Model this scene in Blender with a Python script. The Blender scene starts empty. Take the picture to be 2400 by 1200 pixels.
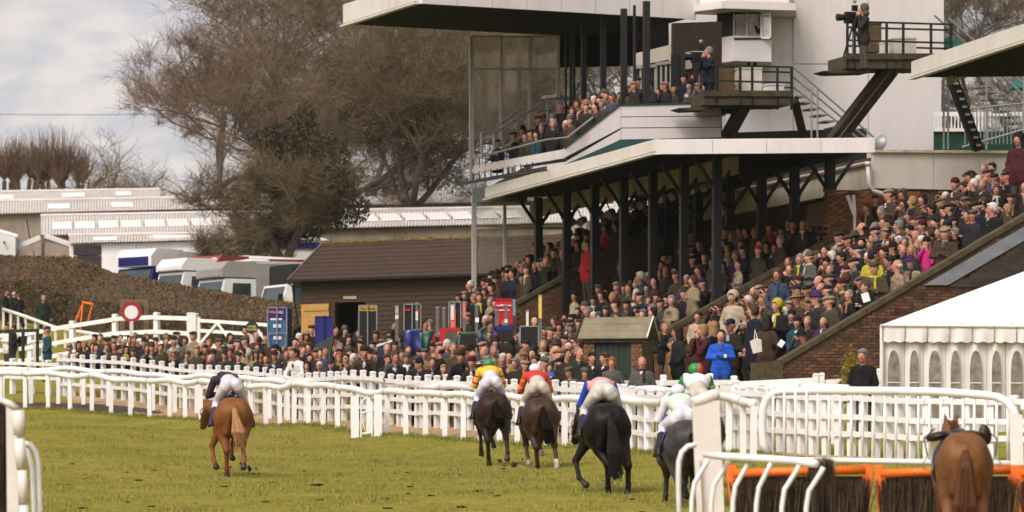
import bpy, bmesh, math, random
import numpy as np
from mathutils import Vector, Matrix
rnd = random.Random(7)
nrs = np.random.RandomState(11)
scene = bpy.context.scene
col = scene.collection

# ------------------------------------------------------------------ camera, world, sun, exposure
F, YH, ZC = 12000.0, 1250.0, 1.6          # focal length in photo pixels, eye-level row, eye height
cam_d = bpy.data.cameras.new('camera')
cam = bpy.data.objects.new('camera', cam_d); col.objects.link(cam)
cam_d.sensor_width = 36.0
cam_d.lens = F / 2400.0 * 36.0
cam_d.shift_y = (YH - 600.0) / 2400.0
cam_d.clip_start, cam_d.clip_end = 1.0, 20000.0
cam.location = (0, 0, ZC); cam.rotation_euler = (math.pi / 2, 0, 0)
cam_d.dof.use_dof = True; cam_d.dof.focus_distance = 108.0; cam_d.dof.aperture_fstop = 3.5
scene.camera = cam

SUN_EL, SUN_AZ = math.radians(48), math.radians(212)      # azimuth clockwise from +Y: behind the camera, to the left
world = bpy.data.worlds.new('World'); scene.world = world; world.use_nodes = True
wn = world.node_tree; wn.nodes.clear()
sky = wn.nodes.new('ShaderNodeTexSky'); sky.sky_type = 'NISHITA'; sky.sun_disc = False
sky.sun_elevation, sky.sun_rotation = SUN_EL, SUN_AZ
sky.air_density, sky.dust_density, sky.ozone_density = 1.0, 6.0, 0.6
hs = wn.nodes.new('ShaderNodeHueSaturation'); hs.inputs['Saturation'].default_value = 0.22
tint = wn.nodes.new('ShaderNodeMix'); tint.data_type = 'RGBA'; tint.blend_type = 'MULTIPLY'
tint.inputs['Factor'].default_value = 1.0; tint.inputs['B'].default_value = (1.05, 0.98, 0.95, 1)   # warm grey overcast
bg = wn.nodes.new('ShaderNodeBackground'); bg.inputs['Strength'].default_value = 0.142
wo = wn.nodes.new('ShaderNodeOutputWorld')
wn.links.new(sky.outputs[0], hs.inputs['Color']); wn.links.new(hs.outputs[0], tint.inputs['A'])
wn.links.new(tint.outputs['Result'], bg.inputs['Color']); wn.links.new(bg.outputs[0], wo.inputs['Surface'])
sun_d = bpy.data.lights.new('sun', 'SUN'); sun_d.energy = 1.15; sun_d.angle = math.radians(22)
sun_d.color = (1.0, 0.95, 0.90)
sun = bpy.data.objects.new('sun', sun_d); col.objects.link(sun)
sdir = Vector((math.sin(SUN_AZ) * math.cos(SUN_EL), math.cos(SUN_AZ) * math.cos(SUN_EL), math.sin(SUN_EL)))
sun.rotation_euler = (-sdir).to_track_quat('-Z', 'Y').to_euler(); sun.location = (-30, 20, 60)
vs = scene.view_settings
vs.view_transform = 'Standard'; vs.look = 'None'; vs.gamma = 1.0; vs.use_curve_mapping = False
vs.exposure = 0.18
scene.cycles.max_bounces = 6; scene.cycles.diffuse_bounces = 3; scene.cycles.volume_bounces = 2
scene.cycles.transparent_max_bounces = 12
try: scene.cycles.use_denoising = True
except Exception: pass

# ------------------------------------------------------------------ measuring helpers
def P(px, py, s):
    """world point that shows at photo pixel (px, py) where one metre is s pixels"""
    return Vector(((px - 1200.0) / s, F / s, ZC + (YH - py) / s))
AA = math.radians(15.8)
U = Vector((-math.sin(AA), math.cos(AA), 0))     # along the rails, away from the camera
N = Vector((math.cos(AA), math.sin(AA), 0))      # away from the course, up the terraces
Z = Vector((0, 0, 1))
def UN(u, n, z): return U * u + N * n + Z * z
def n_of(p): return p.dot(N)
def u_of(p): return p.dot(U)

# ------------------------------------------------------------------ materials
def new_mat(name):
    m = bpy.data.materials.new(name); m.use_nodes = True
    nt = m.node_tree; b = nt.nodes['Principled BSDF']
    return m, nt, b
def setspec(b, v):
    if 'Specular IOR Level' in b.inputs: b.inputs['Specular IOR Level'].default_value = v
MATS = {}
def M(name, c, rough=0.6, var=0.18, scale=6.0, bump=0.0, metal=0.0, spec=0.4, c2=None, stain=None, detail=6.0, stretch=None, bscale=None):
    """painted / cloth / stone surface: base colour with noise towards c2, optional stain colour in patches"""
    if name in MATS: return MATS[name]
    m, nt, b = new_mat(name); L = nt.links
    tc = nt.nodes.new('ShaderNodeTexCoord')
    mp = nt.nodes.new('ShaderNodeMapping'); L.new(tc.outputs['Object'], mp.inputs['Vector'])
    if stretch: mp.inputs['Scale'].default_value = stretch
    nz = nt.nodes.new('ShaderNodeTexNoise'); nz.inputs['Scale'].default_value = scale; nz.inputs['Detail'].default_value = detail
    nz.inputs['Roughness'].default_value = 0.65
    L.new(mp.outputs[0], nz.inputs['Vector'])
    cr = nt.nodes.new('ShaderNodeValToRGB')
    c2 = c2 or tuple(x * (1 - var * 1.6) for x in c)
    cr.color_ramp.elements[0].position = 0.3; cr.color_ramp.elements[1].position = 0.7
    cr.color_ramp.elements[0].color = (*c2, 1)
    cr.color_ramp.elements[1].color = (*[min(1, x * (1 + var * 0.5)) for x in c], 1)
    L.new(nz.outputs['Fac'], cr.inputs['Fac'])
    out = cr.outputs['Color']
    if stain:
        n2 = nt.nodes.new('ShaderNodeTexNoise'); n2.inputs['Scale'].default_value = scale * 0.37; n2.inputs['Detail'].default_value = 9
        n2.inputs['Roughness'].default_value = 0.75
        L.new(mp.outputs[0], n2.inputs['Vector'])
        r2 = nt.nodes.new('ShaderNodeValToRGB'); r2.color_ramp.elements[0].position = 0.52; r2.color_ramp.elements[1].position = 0.72
        L.new(n2.outputs['Fac'], r2.inputs['Fac'])
        mx = nt.nodes.new('ShaderNodeMix'); mx.data_type = 'RGBA'
        L.new(r2.outputs['Color'], mx.inputs['Factor']); L.new(out, mx.inputs['A']); mx.inputs['B'].default_value = (*stain, 1)
        out = mx.outputs['Result']
    L.new(out, b.inputs['Base Color'])
    b.inputs['Roughness'].default_value = rough; b.inputs['Metallic'].default_value = metal; setspec(b, spec)
    if bump:
        n3 = nt.nodes.new('ShaderNodeTexNoise'); n3.inputs['Scale'].default_value = bscale or scale * 3; n3.inputs['Detail'].default_value = 5
        L.new(mp.outputs[0], n3.inputs['Vector'])
        bp = nt.nodes.new('ShaderNodeBump'); bp.inputs['Strength'].default_value = bump; bp.inputs['Distance'].default_value = 0.02
        L.new(n3.outputs['Fac'], bp.inputs['Height']); L.new(bp.outputs[0], b.inputs['Normal'])
    MATS[name] = m
    return m
def M_obj(name, rough=0.85, var=0.25, scale=14.0, rand=0.0, bump=0.25, stripes=False):
    """one cloth material, coloured per object through the object's own colour"""
    if name in MATS: return MATS[name]
    m, nt, b = new_mat(name); L = nt.links
    oi = nt.nodes.new('ShaderNodeObjectInfo'); tc = nt.nodes.new('ShaderNodeTexCoord')
    nz = nt.nodes.new('ShaderNodeTexNoise'); nz.inputs['Scale'].default_value = scale; nz.inputs['Detail'].default_value = 5
    L.new(tc.outputs['Object'], nz.inputs['Vector'])
    mr = nt.nodes.new('ShaderNodeMapRange'); mr.inputs['From Min'].default_value = 0.3; mr.inputs['From Max'].default_value = 0.7
    mr.inputs['To Min'].default_value = 1 - var; mr.inputs['To Max'].default_value = 1 + var
    L.new(nz.outputs['Fac'], mr.inputs['Value'])
    vm = nt.nodes.new('ShaderNodeVectorMath'); vm.operation = 'SCALE'
    L.new(oi.outputs['Color'], vm.inputs[0]); L.new(mr.outputs[0], vm.inputs['Scale'])
    L.new(vm.outputs[0], b.inputs['Base Color'])
    b.inputs['Roughness'].default_value = rough; setspec(b, 0.25)
    if bump:
        bp = nt.nodes.new('ShaderNodeBump'); bp.inputs['Strength'].default_value = bump; bp.inputs['Distance'].default_value = 0.02
        L.new(nz.outputs['Fac'], bp.inputs['Height']); L.new(bp.outputs[0], b.inputs['Normal'])
    MATS[name] = m
    return m
def M_rand(name, stops, rough=0.7, attr=None):
    """colour picked per object at random from stops"""
    if name in MATS: return MATS[name]
    m, nt, b = new_mat(name); L = nt.links
    oi = nt.nodes.new('ShaderNodeObjectInfo'); cr = nt.nodes.new('ShaderNodeValToRGB')
    cr.color_ramp.interpolation = 'CONSTANT' if len(stops) > 3 else 'LINEAR'
    while len(cr.color_ramp.elements) < len(stops): cr.color_ramp.elements.new(0.5)
    for i, c in enumerate(stops):
        cr.color_ramp.elements[i].position = i / len(stops) if len(stops) > 3 else i / max(1, len(stops) - 1)
        cr.color_ramp.elements[i].color = (*c, 1)
    L.new(oi.outputs['Random'], cr.inputs['Fac'])
    L.new(cr.outputs[0], b.inputs['Base Color'])
    b.inputs['Roughness'].default_value = rough; setspec(b, 0.3)
    MATS[name] = m
    return m
def M_attr(name, attr, rough=0.8):
    if name in MATS: return MATS[name]
    m, nt, b = new_mat(name)
    a = nt.nodes.new('ShaderNodeAttribute'); a.attribute_name = attr
    tc = nt.nodes.new('ShaderNodeTexCoord'); nz = nt.nodes.new('ShaderNodeTexNoise'); nz.inputs['Scale'].default_value = 9
    nt.links.new(tc.outputs['Object'], nz.inputs['Vector'])
    mr = nt.nodes.new('ShaderNodeMapRange'); mr.inputs['From Min'].default_value = 0.3; mr.inputs['From Max'].default_value = 0.7
    mr.inputs['To Min'].default_value = 0.75; mr.inputs['To Max'].default_value = 1.2
    nt.links.new(nz.outputs['Fac'], mr.inputs['Value'])
    vm = nt.nodes.new('ShaderNodeVectorMath'); vm.operation = 'SCALE'
    nt.links.new(a.outputs['Color'], vm.inputs[0]); nt.links.new(mr.outputs[0], vm.inputs['Scale'])
    nt.links.new(vm.outputs[0], b.inputs['Base Color'])
    b.inputs['Roughness'].default_value = rough; setspec(b, 0.25)
    MATS[name] = m
    return m
def M_glass(name, tintc=(0.75, 0.72, 0.68), fac=0.16, rough=0.08):
    if name in MATS: return MATS[name]
    m = bpy.data.materials.new(name); m.use_nodes = True; nt = m.node_tree; nt.nodes.clear(); L = nt.links
    t = nt.nodes.new('ShaderNodeBsdfTransparent'); t.inputs[0].default_value = (0.99, 0.985, 0.97, 1)
    g = nt.nodes.new('ShaderNodeBsdfGlossy'); g.inputs['Roughness'].default_value = rough; g.inputs[0].default_value = (*tintc, 1)
    d = nt.nodes.new('ShaderNodeBsdfDiffuse'); d.inputs[0].default_value = (*tintc, 1)
    mx0 = nt.nodes.new('ShaderNodeMixShader'); mx0.inputs[0].default_value = 0.5
    L.new(g.outputs[0], mx0.inputs[1]); L.new(d.outputs[0], mx0.inputs[2])
    tc = nt.nodes.new('ShaderNodeTexCoord'); nz = nt.nodes.new('ShaderNodeTexNoise'); nz.inputs['Scale'].default_value = 1.5; nz.inputs['Detail'].default_value = 6
    L.new(tc.outputs['Object'], nz.inputs['Vector'])
    mr = nt.nodes.new('ShaderNodeMapRange'); mr.inputs['From Min'].default_value = 0.35; mr.inputs['From Max'].default_value = 0.7
    mr.inputs['To Min'].default_value = fac * 0.6; mr.inputs['To Max'].default_value = fac * 1.8
    L.new(nz.outputs['Fac'], mr.inputs['Value'])
    mx = nt.nodes.new('ShaderNodeMixShader'); L.new(mr.outputs[0], mx.inputs[0])
    L.new(t.outputs[0], mx.inputs[1]); L.new(mx0.outputs[0], mx.inputs[2])
    o = nt.nodes.new('ShaderNodeOutputMaterial'); L.new(mx.outputs[0], o.inputs[0])
    MATS[name] = m
    return m

WHITE = M('white_paint', (0.78, 0.75, 0.72), 0.45, 0.10, 3.0, stain=(0.62, 0.56, 0.48))
RAILW = M('white_plastic', (0.85, 0.83, 0.82), 0.42, 0.07, 3.0, spec=0.5, stain=(0.70, 0.655, 0.60))
FENCEW = M('fence_white', (0.82, 0.80, 0.79), 0.45, 0.07, 4.0, stain=(0.66, 0.62, 0.56))
CLAD = M('white_cladding', (0.71, 0.66, 0.645), 0.55, 0.07, 1.1, stain=(0.53, 0.475, 0.435), stretch=(1, 1, 0.22))
CREAM = M('cream_fascia', (0.71, 0.665, 0.60), 0.5, 0.06, 1.2, stain=(0.62, 0.58, 0.48), stretch=(1, 1, 0.25))
GREYC = M('grey_cladding', (0.56, 0.51, 0.47), 0.6, 0.07, 1.2, stain=(0.42, 0.39, 0.31), stretch=(1, 1, 0.2))
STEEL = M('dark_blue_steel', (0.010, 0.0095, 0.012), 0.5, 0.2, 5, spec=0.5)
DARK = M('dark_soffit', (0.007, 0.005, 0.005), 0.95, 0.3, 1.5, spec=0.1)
RUSTY = M('dark_brown_steel', (0.035, 0.022, 0.018), 0.6, 0.3, 6, stain=(0.10, 0.07, 0.05))
GREEN = M('green_paint', (0.008, 0.055, 0.035), 0.5, 0.2, 4)
RAILG = M('rail_green', (0.009, 0.016, 0.012), 0.5, 0.25, 6)
GALV = M('galvanised_steel', (0.30, 0.31, 0.32), 0.45, 0.15, 8, metal=0.3)
BRICKS = [M('brick_a', (0.20, 0.085, 0.040), 0.9, 0.25, 9, bump=0.3), M('brick_b', (0.25, 0.115, 0.05), 0.9, 0.25, 9, bump=0.3), M('brick_c', (0.13, 0.06, 0.033), 0.9, 0.3, 9, bump=0.3)]
BRICKM = M('old_brick_mossy', (0.125, 0.060, 0.036), 0.95, 0.4, 5, stain=(0.055, 0.05, 0.020), bump=0.4)
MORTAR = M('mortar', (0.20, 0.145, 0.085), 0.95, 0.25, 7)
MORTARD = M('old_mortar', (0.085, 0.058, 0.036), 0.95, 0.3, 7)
COPING = M('mossy_coping', (0.095, 0.070, 0.040), 0.95, 0.35, 6, stain=(0.05, 0.045, 0.018), bump=0.5)
CONC = M('concrete', (0.24, 0.21, 0.18), 0.9, 0.25, 2.5, bump=0.3, stain=(0.14, 0.12, 0.08))
ORANGE = M('orange_plastic', (0.85, 0.16, 0.010), 0.4, 0.12, 5)
GLASS = M_glass('dusty_glass', (.74, .69, .61), .20)
BLACK = M('black_cloth', (0.010, 0.010, 0.012), 0.8, 0.3, 9)
LEAD = M('lead_flashing', (0.21, 0.225, 0.26), 0.55, 0.15, 5, stain=(0.13, 0.13, 0.14))

# ------------------------------------------------------------------ mesh builder
class MB:
    def __init__(s): s.v, s.f, s.m, s.mats = [], [], [], []
    def mi(s, mat):
        if mat not in s.mats: s.mats.append(mat)
        return s.mats.index(mat)
    def add(s, vs_, fs_, mat):
        o = len(s.v); k = s.mi(mat)
        s.v += [tuple(v) for v in vs_]
        for f in fs_: s.f.append(tuple(i + o for i in f)); s.m.append(k)
        return s
    def obox(s, c, ax, ay, az, mat):
        """box from centre and three half-axis vectors"""
        c = Vector(c); vs_ = []
        for dz in (-1, 1):
            for dx, dy in ((-1, -1), (1, -1), (1, 1), (-1, 1)): vs_.append(c + ax * dx + ay * dy + az * dz)
        return s.add(vs_, [(3, 2, 1, 0), (4, 5, 6, 7), (0, 1, 5, 4), (1, 2, 6, 5), (2, 3, 7, 6), (3, 0, 4, 7)], mat)
    def box(s, lo, hi, mat):
        lo, hi = Vector(lo), Vector(hi); h = (hi - lo) / 2
        return s.obox((lo + hi) / 2, Vector((h.x, 0, 0)), Vector((0, h.y, 0)), Vector((0, 0, h.z)), mat)
    def beam(s, a, b, w, h, mat, up=Z):
        a, b = Vector(a), Vector(b); d = b - a; L = d.length
        d = d / L
        side = d.cross(up)
        if side.length < 1e-4: side = d.cross(Vector((1, 0, 0)))
        side.normalize(); upv = side.cross(d).normalized()
        return s.obox((a + b) / 2, d * (L / 2), side * (w / 2), upv * (h / 2), mat)
    def tube(s, pts, r, mat, n=8, cap=True):
        pts = [Vector(p) for p in pts]; k = len(pts)
        rs = r if isinstance(r, (list, tuple)) else [r] * k
        vs_, fs_ = [], []; prev = None
        for i, p in enumerate(pts):
            d = (pts[min(i + 1, k - 1)] - pts[max(i - 1, 0)]).normalized()
            if prev is None:
                a = d.cross(Z)
                if a.length < 1e-3: a = d.cross(Vector((1, 0, 0)))
            else:
                a = prev - d * prev.dot(d)
            a.normalize(); prev = a; b_ = d.cross(a)
            for j in range(n):
                t = 2 * math.pi * j / n
                vs_.append(p + (a * math.cos(t) + b_ * math.sin(t)) * rs[i])
        for i in range(k - 1):
            for j in range(n):
                fs_.append((i * n + j, i * n + (j + 1) % n, (i + 1) * n + (j + 1) % n, (i + 1) * n + j))
        if cap:
            fs_.append(tuple(range(n))[::-1]); fs_.append(tuple(range((k - 1) * n, k * n)))
        return s.add(vs_, fs_, mat)
    def prism(s, poly, ext, mat):
        """closed prism: polygon (list of points) swept by vector ext"""
        n = len(poly); poly = [Vector(p) for p in poly]; ext = Vector(ext)
        nn = Vector((0, 0, 0))
        for i in range(n): nn += poly[i].cross(poly[(i + 1) % n])
        if nn.dot(ext) > 0: poly = poly[::-1]
        vs_ = poly + [p + ext for p in poly]
        fs_ = [tuple(range(n)), tuple(range(2 * n - 1, n - 1, -1))]
        fs_ += [((i + 1) % n, i, n + i, n + (i + 1) % n) for i in range(n)]
        return s.add(vs_, fs_, mat)
    def lathe(s, c, prof, mat, n=16, axis=Z):
        axis = Vector(axis).normalized(); a = axis.cross(Vector((1, 0.01, 0))).normalized(); b_ = axis.cross(a)
        vs_, fs_ = [], []
        for r, h in prof:
            for j in range(n):
                t = 2 * math.pi * j / n
                vs_.append(Vector(c) + axis * h + (a * math.cos(t) + b_ * math.sin(t)) * r)
        for i in range(len(prof) - 1):
            for j in range(n): fs_.append((i * n + j, i * n + (j + 1) % n, (i + 1) * n + (j + 1) % n, (i + 1) * n + j))
        fs_.append(tuple(range(n))[::-1]); fs_.append(tuple(range((len(prof) - 1) * n, len(prof) * n)))
        return s.add(vs_, fs_, mat)
    def mesh(s, name, smooth=False):
        me = bpy.data.meshes.new(name); me.from_pydata(s.v, [], s.f)
        for m in s.mats: me.materials.append(m)
        me.polygons.foreach_set('material_index', s.m)
        if smooth: me.polygons.foreach_set('use_smooth', [True] * len(s.f))
        me.update()
        return me
    def build(s, name, parent=None, smooth=False):
        return link(name, s.mesh(name, smooth), parent)
def link(name, me, parent=None, loc=None):
    o = bpy.data.objects.new(name, me); col.objects.link(o)
    if parent is not None:
        o.parent = parent
        if loc is None:       # mesh built in world coordinates
            o.location = -world_off(parent)
        else: o.location = loc
    elif loc is not None: o.location = loc
    return o
def world_off(o):
    v = Vector((0, 0, 0))
    while o is not None: v += o.location; o = o.parent
    return v
def tag(o, label=None, cat=None, group=None, kind=None):
    if label: o['label'] = label
    if cat: o['category'] = cat
    if group: o['group'] = group
    if kind: o['kind'] = kind
    return o
def thing(name, loc, label, cat, group=None, rz=0.0):
    o = bpy.data.objects.new(name, None); col.objects.link(o); o.location = loc; o.rotation_euler = (0, 0, rz)
    o.empty_display_size = 0.2
    return tag(o, label, cat, group)
def np_mesh(name, v, quads=None, tris=None, mats=(), mi=None, smooth=True, colors=None):
    me = bpy.data.meshes.new(name)
    nq = 0 if quads is None else len(quads); nt_ = 0 if tris is None else len(tris)
    me.vertices.add(len(v)); me.vertices.foreach_set('co', np.asarray(v, np.float32).ravel())
    loops = []
    if nq: loops.append(np.asarray(quads, np.int32).ravel())
    if nt_: loops.append(np.asarray(tris, np.int32).ravel())
    loops = np.concatenate(loops)
    me.loops.add(len(loops)); me.loops.foreach_set('vertex_index', loops)
    me.polygons.add(nq + nt_)
    st = np.concatenate([np.arange(nq) * 4, nq * 4 + np.arange(nt_) * 3]).astype(np.int32)
    me.polygons.foreach_set('loop_start', st)
    try: me.polygons.foreach_set('loop_total', np.concatenate([np.full(nq, 4), np.full(nt_, 3)]).astype(np.int32))
    except Exception: pass
    for m in mats: me.materials.append(m)
    if mi is not None: me.polygons.foreach_set('material_index', np.asarray(mi, np.int32))
    me.polygons.foreach_set('use_smooth', np.full(nq + nt_, smooth))
    if colors is not None:
        ca = me.color_attributes.new('tint', 'FLOAT_COLOR', 'POINT')
        ca.data.foreach_set('color', np.asarray(colors, np.float32).ravel())
    me.update(calc_edges=True)
    return me
def text_part(name, body, size, mat, loc, ux, uy, parent, depth=0.006, align='CENTER', wfit=None):
    """lettering as a thin raised mesh; ux, uy are the text's right and up directions"""
    cu = bpy.data.curves.new(name, 'FONT'); cu.body = body; cu.size = size; cu.extrude = depth; cu.align_x = align; cu.align_y = 'CENTER'
    cu.resolution_u = 2; cu.offset = size * .022
    to = bpy.data.objects.new(name, cu); col.objects.link(to)
    dg = bpy.context.evaluated_depsgraph_get(); dg.update()
    me = bpy.data.meshes.new_from_object(to.evaluated_get(dg))
    bpy.data.objects.remove(to); bpy.data.curves.remove(cu)
    ux, uy = Vector(ux).normalized(), Vector(uy).normalized(); uz = ux.cross(uy)
    xs = [v.co.x for v in me.vertices]; k = 1.0
    if wfit and xs: k = wfit / (max(xs) - min(xs))
    for v in me.vertices: v.co = Vector(loc) + ux * v.co.x * k + uy * v.co.y + uz * v.co.z
    me.materials.clear(); me.materials.append(mat)
    return link(name, me, parent)

# ------------------------------------------------------------------ blended bodies (smooth union of limbs, meshed as one continuous surface)
def sdf_mesh(prims, vox, tags_out=True):
    """prims: ('c',a,b,ra,rb,tag,k) tapered limb / ('e',c,r,rot,tag,k) ellipsoid; tag 'cut' carves"""
    lo = np.full(3, 1e9); hi = np.full(3, -1e9)
    for p in prims:
        if p[-2] == 'cut': continue
        if p[0] == 'c':
            for q, r in ((p[1], p[3]), (p[2], p[4])): lo = np.minimum(lo, np.array(q) - r); hi = np.maximum(hi, np.array(q) + r)
        else:
            r = max(p[2]); lo = np.minimum(lo, np.array(p[1]) - (np.array(p[2]) if p[3] is None else r)); hi = np.maximum(hi, np.array(p[1]) + (np.array(p[2]) if p[3] is None else r))
    lo -= vox * 2.5; hi += vox * 2.5
    dim = np.ceil((hi - lo) / vox).astype(int) + 1
    ax = [lo[i] + vox * np.arange(dim[i]) for i in range(3)]
    D = np.full(dim, 1e3, np.float32); R = np.full(dim, 1e3, np.float32); T = np.zeros(dim, np.int16)
    names = []
    for p in prims:
        t = p[-2]; k = p[-1]
        if p[0] == 'c':
            a, b = np.array(p[1], float), np.array(p[2], float); ra, rb = p[3], p[4]; mr = max(ra, rb)
            blo, bhi = np.minimum(a, b) - mr, np.maximum(a, b) + mr
        else:
            c = np.array(p[1], float); r = np.array(p[2], float); mr = r if p[3] is None else np.full(3, max(r))
            blo, bhi = c - mr, c + mr
        mg = k + vox * 3
        i0 = np.clip(np.floor((blo - mg - lo) / vox).astype(int), 0, dim - 1); i1 = np.clip(np.ceil((bhi + mg - lo) / vox).astype(int) + 1, 1, dim)
        if (i1 <= i0).any(): continue
        sl = tuple(slice(i0[i], i1[i]) for i in range(3))
        X, Y, Zz = np.meshgrid(ax[0][sl[0]], ax[1][sl[1]], ax[2][sl[2]], indexing='ij')
        if p[0] == 'c':
            ba = b - a; L2 = max(ba @ ba, 1e-9)
            tt = np.clip(((X - a[0]) * ba[0] + (Y - a[1]) * ba[1] + (Zz - a[2]) * ba[2]) / L2, 0, 1)
            d = np.sqrt((X - a[0] - tt * ba[0]) ** 2 + (Y - a[1] - tt * ba[1]) ** 2 + (Zz - a[2] - tt * ba[2]) ** 2) - (ra + tt * (rb - ra))
        else:
            x, y, z = X - c[0], Y - c[1], Zz - c[2]
            if p[3] is not None:
                Rm = np.array(p[3].to_3x3().transposed())
                x, y, z = Rm[0, 0] * x + Rm[0, 1] * y + Rm[0, 2] * z, Rm[1, 0] * x + Rm[1, 1] * y + Rm[1, 2] * z, Rm[2, 0] * x + Rm[2, 1] * y + Rm[2, 2] * z
            k0 = np.sqrt((x / r[0]) ** 2 + (y / r[1]) ** 2 + (z / r[2]) ** 2) + 1e-9
            k1 = np.sqrt((x / r[0] ** 2) ** 2 + (y / r[1] ** 2) ** 2 + (z / r[2] ** 2) ** 2) + 1e-9
            d = k0 * (k0 - 1) / k1
        cur = D[sl]
        if t == 'cut':
            D[sl] = np.maximum(cur, -d); continue
        if t not in names: names.append(t)
        h = np.clip(k - np.abs(cur - d), 0, None) / max(k, 1e-6)
        D[sl] = np.minimum(cur, d) - h * h * k * 0.25
        raw = R[sl]; w = d < raw
        T[sl] = np.where(w, names.index(t), T[sl]); R[sl] = np.minimum(raw, d)
    ins = D < 0
    n = ins[:-1, :-1, :-1].shape
    cnt = np.zeros(n, np.int8)
    offs = [(i, j, k) for i in (0, 1) for j in (0, 1) for k in (0, 1)]
    def sub(A, o): return A[o[0]:o[0] + n[0], o[1]:o[1] + n[1], o[2]:o[2] + n[2]]
    for o in offs: cnt += sub(ins, o)
    act = (cnt > 0) & (cnt < 8)
    idx = -np.ones(n, np.int64); cells = np.argwhere(act); idx[act] = np.arange(len(cells))
    acc = np.zeros((len(cells), 3)); num = np.zeros(len(cells))
    ci, cj, ck = cells.T
    for o in offs:
        for axn in range(3):
            if o[axn]: continue
            o2 = list(o); o2[axn] = 1
            d0 = D[ci + o[0], cj + o[1], ck + o[2]]; d1 = D[ci + o2[0], cj + o2[1], ck + o2[2]]
            cr = (d0 < 0) != (d1 < 0)
            t = np.where(cr, d0 / np.where(cr, d0 - d1, 1), 0)
            pt = np.tile(np.array(o, float), (len(cells), 1)); pt[:, axn] += t
            acc += pt * cr[:, None]; num += cr
    V = lo + (cells + acc / num[:, None]) * vox
    Q = []
    for axn in range(3):
        a, b = [(1, 2), (2, 0), (0, 1)][axn]
        sh = list(ins.shape); sh[axn] -= 1
        s0 = [slice(None)] * 3; s1 = [slice(None)] * 3; s0[axn] = slice(0, -1); s1[axn] = slice(1, None)
        i_, o_ = ins[tuple(s0)], ins[tuple(s1)]
        e = np.argwhere(i_ != o_)
        if not len(e): continue
        fl = i_[tuple(e.T)]
        def cell(da, db):
            q = e.copy(); q[:, a] += da; q[:, b] += db
            return idx[q[:, 0], q[:, 1], q[:, 2]]
        ok = (e[:, a] > 0) & (e[:, b] > 0) & (e[:, a] < n[a]) & (e[:, b] < n[b])
        e = e[ok]; fl = fl[ok]
        q = np.stack([cell(-1, -1), cell(0, -1), cell(0, 0), cell(-1, 0)], 1)
        q[~fl] = q[~fl][:, ::-1]
        Q.append(q)
    Q = np.concatenate(Q); Q = Q[(Q >= 0).all(1)]
    tg = np.zeros(len(cells), int); best = np.full(len(cells), 1e9)
    for o in offs:
        d0 = np.abs(D[ci + o[0], cj + o[1], ck + o[2]]); w = d0 < best
        tg = np.where(w, T[ci + o[0], cj + o[1], ck + o[2]], tg); best = np.minimum(best, d0)
    ft = np.sort(tg[Q], 1)[:, 1]
    return V, Q, ft, names
def body_mesh(name, shells, matmap):
    """shells: list of (prims, vox); one mesh; matmap: tag -> material"""
    vs_, qs, mi, mats = [], [], [], []; o = 0
    for prims, vox in shells:
        v, q, t, names = sdf_mesh(prims, vox)
        lut = []
        for nme in names:
            m = matmap[nme]
            if m not in mats: mats.append(m)
            lut.append(mats.index(m))
        vs_.append(v); qs.append(q + o); mi.append(np.array(lut)[t]); o += len(v)
    return np_mesh(name, np.concatenate(vs_), quads=np.concatenate(qs), mats=mats, mi=np.concatenate(mi))
# ------------------------------------------------------------------ terrain: a hillside rising away from the camera
GP = [P(*a) for a in [
 (545, 1115, 122), (1145, 1092, 112), (1258, 1104, 117), (1430, 1156, 146), (1600, 1181, 152), (2250, 1333, 205), (50, 1345, 210), (545, 1200, 157),
 (100, 1060, 112), (250, 1000, 92), (1800, 1150, 147), (2150, 1160, 147),
 (1765, 1086, 122), (1600, 1072, 113), (1520, 1067, 109), (1307, 1052, 103), (1145, 1038, 98), (860, 1024, 91), (620, 1000, 84.6), (400, 980, 80), (200, 964, 77), (0, 956, 74.8), (-300, 950, 72),
 (2400, 1086, 128), (2260, 1080, 127), (2031, 1069, 124), (1725, 1049, 118), (1600, 1045, 112), (1450, 1041, 106), (1360, 1036, 102), (1100, 1010, 94), (970, 1001, 91), (810, 987, 87),
 (620, 972, 81.5), (440, 962, 78), (140, 927, 73), (-100, 905, 70),
 (300, 899, 71), (640, 893, 75), (900, 905, 79), (1060, 955, 88), (1250, 960, 92),
 (1420, 985, 98), (1690, 952, 100), (2020, 1032, 120), (1505, 1018, 104), (1560, 962, 97), (1830, 962, 104), (2068, 1012, 117), (2400, 1016, 112),
 (665, 848, 68), (1000, 848, 68), (230, 825, 66), (450, 825, 67), (50, 873, 66), (60, 783, 56), (-200, 790, 56), (50, 745, 54), (600, 800, 63),
 (500, 800, 56), (300, 770, 52), (900, 780, 56), (300, 650, 42), (1000, 650, 42), (300, 575, 33), (-600, 700, 45), (-900, 600, 33)]]
GP += [Vector(a) for a in [(0, 0, 0), (-20, -20, -.6), (20, -20, -.4), (0, 30, .75), (-18, 60, 1.5), (25, 60, 1.3), (30, 100, 3.6), (40, 160, 8.5), (60, 250, 14),
                           (30, 360, 22), (-120, 360, 24), (120, 360, 22), (-120, 200, 11), (120, 180, 9), (-150, 80, 2.5), (150, 80, 3.0), (0, 520, 33), (-250, 520, 36), (250, 520, 34)]]
_gx = np.array([[p.x, p.y] for p in GP]); _gz = np.array([p.z for p in GP])
def _solve():
    n = len(_gx); d = np.sqrt(((_gx[:, None] - _gx[None]) ** 2).sum(-1) + 9.0)
    A = np.zeros((n + 3, n + 3)); A[:n, :n] = d - np.eye(n) * 0.35; A[:n, n] = 1; A[:n, n + 1:] = _gx; A[n, :n] = 1; A[n + 1:, :n] = _gx.T
    return np.linalg.solve(A, np.concatenate([_gz, np.zeros(3)]))
_w = _solve()
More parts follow.
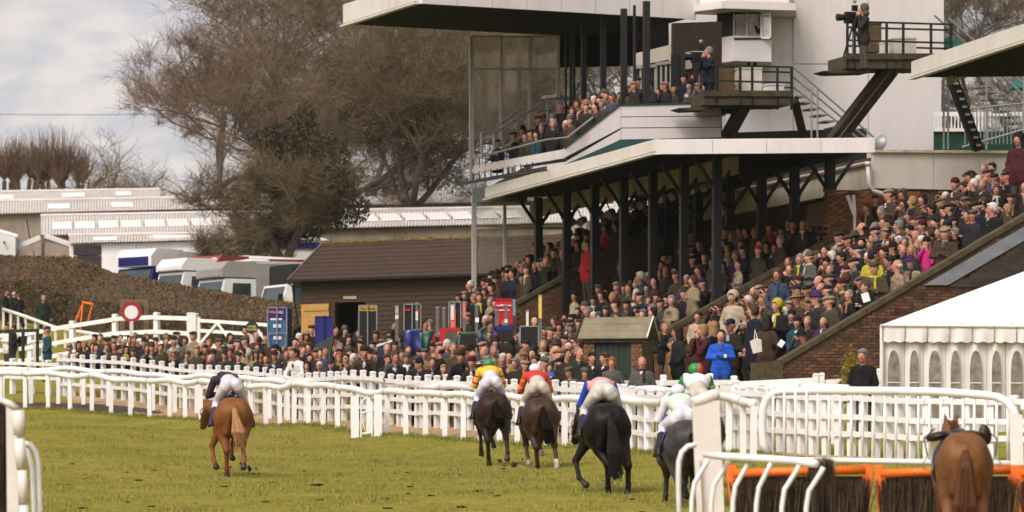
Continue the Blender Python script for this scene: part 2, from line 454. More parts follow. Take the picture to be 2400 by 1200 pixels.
def gz_np(xy):
    xy = np.asarray(xy, float); out = np.empty(len(xy))
    for i in range(0, len(xy), 20000):
        q = xy[i:i + 20000]
        d = np.sqrt(((q[:, None] - _gx[None]) ** 2).sum(-1) + 9.0)
        out[i:i + 20000] = d @ _w[:len(_gx)] + _w[len(_gx)] + q @ _w[-2:]
    return out
def gz(x, y): return float(gz_np([(x, y)])[0])
def on_ground(p, dz=0.0): return Vector((p.x, p.y, gz(p.x, p.y) + dz))

def grass_material():
    m, nt, b = new_mat('turf'); L = nt.links
    tc = nt.nodes.new('ShaderNodeTexCoord')
    def noise(s, d=6, r=0.6):
        n = nt.nodes.new('ShaderNodeTexNoise'); n.inputs['Scale'].default_value = s; n.inputs['Detail'].default_value = d; n.inputs['Roughness'].default_value = r
        L.new(tc.outputs['Object'], n.inputs['Vector']); return n.outputs['Fac']
    def ramp(fac, stops):
        r = nt.nodes.new('ShaderNodeValToRGB')
        while len(r.color_ramp.elements) < len(stops): r.color_ramp.elements.new(.5)
        for e, (p, c) in zip(r.color_ramp.elements, stops): e.position = p; e.color = (*c, 1)
        L.new(fac, r.inputs['Fac']); return r.outputs['Color']
    big = ramp(noise(0.22, 5), [(.3, (.195, .188, .026)), (.5, (.242, .216, .035)), (.7, (.285, .244, .056))])
    fine = ramp(noise(5.0, 8, .75), [(.28, (.42, .42, .36)), (.5, (.95, .95, .95)), (.72, (1.28, 1.2, 1.15))])
    mid = ramp(noise(1.1, 6, .7), [(.3, (.72, .76, .62)), (.6, (1.08, 1.05, 1.05))])
    mx = nt.nodes.new('ShaderNodeMix'); mx.data_type = 'RGBA'; mx.blend_type = 'MULTIPLY'; mx.inputs['Factor'].default_value = 0.9
    L.new(big, mx.inputs['A']); L.new(fine, mx.inputs['B'])
    m2 = nt.nodes.new('ShaderNodeMix'); m2.data_type = 'RGBA'; m2.blend_type = 'MULTIPLY'; m2.inputs['Factor'].default_value = 0.9
    L.new(mx.outputs['Result'], m2.inputs['A']); L.new(mid, m2.inputs['B'])
    L.new(m2.outputs['Result'], b.inputs['Base Color']); b.inputs['Roughness'].default_value = .95; setspec(b, .1)
    bp = nt.nodes.new('ShaderNodeBump'); bp.inputs['Strength'].default_value = .6; bp.inputs['Distance'].default_value = .06
    L.new(noise(3.5, 8, .7), bp.inputs['Height']); L.new(bp.outputs[0], b.inputs['Normal'])
    MATS['turf'] = m
    return m
TURF = grass_material()
xs = np.concatenate([np.linspace(-320, -45, 28), np.arange(-42, 32, 0.9), np.linspace(34, 320, 28)])
ys = np.concatenate([np.arange(-30, 45, 5.0), np.arange(45, 185, 0.9), np.linspace(187, 560, 60)])
gx_, gy_ = np.meshgrid(xs, ys, indexing='ij'); pts = np.stack([gx_.ravel(), gy_.ravel()], 1)
zz = gz_np(pts)
V = np.column_stack([pts, zz]); nx, ny = len(xs), len(ys)
ii, jj = np.meshgrid(np.arange(nx - 1), np.arange(ny - 1), indexing='ij'); b0 = (ii * ny + jj).ravel()
ground = link('ground', np_mesh('ground', V, quads=np.stack([b0, b0 + ny, b0 + ny + 1, b0 + 1], 1), mats=[TURF]))
tag(ground, kind='structure')

# the downs far behind: one big rising hillside with scrub patches, haze paleness painted into their colours
def hill_material():
    m, nt, b = new_mat('downland_hazed'); L = nt.links
    tc = nt.nodes.new('ShaderNodeTexCoord')
    n = nt.nodes.new('ShaderNodeTexNoise'); n.inputs['Scale'].default_value = .011; n.inputs['Detail'].default_value = 4; n.inputs['Roughness'].default_value = .55
    L.new(tc.outputs['Object'], n.inputs['Vector'])
    r = nt.nodes.new('ShaderNodeValToRGB'); r.color_ramp.elements[0].position = .40; r.color_ramp.elements[1].position = .62
    r.color_ramp.elements[0].color = (.34, .36, .40, 1); r.color_ramp.elements[1].color = (.51, .49, .46, 1)
    L.new(n.outputs['Fac'], r.inputs['Fac']); L.new(r.outputs[0], b.inputs['Base Color']); b.inputs['Roughness'].default_value = 1; setspec(b, 0)
    return m
def hill_z(x, y):
    t = np.clip((y - 520) / 8600, 0, 1)
    d = np.clip((y - 5200) / 3600, 0, 1)
    return 33 + 70 * t + 1250 * d * d * (3 - 2 * d) * (1 + .06 * np.sin(x * .004 + 1)) + 14 * np.sin(y * .006 + x * .005) * d
hx = np.linspace(-4200, 4200, 120); hy = np.linspace(520, 9200, 120)
gx_, gy_ = np.meshgrid(hx, hy, indexing='ij')
V = np.column_stack([gx_.ravel(), gy_.ravel(), hill_z(gx_, gy_).ravel()]); ii, jj = np.meshgrid(np.arange(119), np.arange(119), indexing='ij'); b0 = (ii * 120 + jj).ravel()
hill = link('hill', np_mesh('hill', V, quads=np.stack([b0, b0 + 120, b0 + 121, b0 + 1], 1), mats=[hill_material()]))
tag(hill, kind='structure')

ico = bmesh.new(); bmesh.ops.create_icosphere(ico, subdivisions=1, radius=1); iv = np.array([v.co[:] for v in ico.verts]); itf = np.array([[v.index for v in f.verts] for f in ico.faces]); ico.free()
# haze: one closed box of thin air round camera and scene
hz = MB(); hz.box((-4300, -40, -8), (4300, 9300, 1480), WHITE); hb = hz.build('haze'); hb['kind'] = 'stuff'
hm = bpy.data.materials.new('air'); hm.use_nodes = True; hm.node_tree.nodes.clear()
pv = hm.node_tree.nodes.new('ShaderNodeVolumePrincipled'); pv.inputs['Density'].default_value = 0.000065; pv.inputs['Color'].default_value = (.88, .94, 1.0, 1); pv.inputs['Anisotropy'].default_value = 0.2
ho = hm.node_tree.nodes.new('ShaderNodeOutputMaterial'); hm.node_tree.links.new(pv.outputs[0], ho.inputs['Volume'])
hb.data.materials.clear(); hb.data.materials.append(hm)
# ------------------------------------------------------------------ the grandstand
def PU(px, py, u):
    k = (px - 1200.0) / F; y = u / (math.cos(AA) - math.sin(AA) * k); return Vector((k * y, y, ZC + (YH - py) * y / F))
def PN(px, py, n):
    k = (px - 1200.0) / F; y = n / (math.sin(AA) + math.cos(AA) * k); return Vector((k * y, y, ZC + (YH - py) * y / F))
def PZ(px, py, z): return P(px, py, (YH - py) / (z - ZC))
uA, uB, uC, uE, uD = 111.5, 126.7, 141.6, 146.5, 137.1
def line_z(p, q):
    n0, n1 = n_of(p), n_of(q); k = (q.z - p.z) / (n1 - n0)
    return lambda n: p.z + (n - n0) * k
copA = line_z(PU(1830, 845, uA), PU(2400, 505, uA))
copB = line_z(PU(1509, 804, uB), PU(1960, 550, uB))
copC = line_z(PU(1212, 707, uC), PU(1460, 572, uC))
floorA = lambda n: copA(n) - 1.18
floorB = lambda n: min(copB(n) - 1.0, 8.35)
floorC = lambda n: copC(n) - 1.0

stand = thing('grandstand', PU(1700, 1000, uB), 'tall white grandstand with dark roofed terraces and a windowed tower', 'grandstand')
def terrace(u0, u1, n0, n1, fl, name='terrace'):
    """stepped concrete: rise .27, run by the slope"""
    k = (fl(n0 + 1) - fl(n0)); run = .27 / k; b = MB(); n = n0
    while n < n1:
        z = fl(n + run * .5); a = UN(u0, n, 0)
        b.prism([UN(u0, n, z - 3.0), UN(u0, n + run + .002, z - 3.0), UN(u0, n + run + .002, z), UN(u0, n, z)], U * (u1 - u0), CONC)
        n += run
    return b.build(name, stand)
terrace(uA + .32, uB - .12, 38.25, 46.5, floorA)
terrace(uB + .2, uC - .1, 39.5, 47.2, floorB)
terrace(uC + .2, uE, 39.4, 47.0, floorC)

# ---- lower roof
zr, zt = 11.33, 11.70
rA, rF, rR = PZ(1545, 362, zr), PZ(1145, 470, zr), PZ(2052, 358, zr)
rB = rF + (rR - rA) * 1.1
b = MB(); ins = (rR - rA).normalized() * .12 + (rF - rA).normalized() * .12
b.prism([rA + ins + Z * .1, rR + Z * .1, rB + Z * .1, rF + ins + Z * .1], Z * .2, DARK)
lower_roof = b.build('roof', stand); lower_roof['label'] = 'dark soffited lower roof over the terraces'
def fascia_run(p, q, h, mat, parent, k, t=.06, lip=True, lab=None):
    d = (q - p).normalized(); out = Vector((d.y, -d.x, 0))
    if out.y > 0 and abs(out.y) > .2: out = -out
    if abs(out.y) <= .2 and out.x > 0: out = -out
    p = p + out * .11; q = q + out * .11
    L = (q - p).length; w = L / k
    for i in range(k):
        a = p + d * (i * w + .012); c = p + d * ((i + 1) * w - .012)
        b = MB(); b.prism([a, c, c + Z * h, a + Z * h], -out * t, mat)
        o = b.build('fascia_panel', parent)
    b = MB(); b.prism([p - out * .03, q - out * .03, q - out * .03 + Z * (h + .02), p - out * .03 + Z * (h + .02)], -out * .08, mat); b.build('fascia_backing', parent)
    if lip:
        b = MB(); b.beam(p + out * .03 + Z * .02, q + out * .03 + Z * .02, .10, .05, mat); b.build('gutter_lip', parent)
        b = MB(); b.beam(p + out * .012 + Z * .068, q + out * .012 + Z * .068, .03, .018, M('gutter_trim_olive', (.16, .14, .05), .9)); b.build('gutter_trim', parent)  # last strip: thin yellowish trim line along the drip edge
fascia_run(rA, rF, .38, CREAM, stand, 6)
fascia_run(rA, rR, .36, CLAD, stand, 4, lip=False)
# roof beams under the soffit, columns and braces
n1 = n_of(PU(1680, 500, uB + .5)); n2 = n_of(PU(1945, 500, uB + .5)); n15 = n1 + (n2 - n1) * .22
colpx1 = [1680, 1603, 1530, 1462, 1394, 1328, 1262]
def column(p, z0, z1, w, brace=True, flip=1):
    b = MB(); b.obox(Vector((p.x, p.y, (z0 + z1) / 2)), N * (w / 2), U * (w / 2), Z * ((z1 - z0) / 2), STEEL)
    b.obox(Vector((p.x, p.y, z1 - .75)), N * (w * .62), U * (w * .62), Z * .05, STEEL)
    c = b.build('column', stand)
    if brace:
        for sgn in (-1, 1):
            b = MB(); b.beam(Vector((p.x, p.y, z1 - .78)) + N * sgn * w * .4, Vector((p.x, p.y, z1 - .02)) + N * sgn * .62, .07, .09, STEEL); o = b.build('brace', c)
            o.location = (0, 0, 0)
for px in colpx1:
    p = PN(px, 500, n1); column(p, floorB(n1) - .6 if px > 1420 else floorC(n1) - 2, zr + .1, .215)
for px in [1945, 1862, 1785, 1710, 1636, 1568, 1495]:
    p = PN(px, 500, n2); column(p, 7.0, zr + .1, .23)
BEAMC = M('beam_paint', (.34, .28, .22), .7, .2, 2, stain=(.10, .08, .05))
b = MB(); p0, p1 = UN(uB + .3, n1 + .45, 0), UN(uE - .3, n1 + .45, 0)
b.obox((p0 + p1) / 2 + Z * (zr - .12), U * ((p1 - p0).length / 2), N * .09, Z * .24, BEAMC); b.build('roof_beam', stand)

# ---- back wall of the covered stand: cream lintel, brick under it, dark openings
nL = n_of(PU(2035, 442, uB + .35)); u_l1 = u_of(PN(1585, 539, nL))
zl0, zl1 = PU(2035, 442, uB + .35).z, PU(2035, 388, uB + .35).z
LINT = M('stained_lintel', (.56, .50, .42), .65, .10, 1.0, stain=(.30, .25, .15), stretch=(1, 1, .3))
k = 5
for i in range(k):
    a = uB + .35 + (u_l1 - uB - .35) * i / k; c = uB + .35 + (u_l1 - uB - .35) * (i + 1) / k
    b = MB(); b.prism([UN(a + .01, nL, zl0), UN(c - .01, nL, zl0), UN(c - .01, nL, zl1), UN(a + .01, nL, zl1)], N * .2, LINT); b.build('lintel_panel', stand)
b = MB(); b.tube([UN(uB + .2, nL - .06, zl1 + .06), UN(u_l1 + .3, nL - .06, zl1 + .02)], .05, M('gutter_pipe', (.42, .38, .30), .6, .2, 4), 8); b.build('gutter', stand)
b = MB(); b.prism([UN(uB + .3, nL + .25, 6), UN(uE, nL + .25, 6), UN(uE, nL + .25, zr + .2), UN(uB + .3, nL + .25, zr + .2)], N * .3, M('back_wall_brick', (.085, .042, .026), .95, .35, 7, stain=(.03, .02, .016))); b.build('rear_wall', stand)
for i, a in enumerate((uB + 1.2, uB + 4.2, uB + 7.2, uB + 10.0)):
    b = MB(); b.obox(UN(a, nL + .2, 9.75), U * .5, N * .03, Z * .55, BLACK)
    o = b.build('window', stand); b = MB(); b.obox(UN(a, nL + .16, 9.75), U * .03, N * .03, Z * .55, GREYC); o2 = b.build('mullion', o); o2.location = (0, 0, 0)
for px in (1338, 1384, 1432, 1478):
    b = MB(); p = PN(px, 500, nL - .5); b.obox(Vector((p.x, p.y, 9.7)), U * .18, N * .2, Z * 1.5, M('pale_pier', (.50, .46, .42), .7, .1, 3, stain=(.3, .27, .22))); b.build('pier', stand)

# ---- white parapet on brick behind the open terrace
uP = uB + .15; pz0, pz1 = PU(2045, 441, uP).z, PU(2045, 357, uP).z
pn0, pn1 = n_of(PU(2046, 400, uP)), n_of(PU(2470, 400, uP))
for i in range(3):
    a = pn0 + (pn1 - pn0) * i / 3; c = pn0 + (pn1 - pn0) * (i + 1) / 3
    b = MB(); b.prism([UN(uP, a + .006, pz0), UN(uP, c - .006, pz0), UN(uP, c - .006, pz1 + .02 * (i + 1)), UN(uP, a + .006, pz1 + .02 * i)], U * .16, GREYC); b.build('parapet_panel', stand)
b = MB(); b.beam(UN(uP + .06, pn0 - .05, pz1 + .03), UN(uP + .06, pn1, pz1 + .10), .30, .07, M('parapet_coping', (.5, .45, .35), .8, .2, 5, stain=(.25, .22, .12))); b.build('parapet_coping', stand)

# ---- upper deck: floor, stepped boards at the near end, front boards, rails
nF = n_of(PU(1320, 356, uD)); b = MB()
b.prism([UN(uD + .05, nF, 11.72), UN(uD + .05, nF + .3, 11.75), UN(uD + .05, nF + 2.1, 12.75), UN(uD + .05, nF + 9, 13.1), UN(uD + .05, nF + 9, 11.72)], U * (uE - uD + .6), M('deck_green', (.018, .035, .03), .7, .3, 3)); b.build('deck', stand)
for poly in ([(1320, 350), (1447, 250), (1455, 250), (1455, 300), (1320, 371)], [(1325, 380), (1455, 304), (1455, 326), (1325, 393)],
             [(1456, 249), (1690, 243), (1690, 271), (1456, 273)], [(1456, 275), (1690, 273), (1690, 297), (1456, 299)], [(1456, 301), (1690, 299), (1690, 322), (1456, 327)]):
    b = MB(); b.prism([PU(x, y, uD) for x, y in poly], U * .09, CLAD); b.build('end_board', stand)
b = MB(); b.prism([PU(x, y, uD + .12) for x, y in [(1330, 362), (1452, 290), (1690, 262), (1690, 326), (1452, 330), (1330, 396)]], U * .05, GREEN); b.build('end_backing', stand)
b = MB(); b.prism([PU(x, y, uD - .1) for x, y in [(1285, 402), (1452, 329), (1700, 321), (1700, 350), (1452, 400)]], U * .05, M('teal_panel', (.03, .09, .085), .5, .15, 3)); b.build('deck_skirt', stand)
b = MB(); b.beam(PU(1455, 246, uD), PU(1690, 240, uD), .06, .05, GREEN); b.beam(PU(1322, 347, uD), PU(1452, 246, uD), .06, .05, GREEN); b.build('handrail', stand)
for ya, yb, xe, yc, yd in ((350, 371, 1107, 389, 407), (380, 393, 1246, 391, 400)):
    b = MB(); b.prism([PN(1319, ya, nF), PN(xe, yc, nF), PN(xe, yd, nF), PN(1319, yb, nF)], N * .08, CLAD); b.build('front_board', stand)
b = MB(); b.tube([PN(1107, 372, nF), PN(1283, 327, nF), PN(1330, 322, nF), PU(1390, 275, uD + .05)], .03, GALV, 6)
for i in range(13):
    x = 1109 + i * 14.5; yt = 372 - (x - 1109) * .256
    b.tube([PN(x, yt, nF), PN(x, yt + 24, nF)], .018, STEEL, 5)
for i in range(11):
    x = 1109 + i * 14; b.tube([PN(x, 404 - (x - 1109) * .18, nF), PN(x, 428 - (x - 1109) * .2, nF)], .02, STEEL, 5)
b.build('balustrade', stand)
# lattice walkway sticking out past the far end
b = MB()
la, lb = [PN(1280, 392, nF - .5), PN(1072, 431, nF - .5)], [PN(1280, 398, nF - 1.3), PN(1072, 433, nF - 1.3)]
b.tube(la, .035, RUSTY, 5); b.tube(lb, .035, RUSTY, 5)
for i in range(15):
    t0 = i / 14; t1 = min(1, (i + .6) / 14); b.tube([la[0].lerp(la[1], t0), lb[0].lerp(lb[1], t1)], .022, RUSTY, 4)
b.build('lattice_walkway', stand)
b = MB(); p = PZ(1144, 472, zr); q = PN(1107, 476, n_of(p)); b.prism([p - Z * 0.0, q, q + Z * .44, p + Z * .40], N * 1.2, M('blue_grey_end', (.13, .16, .18), .6, .2, 3)); b.build('roof_end_box', stand)
# upper columns
nu = n_of(PU(1515, 150, uD + .3))
zu = 16.5
for px, w in ((1515, .17), (1487, .07), (1462, .16), (1414, .15), (1368, .14), (1345, .07), (1338, .06), (1326, .06)):
    p = PN(px, 150, nu); b = MB(); b.obox(Vector((p.x, p.y, (12.6 + zu) / 2)), N * w / 2, U * w / 2, Z * ((zu - 12.6) / 2 + .05), STEEL); b.build('column', stand)
# upper roof
C1, C2, C3 = PZ(985, 9, zu), PZ(812, 63, zu), PZ(1628, 46, zu)
C4 = C2 + (C3 - C1)
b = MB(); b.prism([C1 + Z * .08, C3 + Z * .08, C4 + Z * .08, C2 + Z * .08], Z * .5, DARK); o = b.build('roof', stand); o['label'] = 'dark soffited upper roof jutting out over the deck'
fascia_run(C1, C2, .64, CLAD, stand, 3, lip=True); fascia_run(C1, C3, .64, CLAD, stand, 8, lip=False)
# rear of the upper deck
nb = nu + 2.6
b = MB(); b.prism([PU(x, y, uE + .9) for x, y in [(1310, 158), (1640, 150), (1640, 40), (1310, 70)]], U * .15, DARK); b.build('rear_band', stand)
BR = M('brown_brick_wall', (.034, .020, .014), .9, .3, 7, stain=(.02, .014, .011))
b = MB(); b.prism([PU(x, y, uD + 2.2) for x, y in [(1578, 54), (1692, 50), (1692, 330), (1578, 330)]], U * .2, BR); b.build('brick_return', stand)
PALEW = M('pale_window_frame', (.30, .28, .25), .5, .1, 4)
for x0, x1, y0, y1 in ((1484, 1536, 158, 215), (1538, 1572, 150, 212)):
    b = MB(); b.prism([PU(x, y, uD + 2.4) for x, y in [(x0, y0), (x1, y0 - 4), (x1, y1), (x0, y1)]], U * .08, M('dim_window', (.05, .045, .04), .3, .2, 3)); w = b.build('window', stand)
    b = MB()
    for x in (x0, (x0 * 2 + x1) / 3, (x0 + 2 * x1) / 3, x1): b.beam(PU(x, y0 - 2, uD + 2.34), PU(x, y1, uD + 2.34), .06, .06, PALEW)
    b.beam(PU(x0, y0, uD + 2.32), PU(x1, y0 - 4, uD + 2.32), .09, .09, PALEW); o = b.build('window_frame', w); o.location = (0, 0, 0)
b = MB(); b.prism([PU(x, y, uD + 2.5) for x, y in [(1490, 125), (1590, 100), (1590, 135), (1490, 155)]], U * .1, LINT); b.build('lintel_panel', stand)
b = MB(); b.prism([PU(x, y, uD + 2.15) for x, y in [(1574, 128), (1592, 124), (1592, 240), (1574, 240)]], U * .06, BLACK); b.build('door', stand)
b = MB(); b.prism([PU(x, y, uD + 2.12) for x, y in [(1608, 122), (1622, 120), (1622, 160), (1608, 162)]], U * .06, PALEW); b.build('window', stand)

# ---- glazed screen closing the far end
PV = M('screen_post', (.52, .49, .46), .5, .1, 3)
for x, y0, y1 in ((1105, 84, 440), (1174, 84, 335), (1241, 84, 330), (1308, 84, 330), (1111, 440, 700), (1183, 470, 690), (1256, 470, 640)):
    b = MB(); b.beam(PU(x, y0, uE + .5), PU(x, y1, uE + .5), .085 if x > 1115 else .13, .085, PV, up=U); b.build('screen_post', stand)
for x0, x1, y in ((1105, 1308, 86), (1105, 1308, 162), (1111, 1320, 535), (1111, 1256, 476)):
    b = MB(); b.beam(PU(x0, y, uE + .5), PU(x1, y, uE + .5), .07, .07, PV); b.build('screen_rail', stand)
for x0, x1, y0, y1 in ((1107, 1172, 88, 160), (1176, 1239, 88, 160), (1243, 1306, 88, 160), (1107, 1172, 164, 330), (1176, 1239, 164, 330), (1243, 1306, 164, 320), (1113, 1181, 478, 533), (1185, 1254, 478, 533), (1113, 1181, 537, 640), (1185, 1254, 537, 630)):
    b = MB(); b.prism([PU(x0, y0, uE + .5), PU(x1, y0, uE + .5), PU(x1, y1, uE + .5), PU(x0, y1, uE + .5)], U * .012, GLASS); b.build('pane', stand)
# grey stair rails and pale board inside the deck
b = MB()
for pts in ([(1128, 312), (1130, 372)], [(1157, 308), (1158, 350)], [(1128, 312), (1160, 310), (1282, 236)], [(1165, 295), (1225, 252)], [(1282, 232), (1284, 285)], [(1280, 232), (1344, 230), (1345, 250)], [(1175, 350), (1284, 286), (1318, 283)], [(1258, 262), (1302, 256)]):
    b.tube([PU(x, y, uE - 1.5) for x, y in pts], .045, GALV, 6)
b.build('stair_rail', stand)
b = MB(); b.prism([PU(x, y, uE - 1.6) for x, y in [(1272, 230), (1280, 223), (1306, 222), (1303, 229)]], U * .3, M('pale_board', (.8, .8, .74), .3, .05, 3)); b.build('desk_top', stand)

# ---- white tower behind
uT = 141.8
for x0, x1, y0, y1 in ((1700, 1858, 152, 345), (1860, 2034, -70, 149), (1860, 2034, 151, 352), (2036, 2212, -70, 149), (2036, 2206, 151, 352), (1690, 1858, -70, 30)):
    b = MB(); b.prism([PU(x0, y0, uT), PU(x1, y0, uT), PU(x1, y1, uT), PU(x0, y1, uT)], U * .3, CLAD); b.build('wall_panel', stand)
b = MB(); b.prism([PU(1702, -70, uT + .06), PU(2205, -70, uT + .06), PU(2203, 400, uT + .06), PU(1702, 400, uT + .06)], U * 6, CLAD); b.build('tower', stand)
# bay with its window, open casement and balcony front
def bay(poly, y0, y1, mat, name):
    b = MB(); base = [PU(x, y1, u) for x, u in poly]; zb = base[0].z; zt_ = PU(poly[0][0], y0, poly[0][1]).z
    b.prism([Vector((p.x, p.y, zb)) for p in base], Z * (zt_ - zb), mat); return b.build(name, stand)
bay([(1672, uT - .2), (1720, uT - 1.3), (1808, uT - 1.3), (1808, uT - .01), (1672, uT - .01)], 91, 150, CLAD, 'bay_front')
bay([(1628, uT - .8), (1692, uT - 1.9), (1866, uT - 1.9), (1866, uT - .01), (1628, uT - .01)], 10, 27, CLAD, 'bay_eave')
bay([(1640, uT - .6), (1700, uT - 1.6), (1850, uT - 1.6), (1850, uT - .01), (1640, uT - .01)], -40, 9, CLAD, 'bay_eave')
bay([(1680, uT - .3), (1722, uT - 1.0), (1806, uT - 1.0), (1806, uT - .2), (1680, uT - .2)], 30, 91, M('dark_room', (.035, .028, .024), .9, .3, 2), 'bay_room')
b = MB(); b.prism([PU(x, y, uT - 1.24) for x, y in [(1724, 34), (1784, 32), (1784, 89), (1724, 89)]], U * .01, GLASS); w = b.build('window', stand)
b = MB(); b.beam(PU(1720, 32, uT - 1.26), PU(1720, 90, uT - 1.26), .05, .05, PALEW); b.beam(PU(1750, 32, uT - 1.26), PU(1750, 90, uT - 1.26), .03, .03, GREYC); b.beam(PU(1720, 91, uT - 1.3), PU(1808, 90, uT - 1.3), .05, .06, GREEN)
o = b.build('window_frame', w); o.location = (0, 0, 0)
for x0, x1 in ((1784, 1805),):
    b = MB(); c0, c1 = PU(x0, 33, uT - 1.3), PU(x1, 33, uT - 1.55); hgt = PU(x0, 33, uT - 1.3).z - PU(x0, 88, uT - 1.3).z
    for q0, q1 in ((c0, c1), (c0 - Z * hgt, c1 - Z * hgt)): b.beam(q0, q1, .05, .08, WHITE)
    for q in (c0, c1): b.beam(q, q - Z * hgt, .06, .05, WHITE)
    b.build('casement', stand)
b = MB(); b.prism([PU(1786, 36, uT - 1.31), PU(1803, 36, uT - 1.5), PU(1803, 86, uT - 1.5), PU(1786, 86, uT - 1.31)], U * .01, M_glass('bright_glass', (.8, .78, .76), .5)); b.build('pane', stand)

# floodlights hung under the roofs
def floodlight(p, s=1.0):
    for dx in (-.17, .17):
        b = MB(); c = p + N * dx - Z * (.04 if dx > 0 else .1)
        b.lathe(c, [(.05, -.16), (.10, -.12), (.12, .10), (.125, .14)], M('lamp_housing', (.42, .37, .33), .5, .2, 6), 10, axis=(-.5, -.6, -.35))
        b.tube([c + Z * .05, p + Z * .34], .02, STEEL, 5); o = b.build('floodlight', stand)
for px in (1492, 1566, 1640, 1418, 1352): floodlight(PN(px, 360 + (1680 - px) * .28 + 62, n1 + 1.1))

# ------------------------------------------------------------------ terrace walls in brick with mossy copings
BW, BH, BD, JT = .215, .065, .10, .011
brick_me = {}
def brick_mesh(mat, w=BW, h=BH):
    key = (mat.name, round(w, 3), round(h, 3))
    if key not in brick_me:
        b = MB(); b.box((-w / 2, -.02, -h / 2), (w / 2, .02, h / 2), mat); brick_me[key] = b.mesh('brick')
    return brick_me[key]
def lay_bricks(parent, o, e, out, a0, a1, z0, z1, inside, mats, limit=300, order=None, w=BW, h=BH, seed=1):
    """bricks set proud of the wall plane through o (direction e, facing out); inside(a, z) says where there is wall"""
    r = random.Random(seed); spots = []; z = z0 + h / 2; c = 0
    while z < z1:
        a = a0 + (0 if c % 2 else -(w + JT) / 2) + w / 2
        while a < a1:
            if inside(a - w * .45, z + h * .5) and inside(a + w * .45, z + h * .5) and inside(a, z - h * .5): spots.append((a, z))
            a += w + JT
        z += h + JT; c += 1
    if order: spots.sort(key=order)
    ang = math.atan2(e.y, e.x); rest = MB()
    for i, (a, z) in enumerate(spots):
        m = mats[r.choices(range(len(mats)), [5, 3, 2][:len(mats)])[0]]
        p = o + e * a + out * (.004 + r.random() * .008); p = Vector((p.x, p.y, z))
        if i < limit:
            ob = bpy.data.objects.new('brick', brick_mesh(m, w, h)); col.objects.link(ob); ob.parent = parent; ob.location = p - world_off(parent); ob.rotation_euler = (0, 0, ang)
        else: rest.obox(p, e * (w / 2), out * .02, Z * (h / 2), m)
    if rest.v: ob = rest.build('brickwork', parent); ob['kind'] = 'stuff'
def terrace_wall(u, nA, nB, cop, zlow, label, mats, mort, coplab, blim, seed, vis=None, thick=.3, capz=None, ext=0):
    p0 = UN(u, nA, 0); t = thing('brick_wall', Vector((p0.x, p0.y, zlow)), label, 'wall', 'sloping brick walls of the terraces')
    top = (lambda n: min(cop(n), capz)) if capz else cop
    b = MB(); poly = [UN(u, nA, zlow), UN(u, nB, zlow), UN(u, nB, top(nB) - .1)]
    if capz: nk = nA + (capz - cop(nA)) / (cop(nA + 1) - cop(nA)); poly.append(UN(u, nk, capz - .1))
    poly += [UN(u, nA, top(nA) - .1)]
    b.prism(poly, U * thick, mort); b.build('wall_core', t)
    L = nB - nA; k = max(3, int(L / .9)); r = random.Random(seed)
    for i in range(k):
        a, c = nA + L * i / k + .006, nA + L * (i + 1) / k - .006
        b = MB(); up = (UN(u, c, top(c)) - UN(u, a, top(a))).normalized(); nrm = U.cross(up)
        if nrm.z < 0: nrm = -nrm
        pa, pc = UN(u + thick / 2, a, top(a) - .1), UN(u + thick / 2, c, top(c) - .1)
        b.obox((pa + pc) / 2 + nrm * (.05 + r.uniform(0, .012)), up * ((pc - pa).length / 2), U * (thick / 2 + .06), nrm * .055, coplab); b.build('coping_stone', t)
    ordf = (lambda q: 0 if vis is None or vis(q[0] + nA, q[1]) else 1)
    lay_bricks(t, UN(u, nA, 0), N, -U, .05, L - .02, zlow, 20, lambda a, z: z < top(a + nA) - .14, mats, blim, ordf, seed=seed)
    return t
# near end wall (mossy), from its low flat pier to the far right
nA0, nA1 = n_of(PU(1832, 845, uA)), n_of(PU(2430, 505, uA))
wallA = terrace_wall(uA, nA0, nA1, copA, 3.6, 'long mossy brick end wall sloping up beside the white marquee', [BRICKM, M('old_brick_b', (.17, .08, .045), .95, .35, 5, bump=.4), M('old_brick_c', (.085, .042, .027), .95, .35, 5, bump=.4)], MORTARD, COPING, 300, 3,
                     vis=lambda n, z: z < 1.6 + (1250 - 640) / 102.0 and z > 5.0)
b = MB(); b.prism([UN(uA - .05, nA0 - .6, 3.6), UN(uA - .05, nA0 + .02, 3.6), UN(uA - .05, nA0 + .02, copA(nA0) - .02), UN(uA - .05, nA0 - .6, copA(nA0) - .06)], U * .5, COPING); b.build('end_pier', wallA)
# lead flashing and the slate-hung gable below it
uS = uA - .06
lz = lambda x: 668 - (x - 2168) * .585
b = MB(); b.prism([PU(2168, 668, uS - .05), PU(2430, lz(2430), uS - .05), PU(2430, lz(2430) + 32, uS - .05), PU(2222, 668, uS - .05)], U * .06, LEAD); b.build('lead_flashing', wallA)
SLATES = [M('slate_a', (.060, .045, .034), .85, .3, 6), M('slate_b', (.072, .055, .040), .85, .3, 6), M('slate_c', (.05, .038, .030), .85, .3, 6)]
sl_me = {}
for m in SLATES:
    b = MB(); b.box((-.124, -.012, -.058), (.124, .012, .058), m); sl_me[m.name] = b.mesh('slate')
r = random.Random(9); nsl = 0; rest = MB(); z = PU(2200, 666, uS).z; c = 0
while z < 1.6 + (1250 - 500) / 102:
    nn = n_of(PU(2190, 600, uS)) + (c % 2) * .125
    while nn < n_of(PU(2430, 600, uS)):
        q = UN(uS, nn, z); px = 1200 + q.x / q.y * F; py = YH - (z - ZC) / q.y * F
        if py > lz(px) + 34 and px > 2232:
            ob = bpy.data.objects.new('slate', sl_me[r.choice(SLATES).name]); col.objects.link(ob); ob.parent = wallA
            ob.location = q - U * r.uniform(0, .01) - world_off(wallA); ob.rotation_euler = (.10, 0, AA)
        nn += .25
    z += .105; c += 1
